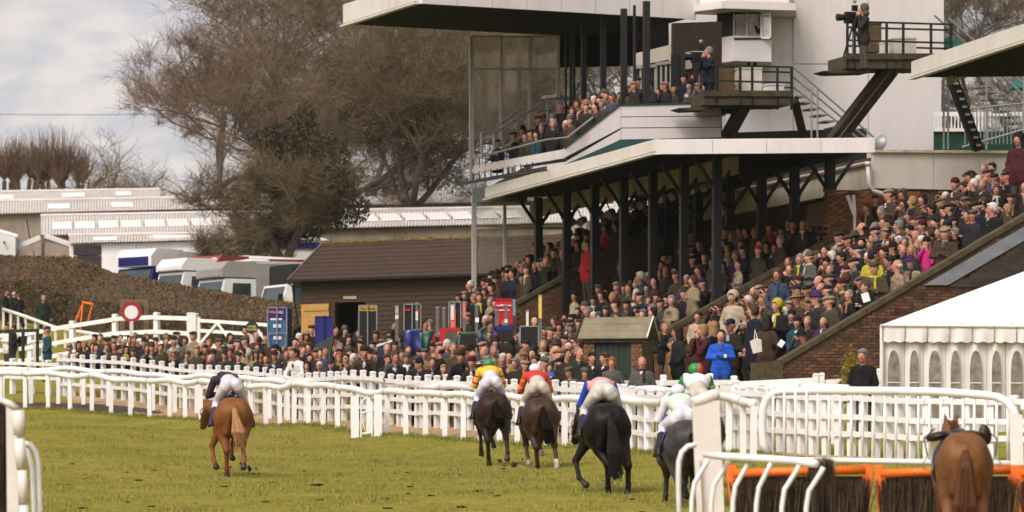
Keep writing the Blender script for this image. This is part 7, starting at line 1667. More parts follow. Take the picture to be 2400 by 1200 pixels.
# --- people one can single out: (px, head top row, s, where, spec, forward, label)
LK = (-.75, -.65); CM = (-.1, -1)
def B(coat, hair=('short', 'dark'), hat=None, scarf=None, pose='pockets', **k): d = dict(coat=coat, hair=hair, pose=pose); d.update(k); d.update({'hat': hat} if hat else {}); d.update({'scarf': scarf} if scarf else {}); return d
SINGLES = [
 (1690, 776, 100, 'g', B('bright blue', ('short', 'dark'), pose='folded', wide=1.12), (-.15, -1), 'person in bright blue jacket and pale jeans, arms folded, by the stone steps'),
 (1505, 839, 104, 'g', B('grey', ('balding', 'white'), scarf='charcoal', pose='sides', len='long', wide=1.05), (-.1, -1), 'white haired person in long grey overcoat beside the kiosk door'),
 (1311, 842, 105, 'g', B('bright blue', ('short', 'grey'), hat=('beanie', 'black'), pose='folded', wide=1.1), (0, -1), 'person in bright blue jacket and black beanie behind the fence by the kiosk'),
 (2022, 822, 119, 'g', B('black', ('parted', 'grey'), pose='sides', yi=1, wide=1.05), (-.35, -.95), 'grey haired person in black jacket standing beside the marquee corner'),
 (1648, 764, 98.5, 'g', B('maroon', ('bob', 'fair'), scarf='grey', pose='chin', build='slim'), (-.9, -.4), 'fair haired person in maroon jacket left of the blue jacketed person'),
 (1672, 746, 97.5, 'g', B('black', ('long', 'fair'), pose='pockets', build='slim', yi=0), (-.8, .5), 'fair haired person in black coat turned away above the blue jacketed person'),
 (1713, 731, 98, 'g', B('dark brown', ('balding', 'grey'), hat=('cap', 'navy'), pose='racecard', len='long', wide=1.08), (-.6, -.8), 'person in dark brown coat and navy cap reading beside the terrace steps'),
 (1766, 716, 99.5, 't', B('navy', ('bob', 'brown'), pose='sides', len='long', build='slim', yi=0), (-.9, -.45), 'brown haired person in dark navy coat with the white tote bag'),
 (1822, 706, 100, 't', B('black', ('long', 'dark'), hat=('hood', 'yellow'), scarf='yellow', pose='racecard', len='long'), (-.7, -.7), 'person in black coat with mottled yellow headscarf on the lowest terrace step'),
 (1797, 742, 100.5, 't', B('brown', ('long', 'dark'), pose='pockets', len='long', build='slim'), (.3, .9), 'dark haired person in long brown coat turned away between navy coat and yellow headscarf'),
 (1718, 686, 96.5, 't', B('cream', ('bob', 'dark'), hat=('hood', 'cream'), pose='pockets', build='slim', wide=1.1), (-.5, -.85), 'person in padded cream coat with the hood up'),
 (2049, 617, 101, 't', B('olive', ('balding', 'grey'), hat=('flat cap', 'olive'), scarf='yellow', pose='folded', wide=1.12), (-.3, -.95), 'person in olive jacket, olive flat cap and bright yellow scarf'),
 (2103, 612, 101.5, 't', B('tan', ('balding', 'white'), pose='sides', len='long', yi=0), (-.9, -.4), 'white haired person in tan coat beside the purple hatted person'),
 (2135, 606, 102, 't', B('tan', ('balding', 'grey'), hat=('trilby', 'purple'), scarf='navy', pose='folded', wide=1.08), (-.5, -.85), 'person in tan coat and purple trilby leaning at the mossy coping'),
 (2215, 536, 101.7, 't', B('brown', ('balding', 'grey'), hat=('flat cap', 'tan'), pose='folded', wide=1.15), (-.35, -.95), 'broad person in brown jacket and tan flat cap above the lead flashing'),
 (1944, 697, 101, 't', B('olive', ('balding', 'grey'), hat=('flat cap', 'tan'), pose='pockets', yi=0, wide=1.1), (-.8, -.6), 'stooping person in olive coat and tan flat cap beside the low coping'),
 (1915, 690, 100.5, 't', B('charcoal', ('balding', 'grey'), hat=('trilby', 'purple'), pose='pockets', yi=0), (-.8, -.6), 'person in charcoal coat and purple trilby beside the tan flat cap'),
 (2325, 479, 101.6, 't', B('black', ('parted', 'white'), pose='pockets', yi=0, wide=1.1), (-.8, -.6), 'white haired person in buttoned black coat high beside the coping'),
 (2388, 316, 98.5, 't', B('maroon', ('long', 'dark'), hat=('hood', 'black'), pose='pockets', wide=1.1), (-.6, -.8), 'person in dark red coat and black hood at the top frame edge'),
 (2029, 664, 101.7, 't', B('black', ('short', 'brown'), pose='racecard', yi=0), (-.7, -.7), 'person in black coat holding a white sheet at the coping'),
 (2046, 588, 99.5, 't', B('yellow', ('short', 'dark'), pose='pockets', yi=0), (.5, .8), 'person in yellow high visibility vest turned away in the terrace crowd'),
 (2172, 560, 100, 't', B('pink', ('long', 'fair'), hat=('beanie', 'black'), pose='chin', build='slim'), (-.4, -.9), 'person in pink and black with fair hair on the open terrace'),
 (1930, 746, 101.3, 't', B('purple', ('balding', 'grey'), pose='folded', wide=1.05), (-.45, -.9), 'grey haired person in purple quilted jacket lowest beside the coping'),
 (1893, 744, 100.8, 't', B('dark brown', ('short', 'fair'), pose='sides'), (-.45, -.9), 'fair haired person in dark brown coat left of the purple jacket'),
 (1869, 746, 100.6, 't', B('teal', ('balding', 'grey'), hat=('beanie', 'navy'), scarf='teal', pose='pockets'), (-.3, -.95), 'person in teal jacket and navy beanie at the foot of the terrace'),
 (1823, 632, 97, 't', B('slate blue', ('bob', 'brown'), scarf='teal', pose='pockets', build='slim'), (-.4, -.9), 'brown haired person with pale teal scarf in the middle of the terrace crowd'),
 (1588, 757, 97, 'g', B('charcoal', ('long', 'dark'), pose='pockets', yi=0), (-.9, -.3), 'person with long dark hair beside the low brown stair wall'),
 (1376, 563, 82.2, 'c', B('red', ('short', 'dark'), pose='pockets', yi=0, wide=1.05), (-.85, -.5), 'dark haired person in bright red jacket beside the shaded brick wall'),
 (14, 684, 55, 'g', B('dark green', ('short', 'brown'), pose='pockets', wide=1.1), (.9, -.3), 'person in dark green jacket at the left frame edge below the hedge'),
 (33, 690, 55.2, 'g', B('black', ('balding', 'white'), pose='folded'), (.5, .7), 'white haired person in black coat in the group below the hedge'),
 (45, 692, 55.4, 'g', B('charcoal', ('short', 'brown'), pose='pockets'), (-.6, .6), 'brown haired person in charcoal coat in the group below the hedge'),
 (102, 693, 57, 'g', B('dark green', ('short', 'grey'), pose='sides', wide=1.1), (.35, -.9), 'steward in dark green vest standing alone below the hedge'),
 (52, 757, 65, 'g', B('black', ('short', 'dark'), pose='pockets', wide=1.1), (-.8, .4), 'tall person in black suit beside the dark green barrier'),
 (32, 779, 65.3, 'g', B('black', ('short', 'dark'), pose='pockets'), (-.8, -.3), 'shorter dark haired person in black beside the tall black suit'),
 (15, 778, 65.3, 'g', B('white', ('bob', 'fair'), pose='folded', build='slim'), (-.8, -.5), 'fair haired person in white jacket at the left frame edge'),
 (111, 768, 70, 'g', B('teal', ('balding', 'grey'), hat=('cap', 'purple'), pose='pockets', yi=0), (-.9, -.3), 'person in teal jacket and purple cap at the end of the crowd'),
 (1031, 799, 95, 'g', B('black', ('balding', 'dark'), pose='chin', yi=0, wide=1.05), (-1, -.1), 'balding person in black suit in profile before the red joint'),
 (908, 803, 89, 'g', B('black', ('short', 'grey'), pose='pockets'), (-.05, -1), 'grey haired person in black suit and tie facing the course'),
 (1197, 858, 101, 'g', B('pink', ('long', 'fair'), pose='pockets', build='slim', yi=0), (-.8, -.3), 'fair haired girl in pink jacket behind the white fence'),
 (1178, 832, 99, 'g', B('charcoal', ('parted', 'white'), pose='pockets'), (-.1, -1), 'white haired person facing the course behind the girl in pink'),
 (1249, 809, 96, 'g', B('black', ('long', 'dark'), scarf='purple', pose='pockets', build='slim'), (-.25, -1), 'person with long black hair and purple scarf below the black screen'),
 (1302, 791, 97, 'g', B('charcoal', ('balding', 'dark'), pose='pockets', yi=0), (-.9, -.2), 'balding person in profile beside the kiosk gable'),
 (1312, 809, 99, 'g', B('dark brown', ('balding', 'grey'), hat=('flat cap', 'camel'), pose='racecard', yi=0), (-.8, -.5), 'person in dark brown jacket and camel flat cap beside the kiosk'),
 (1108, 826, 98, 'g', B('black', ('balding', 'grey'), pose='pockets', wide=1.05), (-.1, -1), 'bald person in black coat behind the fence by the green capped jockey'),
 (1136, 812, 97, 'g', B('tan', ('balding', 'dark'), pose='pockets', wide=1.05), (-.5, -.8), 'balding person in tan coat and dark glasses among the bookmakers'),
 (1082, 813, 97, 'g', B('olive', ('parted', 'ginger'), pose='pockets'), (-.1, -1), 'ginger haired person in olive coat behind the white fence'),
 (1083, 830, 99.5, 'g', B('black', ('balding', 'grey'), hat=('beanie', 'dark brown'), scarf='black', pose='rail'), (-.1, -1), 'person in black coat and dark brown beanie leaning at the fence'),
 (930, 829, 94, 'g', B('slate blue', ('balding', 'grey'), hat=('flat cap', 'olive'), pose='rail'), (-.2, -1), 'person in slate blue jacket and olive flat cap leaning on the fence'),
 (956, 835, 95, 'g', B('black', ('balding', 'grey'), hat=('beanie', 'grey'), scarf='white', pose='rail'), (-.1, -1), 'person in black coat, grey beanie and white scarf leaning on the fence'),
 (976, 842, 95.5, 'g', B('charcoal', ('balding', 'fair'), hat=('cap', 'slate blue'), pose='rail'), (.1, -1), 'person in charcoal coat and slate blue cap leaning on the fence'),
 (1003, 848, 96.5, 'g', B('black', ('balding', 'dark'), hat=('beanie', 'black'), pose='rail', wide=1.15), (-.9, -.5), 'person in black coat and black beanie hunched sideways over the fence'),
 (852, 815, 91, 'g', B('brown', ('balding', 'dark'), hat=('beanie', 'dark brown'), pose='rail', wide=1.12), (.1, -1), 'large person in brown jacket and dark beanie bending over the fence'),
 (705, 806, 85, 'g', B('white', ('short', 'dark'), pose='rail'), (-.5, -.6), 'dark haired person in white patterned jacket leaning on the fence'),
 (1622, 172, 82, 'p', B('grey', ('short', 'dark'), pose='folded', wide=1.05), (-.2, -1), 'person in grey hooded top sitting at the end of the upper deck'),
 (1570, 190, 82, 'p', B('charcoal', ('short', 'brown'), pose='pockets', wide=1.1), (-.6, -.8), 'person in charcoal jacket at the near end of the upper deck'),
 (1540, 186, 81.5, 'p', B('black', ('short', 'brown'), pose='racecard'), (-.5, .8), 'person in black coat holding papers on the upper deck'),
 (1762, 38, 80.9, 'p', B('black', ('short', 'brown'), pose='binoculars'), (-.3, -1), 'person in black raising binoculars in the tower bay window'),
 (1661, 112, 83.6, 'q', B('navy', ('short', 'grey'), pose='chin', yi=0, wide=1.05), (-.9, -.35), 'camera operator in navy fleece on the lower mossy platform'),
 (2024, 13, 87.6, 'q', B('charcoal', ('short', 'grey'), hat=('hood', 'grey'), pose='chin', yi=0, wide=1.05), (-.9, -.35), 'camera operator in charcoal jacket on the higher mossy platform'),
]
STEP = {}
def terrace_z(fl, n, n0):
    k = fl(n0 + 1) - fl(n0); run = .27 / k; i = math.floor((n - n0) / run); return fl(n0 + run * (i + .5))
_fx = np.array([c[0] for c in FENCE][::-1]); _fs = np.array([c[2] for c in FENCE][::-1])
for px, yt, s, where, sp, fw, lab in SINGLES:
    if where == 'g' and 100 < px < 1340 and yt > 750: s = min(s, float(np.interp(px, _fx, _fs)) - (1.0 if sp['pose'] == 'rail' else 1.7))
    p = P(px, yt, s)
    if where == 't' and u_of(p) < uA + .62: p = PU(px, yt, uA + .62)
    zt_ = p.z; n, u = n_of(p), u_of(p)
    if where == 'g': z = gz(p.x, p.y)
    elif where == 't': z = terrace_z(floorA, n, 38.25)
    elif where == 'c': z = terrace_z(floorC, n, 39.4)
    else: z = zt_ - 1.74
    h = zt_ - z
    if sp['pose'] == 'rail': h = max(h * 1.05, 1.55)
    h = min(max(h, 1.35 if 'girl' in lab else 1.52), 1.95)
    if where in 'tgc' and abs(zt_ - z - h) > .05 and where != 'g': z = zt_ - h
    make_person(Vector((p.x, p.y, z)), fw, sp, lab, height=h); taken.append((p.x, p.y)); used_labels.add(lab)
# jeans of the blue jacketed person
# --- the crowd: candidate standing places
CAND = []      # (p, fwd, zone, poses, weights)
r = random.Random(42)
def free(x, y, d=.43): return all((x - a) ** 2 + (y - b_) ** 2 > d * d for a, b_ in taken)
def put(x, y, z, fwd, zone, poses=('pockets', 'folded', 'binoculars', 'racecard', 'chin'), w=(5, 2.2, 1.3, 1.6, .8), d=.40):
    if not free(x, y, d): return
    taken.append((x, y)); CAND.append((Vector((x, y, z)), fwd, zone, poses, w))
def fw_(a, b_, j=.35): return (a + r.uniform(-j, j), b_ + r.uniform(-j, j))
n = 38.75
while n < 46.3:
    u = uA + .62 + r.random() * .3
    while u < uB - .45:
        q = UN(u + r.uniform(-.12, .12), n + r.uniform(-.1, .1), 0)
        keep = .80 if n > 39.6 else .55
        if u > uB - 4.0: keep = .10
        if n > 44.4 and u > uB - 6: keep = .35
        if r.random() < keep: put(q.x, q.y, terrace_z(floorA, n_of(q), 38.25), fw_(-.78, -.62), 'open')
        u += .60
    n += .56
n = 39.75
while n < 45.8:
    u = uB + .55 + r.random() * .3
    while u < uC - .4:
        q = UN(u + r.uniform(-.12, .12), n + r.uniform(-.1, .1), 0)
        if r.random() < (.80 if u < uC - 3.4 else .12): put(q.x, q.y, terrace_z(lambda a: copB(a) - 1.0, min(n_of(q), 44.2), 39.5), fw_(-.7, -.7), 'covered')
        u += .66
    n += .60
n = 39.6
while n < 46:
    u = uC + .5
    while u < uE + .2:
        q = UN(u + r.uniform(-.12, .12), n + r.uniform(-.1, .1), 0)
        if r.random() < .85: put(q.x, q.y, terrace_z(floorC, min(n_of(q), 45.2), 39.4), fw_(-.75, -.65), 'far')
        u += .56
    n += .52
for _ in range(26):     # spilling down in front of the far terrace
    p = P(r.uniform(1062, 1240), 0, r.uniform(79, 83.5)); g = gz(p.x, p.y); nn = n_of(p); z = max(g, floorC(nn) - .1) if nn > 38.9 else g + max(0, (nn - 37.5)) * .5
    put(p.x, p.y, z, fw_(-.6, -.7), 'far')
taken_low = taken; taken = []
nu0 = n_of(PU(1320, 356, uD)) + .35
for i in range(12):
    nn = nu0 + i * .46; u = uD + .45
    while u < uE - .6:
        q = UN(u + r.uniform(-.1, .1), nn, 0); d_ = nn - nu0; zz_ = 11.58 + min(1.05, .56 * d_) + .07 * max(0, d_ - 1.8)
        if r.random() < (.8 if d_ > .6 else .5) * (1 if u < uD + 5.5 else .45): put(q.x, q.y, zz_, fw_(-.7, -.7), 'deck', d=.36)
        u += .58
taken = taken_low
# along the crowd fence
cf = path_from(FENCE[7:], .52)
def back(i):
    d = cf[min(i + 1, len(cf) - 1)] - cf[max(0, i - 1)]; d.z = 0; d.normalize(); b_ = Vector((d.y, -d.x, 0)); return b_ if b_.x > 0 else -b_
for i in range(2, len(cf)):
    px = 1200 + cf[i].x / cf[i].y * F; b_ = back(i)
    if px > 1345: continue
    deep = [.42, 1.05, 1.75] + ([2.5, 3.3] if px > 330 else []) + ([4.2, 5.2, 6.4] if px > 560 else [])
    for row, off in enumerate(deep):
        if r.random() > (.92, .80, .66, .52, .42, .34, .30, .26)[row]: continue
        if px > 1150 and row > 1: continue
        q = cf[i] + b_ * (off + r.uniform(-.12, .12)) + U * r.uniform(-.2, .2); z = gz(q.x, q.y) + row * .035
        if row == 0: put(q.x, q.y, z, fw_(-.30, -.9, .4), 'fence', ('rail', 'folded', 'pockets', 'chin'), (6, 1, 1, 1), d=.34)
        else: put(q.x, q.y, z, fw_(-.2, -.95, .5), 'behind', d=.36)
for _ in range(55):     # milling between fence, bookmakers and hut
    px_ = r.uniform(650, 1235); p = P(px_, 0, r.uniform(77, float(np.interp(px_, _fx, _fs)) - 5)); 
    if 1180 < 1200 + p.x / p.y * F and p.y < 131: continue
    put(p.x, p.y, gz(p.x, p.y), (r.uniform(-1, 1), r.uniform(-1, .3)), 'milling')
CAND.sort(key=lambda c: c[0].y)
vis_, boxes = [], []       # leave out anyone the photograph could show nothing of: head behind nearer people
for c in CAND:
    p = c[0]; s_ = F / p.y; hx_, hy_ = 1200 + p.x * s_, YH - (p.z + 1.66 - ZC) * s_
    if any(a < hx_ < b_ and c_ < hy_ < d_ for a, b_, c_, d_ in boxes) and r.random() < .93: continue
    vis_.append(c); boxes += [(hx_ - .20 * s_, hx_ + .20 * s_, hy_ + .20 * s_, hy_ + 1.0 * s_), (hx_ - .075 * s_, hx_ + .075 * s_, hy_ - .08 * s_, hy_ + .2 * s_)]
CAND = vis_
ZONES = {'open': ['low on the open terrace', 'midway up the open terrace', 'high on the open terrace'], 'covered': ['low under the lower roof', 'high under the lower roof']}
def zone_text(z, p):
    px = 1200 + p.x / p.y * F; nn = n_of(p)
    if z == 'open': return ZONES['open'][0 if nn < 40.6 else 1 if nn < 43 else 2]
    if z == 'covered': return ZONES['covered'][0 if nn < 42 else 1]
    if z == 'far': return 'on the far terrace'
    if z == 'deck': return 'on the upper deck'
    w = 'near the red disc' if px < 400 else 'left of the blue board' if px < 620 else 'near the blue board' if px < 760 else 'below the farrier sign' if px < 900 else 'by the bookmaker joints' if px < 1160 else 'near the kiosk'
    return ('at the fence ' if z == 'fence' else 'behind the fence ') + w
NIND = 300 - npeople[0] - 8
GRP = {'open': 'racegoers on the open terrace', 'covered': 'racegoers under the lower roof', 'far': 'racegoers on the far terrace', 'deck': 'racegoers on the upper deck', 'fence': 'racegoers along the white fence', 'behind': 'racegoers along the white fence', 'milling': 'racegoers among the bookmakers'}
for p, fw, zone, poses, w in CAND[:NIND]:
    for t_ in range(60):
        sp = rand_spec(r, poses, w); lab = 'person in %s, %s %s' % (looks(sp), POSEW[sp['pose']], zone_text(zone, p))
        if len(lab.split()) > 16: lab = 'person in %s, %s' % (looks(sp), zone_text(zone, p))
        if lab not in used_labels and len(lab.split()) <= 16: break
    used_labels.add(lab); make_person(p, fw, sp, lab, GRP[zone], height=r.gauss(1.76, .08) if sp['build'] == 'broad' else r.gauss(1.66, .07))
# --- everyone farther off: one crowd
LOD = {}
def lod(pose, build):
    if (pose, build) not in LOD:
        sh, H = person_shells(pose, 'hip', .19 if build == 'broad' else .165, r.choice((-.4, .4)), .05, hand_vox=None, bv=.085, hv=.034); parts_ = []
        for pr, vx in sh:
            pr = [c for c in pr if c[-2] not in ('trousers', 'shoe')]
            v, q, t_, names = sdf_mesh(pr, vx); parts_.append((v, q, [names[i] for i in t_]))
        LOD[(pose, build)] = (parts_, H)
    return LOD[(pose, build)]
HLOD = {}
def hlod(kind):
    if kind not in HLOD: HLOD[kind] = sdf_mesh(headwear_prims(kind), .034)[:2]
    return HLOD[kind]
cv, cq, cc = [], [], []; off = 0
TC = [(.012, .012, .016), (.03, .022, .016), (.014, .018, .035), (.05, .045, .035)]
for p, fw, zone, poses, w in CAND[NIND:]:
    sp = rand_spec(r, poses, w); parts_, H = lod(sp['pose'], sp['build']); an = math.atan2(fw[0], -fw[1]); k = r.gauss(1.73 if zone != 'deck' else 1.62, .085) / 1.79
    M4 = Matrix.Translation(p) @ Matrix.Rotation(an, 4, 'Z') @ Matrix.Scale(k, 4); A = np.array(M4); sk = SKINS[r.randint(0, 2)]
    tc = dict(coat=COAT[sp['coat']], skin=sk, trousers=r.choice(TC), shoe=(.012, .01, .01), eye=(.03, .02, .015), lip=(.3, .1, .08), shirt=r.choice([(.6, .58, .58), (.03, .025, .02), (.05, .04, .03)]), paper=(.75, .73, .73), black=(.01, .01, .01))
    for v, q, tn in parts_:
        colr = np.zeros((len(v), 4)); colr[:, 3] = 1
        tcols = np.array([tc[x] for x in tn]); colr[q.ravel(), :3] = np.repeat(tcols, 4, 0)
        cv.append(v @ A[:3, :3].T + A[:3, 3]); cq.append(q + off); cc.append(colr); off += len(v)
    B4 = np.array(M4 @ H)
    for kind, c in ([(sp['hair'][0], HAIRC[sp['hair'][1]])] + ([(sp['hat'][0], COAT[sp['hat'][1]])] if sp.get('hat') else []) + ([('scarf', COAT[sp['scarf']])] if sp.get('scarf') else [])):
        v, q = hlod(kind); colr = np.tile([*c, 1.0], (len(v), 1)); cv.append(v @ B4[:3, :3].T + B4[:3, 3]); cq.append(q + off); cc.append(colr); off += len(v)
if cv:
    CROWDM = M_attr('crowd_cloth', 'tint')
    crowd = link('crowd', np_mesh('crowd', np.concatenate(cv), quads=np.concatenate(cq), mats=[CROWDM], colors=np.concatenate(cc))); tag(crowd, 'packed racegoers farther off under the roofs and along the rails', 'crowd', kind='stuff')
print('PEOPLE', npeople[0], 'CAND', len(CAND), 'crowd quads', sum(len(q) for q in cq))
# --- things people hold, and the television cameras
t = thing('tote_bag', P(1768, 800, 100.2), 'white tote bag hanging from the shoulder of the navy coat', 'bag')
b = MB(); b.prism([P(1757, 800, 101), P(1765, 829, 101), P(1786, 824, 101), P(1784, 796, 101), P(1772, 792, 101)], Vector((.02, .09, 0)), M('tote_white', (.66, .60, .54), .8, .1, 6)); b.build('bag', t)
b = MB(); b.tube([P(1768, 794, 100.9), P(1769, 772, 100.7), P(1776, 796, 100.9)], .012, MATS['tote_white'], 5); b.build('strap', t)
for px, py, s, w_, a, lab in ((2029, 697, 102.3, .17, .3, 'white sheet of paper held at the mossy coping'), (1831, 805, 101.2, .13, -.6, 'white racecard in the hand below the yellow headscarf'), (1700, 834, 101, .06, .2, 'pale glove held by the blue jacketed person'), (1118, 750, 88, .10, 0, 'white card held up among the bookmakers'), (1528, 226, 82.6, .2, .4, 'white papers held on the upper deck')):
    c = P(px, py, s); b = MB(); b.obox(c, Vector((math.cos(a), 0, math.sin(a))) * w_ * .5, Vector((0, .006, 0)), Vector((-math.sin(a), .1, math.cos(a))) * w_ * .62, PAPER); o = b.build('paper'); tag(o, lab, 'paper' if 'glove' not in lab else 'glove')
def tv_camera(px, py, s, label):
    c = P(px, py, s); t = thing('television_camera', c - Z * 1.0, label, 'camera', 'television cameras on the platforms'); d = Vector((-.9, -.35, 0)).normalized(); sd = Vector((-d.y, d.x, 0))
    b = MB(); b.obox(c, d * .24, sd * .10, Z * .15, BLK2); b.build('body', t)
    b = MB(); b.lathe(c + d * .22, [(.07, 0), (.085, .10), (.10, .26), (.085, .27)], BLK2, 12, axis=d); b.build('lens', t)
    b = MB(); b.obox(c + Z * .26 - d * .04, d * .07, sd * .06, Z * .08, BLK2); b.lathe(c + Z * .40 - d * .04, [(.03, 0), (.06, .04), (.05, .1)], GALV, 10); b.build('viewfinder', t)
    b = MB(); b.obox(c + Z * .16 + d * .02, d * .2, sd * .085, Z * .012, M('camera_label', (.6, .55, .52), .5)); b.build('label_plate', t)
    for k in range(3):
        an = k * 2.1 + .4; b = MB(); b.tube([c - Z * .14, c - Z * 1.05 + Vector((math.cos(an) * .32, math.sin(an) * .32, 0))], .025, BLK2, 6); b.build('leg', t)
    b = MB(); b.tube([c - Z * .1 - d * .1, c - Z * .14 - d * .45], .014, BLK2, 5); b.build('pan_handle', t)
tv_camera(1640, 135, 83.4, 'black television camera on the lower mossy platform'); tv_camera(2000, 42, 87.4, 'black television camera on the higher mossy platform')
# ------------------------------------------------------------------ horses and jockeys
def coat_mat(name, c, c2, pale=None):
    return M(name, c, .42, .2, 3.0, c2=c2, spec=.45, bump=.05)
HCOL = {'chestnut': (M('coat_chestnut', (.19, .072, .018), .6, .3, 3, c2=(.13, .042, .010), spec=.25, bump=.7, bscale=6), M('tail_flaxen', (.36, .19, .07), .6, .3, 9, stretch=(6, 6, 1), c2=(.2, .085, .025))),
        'bay': (M('coat_dark_bay', (.030, .014, .008), .55, .3, 3, c2=(.016, .008, .005), spec=.2, bump=.7, bscale=6), M('tail_black', (.006, .0045, .004), .75, .3, 9, spec=.08)),
        'brown': (M('coat_brown', (.050, .022, .011), .55, .3, 3, c2=(.024, .011, .007), spec=.3, bump=.7, bscale=6), M('tail_black', (.006, .0045, .004))),
        'black': (M('coat_black', (.011, .008, .007), .5, .3, 3, c2=(.006, .004, .004), spec=.16, bump=.7, bscale=6), M('tail_grizzled', (.022, .019, .018), .75, .4, 12, stretch=(6, 6, 1), spec=.08)),
        'grey': (M('coat_dark_grey', (.060, .054, .052), .6, .4, 6, c2=(.020, .018, .018), spec=.25, bump=.7, bscale=6), M('tail_black', (.006, .0045, .004))),
        'loose': (M('coat_red_chestnut', (.205, .088, .028), .6, .3, 2.6, c2=(.11, .042, .014), spec=.25, bump=.8, bscale=6), M('tail_red', (.105, .038, .013), .7, .3, 9, stretch=(6, 6, 1), c2=(.05, .017, .008), spec=.2))}
HOOF = M('hoof', (.030, .022, .017), .5, .3, 8); HOOFP = M('pale_hoof', (.34, .29, .25), .5, .2, 8); LEATHER = M('dark_leather', (.014, .008, .007), .4, .3, 8); BANDAGE = M('white_marking', (.55, .50, .46), .7, .1, 8)
def horse_mesh(colr, hind, fore, sock=(), head=(0, 0, 0), darklegs=False):
    """forward +y; hind/fore: for left and right a list of joints (hock or knee, fetlock, hoof tip) as (x, y, z)"""
    P_ = [('e', (0, .15, 1.17), (.285, .70, .325), None, 'coat', .08), ('e', (0, -.48, 1.26), (.275, .40, .285), None, 'coat', .08), ('e', (.125, -.62, 1.24), (.185, .30, .30), None, 'coat', .07), ('e', (-.125, -.62, 1.24), (.185, .30, .30), None, 'coat', .07),
          ('e', (0, .74, 1.16), (.225, .32, .33), None, 'coat', .08), ('e', (0, .50, 1.42), (.085, .34, .12), None, 'coat', .08), ('e', (0, -.35, 1.47), (.11, .35, .09), None, 'coat', .09), ('e', (0, -.88, 1.30), (.07, .06, .13), None, 'coat', .05)]
    hx, hy, hz = head
    nk = (hx * .5, 1.25, 1.52 + hz * .6); pl = (hx, 1.55, 1.68 + hz); P_ += [('c', (0, .82, 1.30), nk, .215, .145, 'coat', .06), ('c', nk, pl, .15, .105, 'coat', .05), ('c', pl, (hx * 1.2, 1.78, 1.52 + hz), .11, .095, 'coat', .04), ('c', (hx * 1.2, 1.78, 1.52 + hz), (hx * 1.35, 2.04, 1.30 + hz), .09, .062, 'coat', .03)]
    for sg in (-1, 1): P_.append(('c', (hx + sg * .058, 1.53, 1.76 + hz), (hx + sg * .082, 1.52, 1.90 + hz), .036, .010, 'coat', .015))
    for sg, j in ((-1, hind[0]), (1, hind[1])):
        hk, ft, hf = [Vector(v) for v in j]; st = Vector((sg * .185, -.42 + (hk.y + .62) * .35, .98 + max(0, hk.z - .55) * .5))
        P_ += [('c', (sg * .150, -.60, 1.16), tuple(st), .205, .145, 'coat', .08), ('c', (sg * .165, -.66, 1.06), tuple(st.lerp(hk, .45)), .160, .092, 'coat', .06), ('c', tuple(st), tuple(hk), .125, .058, 'coat', .05), ('e', tuple(hk + Vector((0, -.015, .0))), (.052, .075, .075), None, 'coat', .03), ('c', tuple(hk), tuple(ft), .046, .038, 'leg', .02), ('e', tuple(ft), (.044, .05, .05), None, 'leg' if ('h', sg) not in sock else 'sock', .02)]
        d = hf - ft; P_ += [('c', tuple(ft), tuple(ft + d * .55), .038, .040, 'leg' if ('h', sg) not in sock else 'sock', .02), ('c', tuple(ft + d * .6), tuple(hf), .048, .060, 'hoof', .008)]
    for sg, j in ((-1, fore[0]), (1, fore[1])):
        kn, ft, hf = [Vector(v) for v in j]; el = Vector((sg * .17, .60, .98))
        P_ += [('c', (sg * .16, .66, 1.12), tuple(el), .16, .115, 'coat', .07), ('c', tuple(el), tuple(kn), .100, .050, 'coat', .05), ('e', tuple(kn), (.052, .056, .065), None, 'leg', .03), ('c', tuple(kn), tuple(ft), .040, .035, 'leg', .02), ('e', tuple(ft), (.042, .046, .048), None, 'leg', .02)]
        d = hf - ft; P_ += [('c', tuple(ft), tuple(ft + d * .55), .036, .038, 'leg' if ('f', sg) not in sock else 'sock', .02), ('c', tuple(ft + d * .6), tuple(hf), .046, .058, 'hoof', .008)]
    for sg in (-1, 1): P_ += [('c', (sg * .075, -.86, 1.28), (sg * .13, -.80, .88), .085, .06, 'coat', .025), ('c', (sg * .21, -.70, 1.30), (sg * .22, -.62, .95), .09, .07, 'coat', .03), ('c', (sg * .12, -.50, 1.50), (sg * .20, -.30, 1.42), .05, .05, 'coat', .05)]
    P_ += [('e', (0, -1.0, 1.02), (.022, .16, .24), None, 'cut', 0), ('e', (.165, -.98, 1.02), (.014, .13, .18), Matrix.Rotation(.2, 3, 'Y'), 'cut', 0), ('e', (-.165, -.98, 1.02), (.014, .13, .18), Matrix.Rotation(-.2, 3, 'Y'), 'cut', 0)]
    return body_mesh('horse', [(P_, .0235)], {'coat': HCOL[colr][0], 'leg': HCOL['bay'][0] if darklegs else HCOL[colr][0], 'sock': BANDAGE, 'hoof': HOOFP if sock else HOOF})
def tail_mesh(mat, sway, L=.95, full=1.0, kick=.12, seed=1):
    rr = random.Random(seed); pr = []
    for i in range(15):
        a = rr.uniform(-1, 1); b_ = rr.uniform(-1, 1); p0 = Vector((a * .018, -.89, 1.36)); p1 = Vector((a * .03 * full + sway * .25, -.98 - kick * .4 + b_ * .03, 1.16)); p2 = Vector((a * .08 * full + sway * .65, -1.0 - kick + b_ * .04, 1.36 - L * .6)); p3 = Vector((a * .06 * full + sway * 1.0 + rr.uniform(-.07, .07) * full, -.98 - kick * rr.uniform(.7, 1.1), 1.36 - L * rr.uniform(.85, 1.05)))
        pr += [('c', tuple(p0), tuple(p1), .024, .030 * full, 'tail', .015), ('c', tuple(p1), tuple(p2), .028 * full, .036 * full, 'tail', .012), ('c', tuple(p2), tuple(p3), .034 * full, .016, 'tail', .008)]
    return body_mesh('tail', [(pr, .016)], {'tail': mat})
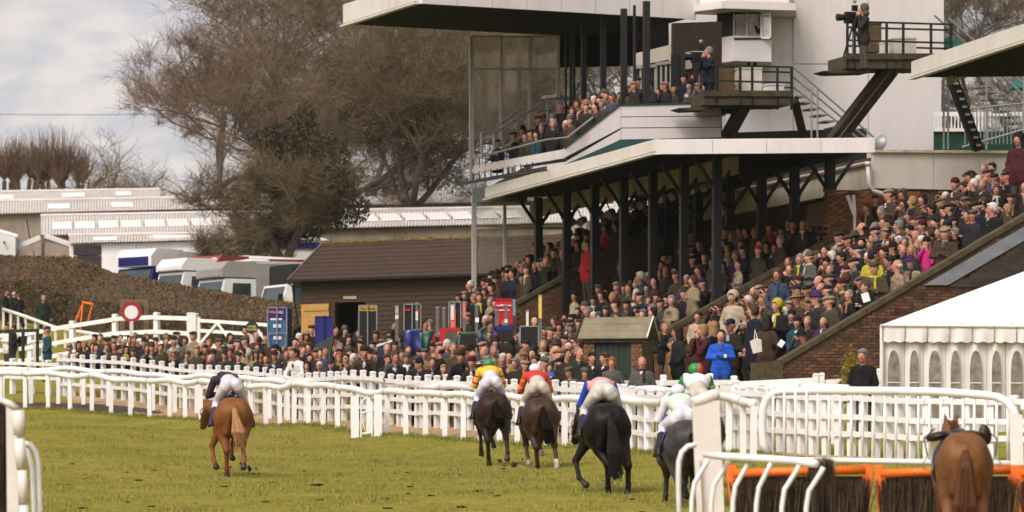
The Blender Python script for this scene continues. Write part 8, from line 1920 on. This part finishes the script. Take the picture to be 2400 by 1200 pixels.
def jockey_mesh(jk):
    """crouched rider seen from behind, forward +y; one continuous body, materials per jockey"""
    ln = math.radians(jk['lean']); hip = Vector((0, -.12, 1.78 + jk.get('up', 0))); side = jk.get('side', 0)
    sp = Vector((side, math.sin(ln), math.cos(ln))).normalized(); w = hip + sp * .20; ch = hip + sp * .40; sh = hip + sp * .50; hd = sh + (sp * .6 + Vector((0, .55, .45 - jk.get('tuck', 0)))).normalized() * .24
    acr = Vector((1, 0, -side * .6)).normalized(); k = .045
    pr = [('e', tuple(hip + Vector((.075, -.03, -.02))), (.108, .135, .130), None, 'breeches', .03), ('e', tuple(hip + Vector((-.075, -.03, -.02))), (.108, .135, .130), None, 'breeches', k), ('c', tuple(hip + sp * .02), tuple(w), .128, .135, 'breeches', k), ('c', tuple(w + sp * .05), tuple(ch), .140, .160, 'jacket', .05), ('c', tuple(sh - acr * .15), tuple(sh + acr * .15), .085, .085, 'jacket', .05), ('c', tuple(ch + Vector((0, -.03, 0)) - acr * .07), tuple(ch + Vector((0, -.03, 0)) + acr * .07), .125, .125, 'jacket', .05)]
    if jk.get('band'): pr.append(('c', tuple(sh - acr * .10 + Vector((0, -.02, .03))), tuple(sh + acr * .10 + Vector((0, -.02, .03))), .085, .085, 'band', .02))
    if jk.get('sash'): pr.append(('e', tuple(w + sp * .08 + Vector((0, -.05, 0))), (.155, .13, .055), None, 'sash', .02))
    pr += [('c', tuple(sh), tuple(hd), .055, .055, 'skin', .02), ('e', tuple(hd), (.078, .092, .10), None, 'skin', .02)]
    hands = []
    for sg in (-1, 1):
        kn = Vector((sg * .245, .20, 1.48)); an = Vector((sg * .365, -.16, 1.10)); toe = an + Vector((sg * .02, .20, -.06))
        pr += [('c', tuple(hip + Vector((sg * .11, .0, -.03))), tuple(kn), .105, .078, 'breeches', .02), ('c', tuple(hip + Vector((sg * .11, -.05, -.08))), tuple((hip + Vector((sg * .12, 0, 0))).lerp(kn, .6) + Vector((0, -.02, -.02))), .098, .084, 'breeches', .015), ('c', tuple(kn), tuple(kn.lerp(an, .35)), .072, .066, 'breeches', .03), ('c', tuple(kn.lerp(an, .36)), tuple(an), .068, .048, 'boot', .015), ('c', tuple(an), tuple(toe), .045, .040, 'boot', .02), ('e', tuple(an + Vector((0, -.03, -.05))), (.036, .04, .03), None, 'boot', .02)]
        sh_ = sh + acr * (.185 * sg); el = sh_ + Vector((sg * .10, .10, -.30 + jk.get('elup', 0))); ha = Vector((sg * .07, .62, 1.66 + jk.get('up', 0) * .5))
        m_ = sh_.lerp(el, .5); pr += [('c', tuple(sh_), tuple(el), .070, .060, 'sleeve', .035), ('c', tuple(el), tuple(ha), .056, .042, 'sleeve', .02)]
        if jk.get('hoops'):
            for f in (.35, .8): c0 = sh_.lerp(el, f); pr.append(('e', tuple(c0), (.073, .073, .05), None, 'hoop', .006))
        hands += hand_prims(ha, (-.3 * sg, .6, -.35), (0, .3, 1), sg)
    hm = jk['mats']; shells = [(pr, .0185), ([tuple(c[:-2]) + ('glove', c[-1]) for c in hands], .010)]
    mm = dict(breeches=hm['breeches'], jacket=hm['jacket'], sleeve=hm['sleeve'], boot=hm.get('boot', LEATHER), skin=SKIN, glove=LEATHER, band=hm.get('band', hm['jacket']), sash=hm.get('sash', hm['jacket']), hoop=hm.get('hoop', hm['sleeve']))
    cap = [('e', tuple(hd + Vector((0, -.012, .035))), (.108, .128, .105), None, 'cap', .01), ('e', tuple(hd + Vector((0, .11, .02))), (.07, .06, .012), None, 'cap', .01)]
    if jk.get('cap2'): cap.append(('e', tuple(hd + Vector((.056, -.012, .037))), (.062, .125, .106), None, 'cap2', .002))
    return body_mesh('person', shells, mm), body_mesh('cap', [(cap, .014)], {'cap': hm['cap'], 'cap2': hm.get('cap2', hm['cap'])})
def cl(n, c, **k): return M('silk_' + n, c, .45, .12, 7, spec=.45, bump=.15, **k)
BRW = cl('white_breeches', (.66, .63, .70)); BRC = cl('cream_breeches', (.56, .50, .42)); BRG = cl('pale_breeches', (.60, .56, .52))
JK = {
 1: dict(lean=78, tuck=.5, side=-.20, up=.06, mats=dict(breeches=BRW, jacket=cl('navy', (.014, .010, .028)), sleeve=cl('plum', (.045, .010, .035)), cap=cl('navy', (.014, .010, .028)), boot=cl('boot_navy', (.02, .012, .05)))),
 2: dict(lean=64, tuck=.05, up=.04, band=1, hoops=1, mats=dict(breeches=BRW, jacket=cl('yellow', (.82, .50, .05)), sleeve=cl('yellow', (.82, .50, .05)), band=cl('red', (.62, .03, .02)), hoop=cl('red', (.62, .03, .02)), cap=cl('green', (.02, .25, .07)))),
 3: dict(lean=64, tuck=.1, up=.03, hoops=1, mats=dict(breeches=BRC, jacket=cl('red', (.62, .03, .02)), sleeve=cl('scarlet', (.60, .06, .015)), hoop=cl('orange', (.75, .22, .02)), cap=cl('white', (.76, .74, .80)))),
 4: dict(lean=80, tuck=.45, up=.0, mats=dict(breeches=BRG, jacket=cl('pink', (.80, .36, .34)), sleeve=cl('royal_blue', (.01, .05, .40)), cap=cl('royal_blue', (.01, .05, .40)))),
 5: dict(lean=62, tuck=.1, up=-.13, sash=1, band=1, mats=dict(breeches=BRW, jacket=cl('mint', (.60, .74, .62)), sleeve=cl('white', (.76, .74, .80)), band=cl('green', (.02, .25, .07)), sash=cl('pale_yellow', (.78, .70, .25)), cap=cl('white', (.76, .74, .80)))),
 6: dict(lean=58, up=-.02, hoops=1, cap2=1, mats=dict(breeches=BRC, jacket=cl('white', (.76, .74, .80)), sleeve=cl('green', (.02, .25, .07)), hoop=cl('white', (.76, .74, .80)), cap=cl('green', (.02, .25, .07)), cap2=cl('red', (.62, .03, .02))))}
CLOTHB = M('saddle_cloth_blue', (.025, .03, .22), .6, .15, 6); CLOTHP = M('saddle_cloth_purple', (.05, .03, .16), .6, .15, 6); NUMW = M('number_white', (.8, .8, .8), .5); SADD = M('saddle_leather', (.022, .011, .010), .35, .3, 8)
def saddle_shell(name, y0, y1, drop, mat, r=.015, off=.0, roll=0.0, z0=0):
    """cloth or saddle following the barrel"""
    v, q = [], []; nu_, nv_ = 17, 6
    for j in range(nv_):
        y = y0 + (y1 - y0) * j / (nv_ - 1)
        for i in range(nu_):
            a = (i / (nu_ - 1) - .5) * 2 * drop + roll; rx = .300 + r + off; rz = .345 + r + off + (.05 if abs(y - .45) < .3 else 0); v.append((math.sin(a) * rx, y, 1.17 + z0 + math.cos(a) * rz))
    for j in range(nv_ - 1):
        for i in range(nu_ - 1): k = j * nu_ + i; q.append((k, k + nu_, k + nu_ + 1, k + 1))
    m = np_mesh(name, np.array(v), quads=np.array(q), mats=[mat]); return m
def tack(h, cloth, number=None, roll=0.0, slipped=False):
    def ch(nm, me): o = bpy.data.objects.new(nm, me); col.objects.link(o); o.parent = h; return o
    o = ch('saddle_cloth', saddle_shell('saddle_cloth', -.16, .46, 1.55, cloth, .012, roll=roll)); md = o.modifiers.new('thick', 'SOLIDIFY'); md.thickness = .012
    if number:
        for sg in (-1, 1):
            cu = bpy.data.curves.new('number', 'FONT'); cu.body = number; cu.size = .30; cu.extrude = .004; cu.align_x = 'CENTER'; cu.align_y = 'CENTER'; to = bpy.data.objects.new('number', cu); col.objects.link(to); dg = bpy.context.evaluated_depsgraph_get(); dg.update(); me = bpy.data.meshes.new_from_object(to.evaluated_get(dg)); bpy.data.objects.remove(to)
            R_ = Matrix(((0, sg * -.35, sg * .94), (sg * 1.0, 0, 0), (0, .94, .35)))
            for vt in me.vertices: vt.co = R_ @ vt.co + Vector((sg * .332, -.02 if sg < 0 else .1, 1.13))
            me.materials.clear(); me.materials.append(NUMW); n_ = ch('number', me); n_.parent = o
    b = MB(); pr = [('c', (0, -.02, 1.545), (0, .34, 1.565), .085, .10, 's', .05), ('e', (0, -.08, 1.565), (.12, .08, .04), None, 's', .03), ('e', (0, .40, 1.60), (.06, .05, .05), None, 's', .03), ('e', (.20, .28, 1.40), (.10, .16, .17), Matrix.Rotation(.6, 3, 'Y'), 's', .05), ('e', (-.20, .28, 1.40), (.10, .16, .17), Matrix.Rotation(-.6, 3, 'Y'), 's', .05)]
    if slipped: pr = [('c', (-.05, -.02, 1.53), (.02, .30, 1.54), .08, .09, 's', .05), ('e', (-.26, .10, 1.53), (.16, .16, .055), Matrix.Rotation(-.22, 3, 'Y'), 's', .05), ('e', (.10, .05, 1.55), (.16, .18, .05), None, 's', .04), ('e', (.31, .12, 1.55), (.075, .05, .125), Matrix.Rotation(-.25, 3, 'Y'), 's', .02), ('e', (-.02, -.08, 1.55), (.17, .06, .04), None, 's', .03)]
    ch('saddle', body_mesh('saddle', [(pr, .02)], {'s': SADD}))
    b = MB(); gp = [(math.sin(a) * .305, .33, 1.17 + math.cos(a) * .34) for a in np.linspace(.7, 2 * math.pi - .7, 20)]; b.tube(gp, .022, LEATHER, 6); ch('girth', b.mesh('girth', True))
    for sg in (-1, 1):
        b = MB()
        if slipped:
            x = sg * .42 if sg > 0 else -.40; b.tube([(sg * .30, .1, 1.62), (sg * .44, .0, 1.50), (x, -.05, 1.30)], .010, LEATHER, 5); b.tube([(x, -.05, 1.30), (x - .05, -.06, 1.22), (x - .05, -.06, 1.14), (x + .06, -.06, 1.14), (x + .06, -.06, 1.22), (x, -.05, 1.30)], .009, GALV, 5)
        else: b.tube([(sg * .22, .22, 1.45), (sg * .33, .05, 1.22)], .011, LEATHER, 5); b.tube([(sg * .33, .05, 1.22), (sg * .30, .02, 1.07), (sg * .37, .02, 1.07), (sg * .33, .05, 1.22)], .009, GALV, 5)
        ch('stirrup', b.mesh('stirrup', True))
    return o
def bridle(h, head, hands=True):
    hx, hy, hz = head; b = MB()
    for f, r_ in ((.18, .118), (.62, .098)):
        c = Vector((hx * 1.2, 1.60 + f * .40, 1.62 + hz - f * .30)); b.tube([c + Vector((math.cos(a) * r_, math.sin(a) * r_ * .5, math.sin(a) * r_ * .9)) for a in np.linspace(0, 2 * math.pi, 12)], .010, LEATHER, 4)
    if hands:
        for sg in (-1, 1): b.tube([(hx * 1.3 + sg * .09, 1.92, 1.40 + hz), (sg * .15, 1.2, 1.50), (sg * .07, .64, 1.66)], .008, LEATHER, 4)
    else: b.tube([(hx * 1.3 - .09, 1.9, 1.42 + hz), (-.22, 1.2, 1.3), (0, .9, 1.62), (.22, 1.2, 1.3), (hx * 1.3 + .09, 1.9, 1.42 + hz)], .009, LEATHER, 4)
    o = bpy.data.objects.new('bridle', b.mesh('bridle', True)); col.objects.link(o); o.parent = h
# stride poses: joints given left then right
HORSES = [
 # px of the rump centre, rump top row, s, turn, colour, hind(l, r), fore(l, r), socks, head offset, jockey, cloth, number, label horse, label jockey, tail(sway, length, fullness, kick)
 (546, 934, 123, .12, 'chestnut', [[(-.13, -.85, .55), (-.12, -.72, .20), (-.11, -.68, .05)], [(.14, -1.0, .66), (.15, -1.14, .36), (.14, -1.20, .22)]], [[(-.30, .62, .66), (-.27, .46, .36), (-.24, .34, .25)], [(.08, .82, .70), (.04, .62, .50), (.05, .46, .42)]], (), (-.28, 0, -.24), 1, CLOTHP, None, 'leading chestnut racehorse with a pale flaxen tail', 'jockey in navy silks and white breeches bent low over the leading chestnut', (.09, .78, 1.15, .16)),
 (1156, 922, 112, .10, 'bay', [[(-.13, -.80, .56), (-.10, -.62, .20), (-.08, -.58, .05)], [(.20, -1.02, .62), (.22, -1.12, .30), (.21, -1.17, .16)]], [[(-.12, .95, .75), (-.10, 1.05, .42), (-.09, 1.1, .3)], [(.06, .75, .66), (.08, .52, .55), (.09, .42, .46)]], (), (-.05, 0, -.10), 2, CLOTHB, '4', 'dark bay racehorse nearest the rail under the yellow jacket', 'jockey in yellow jacket with red band and green cap', (.08, .55, 1.0, .22)),
 (1266, 934, 116, .10, 'brown', [[(-.10, -.78, .56), (-.06, -.62, .20), (-.04, -.56, .05)], [(.21, -1.02, .60), (.24, -1.14, .28), (.24, -1.20, .14)]], [[(-.14, .80, .62), (-.12, .62, .36), (-.11, .52, .24)], [(.10, .72, .66), (.11, .50, .52), (.12, .40, .44)]], (('h', 1), ('f', 1)), (-.04, 0, -.12), 3, CLOTHB, '1', 'brown racehorse with white marked feet under the red jacket', 'jockey in red jacket, orange hooped sleeves and white cap', (.10, .72, 1.0, .14)),
 (1422, 948, 146, .10, 'black', [[(-.02, -.80, .58), (.0, -.68, .22), (.02, -.62, .05)], [(.26, -.98, .56), (.27, -.92, .24), (.26, -.90, .09)]], [[(-.34, .62, .66), (-.31, .42, .38), (-.22, .30, .26)], [(.14, .70, .70), (.16, .46, .56), (.18, .34, .44)]], (), (-.15, 0, -.30), 4, CLOTHB, None, 'near black racehorse with a grizzled tail', 'jockey in pink jacket and royal blue sleeves with head tucked down', (.10, .98, 1.25, .05)),
 (1612, 988, 154, .12, 'grey', [[(-.15, -.82, .56), (-.14, -.68, .20), (-.13, -.62, .05)], [(.14, -.98, .60), (.15, -1.1, .28), (.15, -1.16, .16)]], [[(-.10, .92, .76), (-.10, 1.02, .44), (-.1, 1.1, .34)], [(.12, .75, .66), (.12, .55, .50), (.12, .45, .42)]], (), (.02, 0, -.10), 5, CLOTHP, '5', 'dark grey racehorse half hidden by the padded wing board', 'jockey in white and green silks with white cap on the dark grey', (.03, .8, 1.0, .12)),
 (1643, 955, 143, .06, 'brown', [[(-.15, -.82, .56), (-.14, -.68, .20), (-.13, -.62, .05)], [(.14, -.98, .60), (.15, -1.1, .28), (.15, -1.16, .16)]], [[(-.10, .92, .76), (-.10, 1.02, .44), (-.1, 1.1, .34)], [(.12, .75, .66), (.12, .55, .50), (.12, .45, .42)]], (), (.0, 0, -.10), 6, CLOTHB, None, 'brown racehorse hidden behind the padded wing board', 'jockey in white jacket and half green half red cap above the wing board', (.03, .8, 1.0, .12)),
 (2258, 1017, 206, -.02, 'loose', [[(-.20, -.85, .52), (-.20, -.72, .20), (-.20, -.66, .05)], [(.20, -.82, .54), (.21, -.70, .20), (.21, -.64, .05)]], [[(-.18, .80, .62), (-.18, .86, .30), (-.18, .92, .12)], [(.18, .78, .62), (.18, .84, .30), (.18, .9, .12)]], (), (-.01, 0, -.05), None, CLOTHP, None, 'loose red chestnut horse with a slipped saddle and no rider at the hurdle', None, (-.04, 1.05, 1.3, .04))]
for px, yt, s, turn, colr, hind, fore, sock, head, jk, cloth, num, lab, jlab, tl in HORSES:
    top_ = P(px, yt, s); zg = gz(top_.x, top_.y)
    rot = turn + .0; k = 1.0
    base_z = top_.z - 1.545 * k
    off = Matrix.Rotation(rot, 3, 'Z') @ Vector((0, .5, 0))
    h = bpy.data.objects.new('horse', horse_mesh(colr, hind, fore, sock, head, colr == 'chestnut' and False)); col.objects.link(h)
    h.location = Vector((top_.x, top_.y, base_z)) + off; h.rotation_euler = (0, 0, rot); h.scale = (1.10 if jk else .95, 1, 1); tag(h, lab, 'horse', 'racehorses galloping up the course' if jk else None)
    o = bpy.data.objects.new('tail', tail_mesh(HCOL[colr][1], *tl, seed=jk or 9)); col.objects.link(o); o.parent = h
    b = MB(); r5 = random.Random(px); sw, L_, fl_, kk = tl
    for i in range(110):
        a, q_ = r5.uniform(-1, 1), r5.uniform(-1, 1); e_ = r5.uniform(.75, 1.12); b.tube([(a * .03, -.92, 1.33), (a * .045 * fl_ + sw * .25, -1.0 - kk * .4 + q_ * .05, 1.14), (a * .072 * fl_ + sw * .65, -1.02 - kk + q_ * .07, 1.36 - L_ * .62), (a * .07 * fl_ + sw + r5.uniform(-.05, .05), -1.0 - kk * .9 + q_ * .06, 1.36 - L_ * e_)], [.006, .007, .006, .002], HCOL[colr][1], 3, False)
    o = bpy.data.objects.new('tail_hair', b.mesh('tail_hair')); col.objects.link(o); o.parent = h; o['kind'] = 'stuff'
    tack(h, cloth, num, slipped=jk is None); bridle(h, head, jk is not None)
    if jk is None:
        mn = []; rr = random.Random(4)
        for i in range(14): y = .75 + i * .055; mn.append(('c', (rr.uniform(-.02, .02), y, 1.48 + i * .012), (rr.uniform(-.06, .06), y - .05, 1.60 + i * .012 - .05 * (i < 4)), .03, .012, 'm', .01))
        mn.append(('c', (.03, 1.52, 1.60), (.03, 1.50, 1.70), .05, .02, 'm', .02)); o = bpy.data.objects.new('mane', body_mesh('mane', [(mn, .014)], {'m': HCOL['loose'][1]})); col.objects.link(o); o.parent = h
    else:
        bm_, cm_ = jockey_mesh(JK[jk]); j = bpy.data.objects.new('person', bm_); col.objects.link(j); j.location = h.location; j.rotation_euler = (0, 0, rot); j.scale = (1.08, 1, 1); tag(j, jlab, 'person', 'jockeys riding away up the course')
        c = bpy.data.objects.new('cap', cm_); col.objects.link(c); c.parent = j
# clods of turf thrown up by the hooves, each its own, and hoof scars
CLOD = M('turf_clod', (.035, .024, .012), .95, .3, 20, bump=.6)
rr = np.random.RandomState(3); clods = [(541, 1094, 122, .05), (567, 1086, 122, .10), (584, 1098, 121.5, .13), (594, 1112, 121, .11), (600, 1098, 121.5, .05), (606, 1110, 121, .04), (575, 1115, 121, .06), (742, 1140, 134, .09), (632, 1132, 124, .05), (1172, 1080, 113, .12), (1182, 1092, 113, .07), (1203, 1089, 114, .13), (1224, 1076, 114, .05), (1228, 1090, 114, .04), (1222, 1062, 114, .03), (1190, 1062, 114, .04), (568, 1066, 122, .05), (610, 1088, 121.5, .03), (585, 1116, 121, .05), (1232, 1064, 114, .03)]
ordn = ['largest', 'second largest', 'third largest', 'fourth largest', 'fifth largest', 'sixth largest', 'middle sized', 'smallish', 'small', 'smaller', 'tiny', 'tiniest', 'least']
clods.sort(key=lambda c: -c[3]); cnt_ = [0, 0]
for i, (x, y, s, r_) in enumerate(clods):
    v = iv * (1 + rr.normal(0, .28, (len(iv), 1))) * [r_ * .5, r_ * .4, r_ * .42 ]
    o = link('turf_clod', np_mesh('turf_clod', v, tris=itf, mats=[CLOD], smooth=False), None, P(x, y, s)); g_ = x > 800; cnt_[g_] += 1; tag(o, '%s dark clod of turf thrown up behind %s' % (ordn[cnt_[g_] - 1], 'the bay and brown horses' if g_ else 'the leading chestnut'), 'clod', 'turf clods flying behind ' + ('the leading chestnut' if x < 800 else 'the bay and brown horses'))
# grass blades over the visible course
def grass(name, n, box, hgt, wdt, mats, seed, poly=None):
    rr = np.random.RandomState(seed); x = rr.uniform(box[0], box[1], n); y = box[2] + (box[3] - box[2]) * rr.rand(n)
    pxs = 1200 + x / y * F; ok = (pxs > -40) & (pxs < 2440); rl = np.interp(y, [p.y for p in rp1[:][:]][::-1] if rp1[0].y > rp1[-1].y else [p.y for p in rp1], [p.x for p in rp1][::-1] if rp1[0].y > rp1[-1].y else [p.x for p in rp1]); ok &= (x < rl + .05) | (y < 97)
    x, y = x[ok], y[ok]; z = gz_np(np.column_stack([x, y])); n = len(x); cl_ = .55 + .9 * np.clip(np.sin(x * 2.3 + np.sin(y * 1.1)) * np.sin(y * .9 + x) + .3 * rr.normal(0, 1, n), -.4, 1)
    h = hgt * rr.uniform(.5, 1.2, n) * cl_; a = rr.uniform(0, 6.28, n); dx, dy = np.cos(a) * wdt, np.sin(a) * wdt; lx, ly = rr.normal(0, .4, n) * h, rr.normal(0, .4, n) * h
    V = np.stack([np.column_stack([x - dx, y - dy, z - .01]), np.column_stack([x + dx, y + dy, z - .01]), np.column_stack([x + lx, y + ly, z + h])], 1).reshape(-1, 3)
    o = link(name, np_mesh(name, V, tris=np.arange(n * 3).reshape(-1, 3), mats=mats, mi=rr.choice(len(mats), n), smooth=False)); return tag(o, 'short worn turf blades covering the course', 'grass', kind='stuff')
GB = [M('blade_a', (.26, .240, .038), .8, .2, 2), M('blade_b', (.21, .21, .03), .8, .2, 2), M('blade_c', (.315, .27, .075), .8, .2, 2)]
grass('grass', 260000, (-16, 7.5, 62, 165), .060, .010, GB, 5)

# longer untrodden tufts at the foot of the rails
rr = np.random.RandomState(6); vt_ = []
for i in range(14000):
    j = rr.randint(0, len(rp1) - 1); p = rp1[j].lerp(rp1[j + 1], rr.rand()); x, y = p.x + rr.normal(-.10, .16), p.y + rr.normal(0, .1); vt_.append((x, y))
vt_ = np.array(vt_); z = gz_np(vt_); h = rr.uniform(.03, .12, len(vt_)); a = rr.uniform(0, 6.3, len(vt_)); x, y = vt_.T; dx, dy = np.cos(a) * .012, np.sin(a) * .012; lx, ly = rr.normal(0, .4, len(x)) * h, rr.normal(0, .4, len(x)) * h
V = np.stack([np.column_stack([x - dx, y - dy, z - .01]), np.column_stack([x + dx, y + dy, z - .01]), np.column_stack([x + lx, y + ly, z + h])], 1).reshape(-1, 3)
tag(link('grass_tufts', np_mesh('grass_tufts', V, tris=np.arange(len(x) * 3).reshape(-1, 3), mats=[M('tuft_a', (.17, .20, .025), .8, .2, 2), M('tuft_b', (.22, .22, .035), .8, .2, 2)], mi=rr.choice(2, len(x)), smooth=False)), 'longer green tufts along the foot of the running rail', 'grass', kind='stuff')
# divots: dark scars of turned earth scattered over the course
rr = np.random.RandomState(8); vv2, ff2 = [], []
for i in range(70):
    if i < 14: p = P(*[(742, 1143, 134), (905, 1166, 148), (1012, 1157, 146), (1085, 1180, 154), (1480, 1166, 150), (1120, 1150, 143), (640, 1132, 130), (880, 1052, 106), (1180, 1100, 115), (1290, 1128, 128), (300, 1170, 150), (700, 1090, 118), (950, 1100, 120), (420, 1060, 108)][i])
    else: p = P(rr.uniform(80, 1650), 1100, rr.uniform(104, 172))
    r_ = rr.uniform(.02, .05) * (1.7 if i < 8 else 1); z = gz(p.x, p.y); vv2.append(iv * (1 + rr.normal(0, .3, (len(iv), 1))) * [r_ * 1.6, r_ * 2.2, r_ * .30] + [p.x, p.y, z + .012]); ff2.append(itf + len(iv) * i)
tag(link('divots', np_mesh('divots', np.concatenate(vv2), tris=np.concatenate(ff2), mats=[CLOD], smooth=False)), 'dark scars of turned earth scattered over the turf', 'divots', kind='stuff')
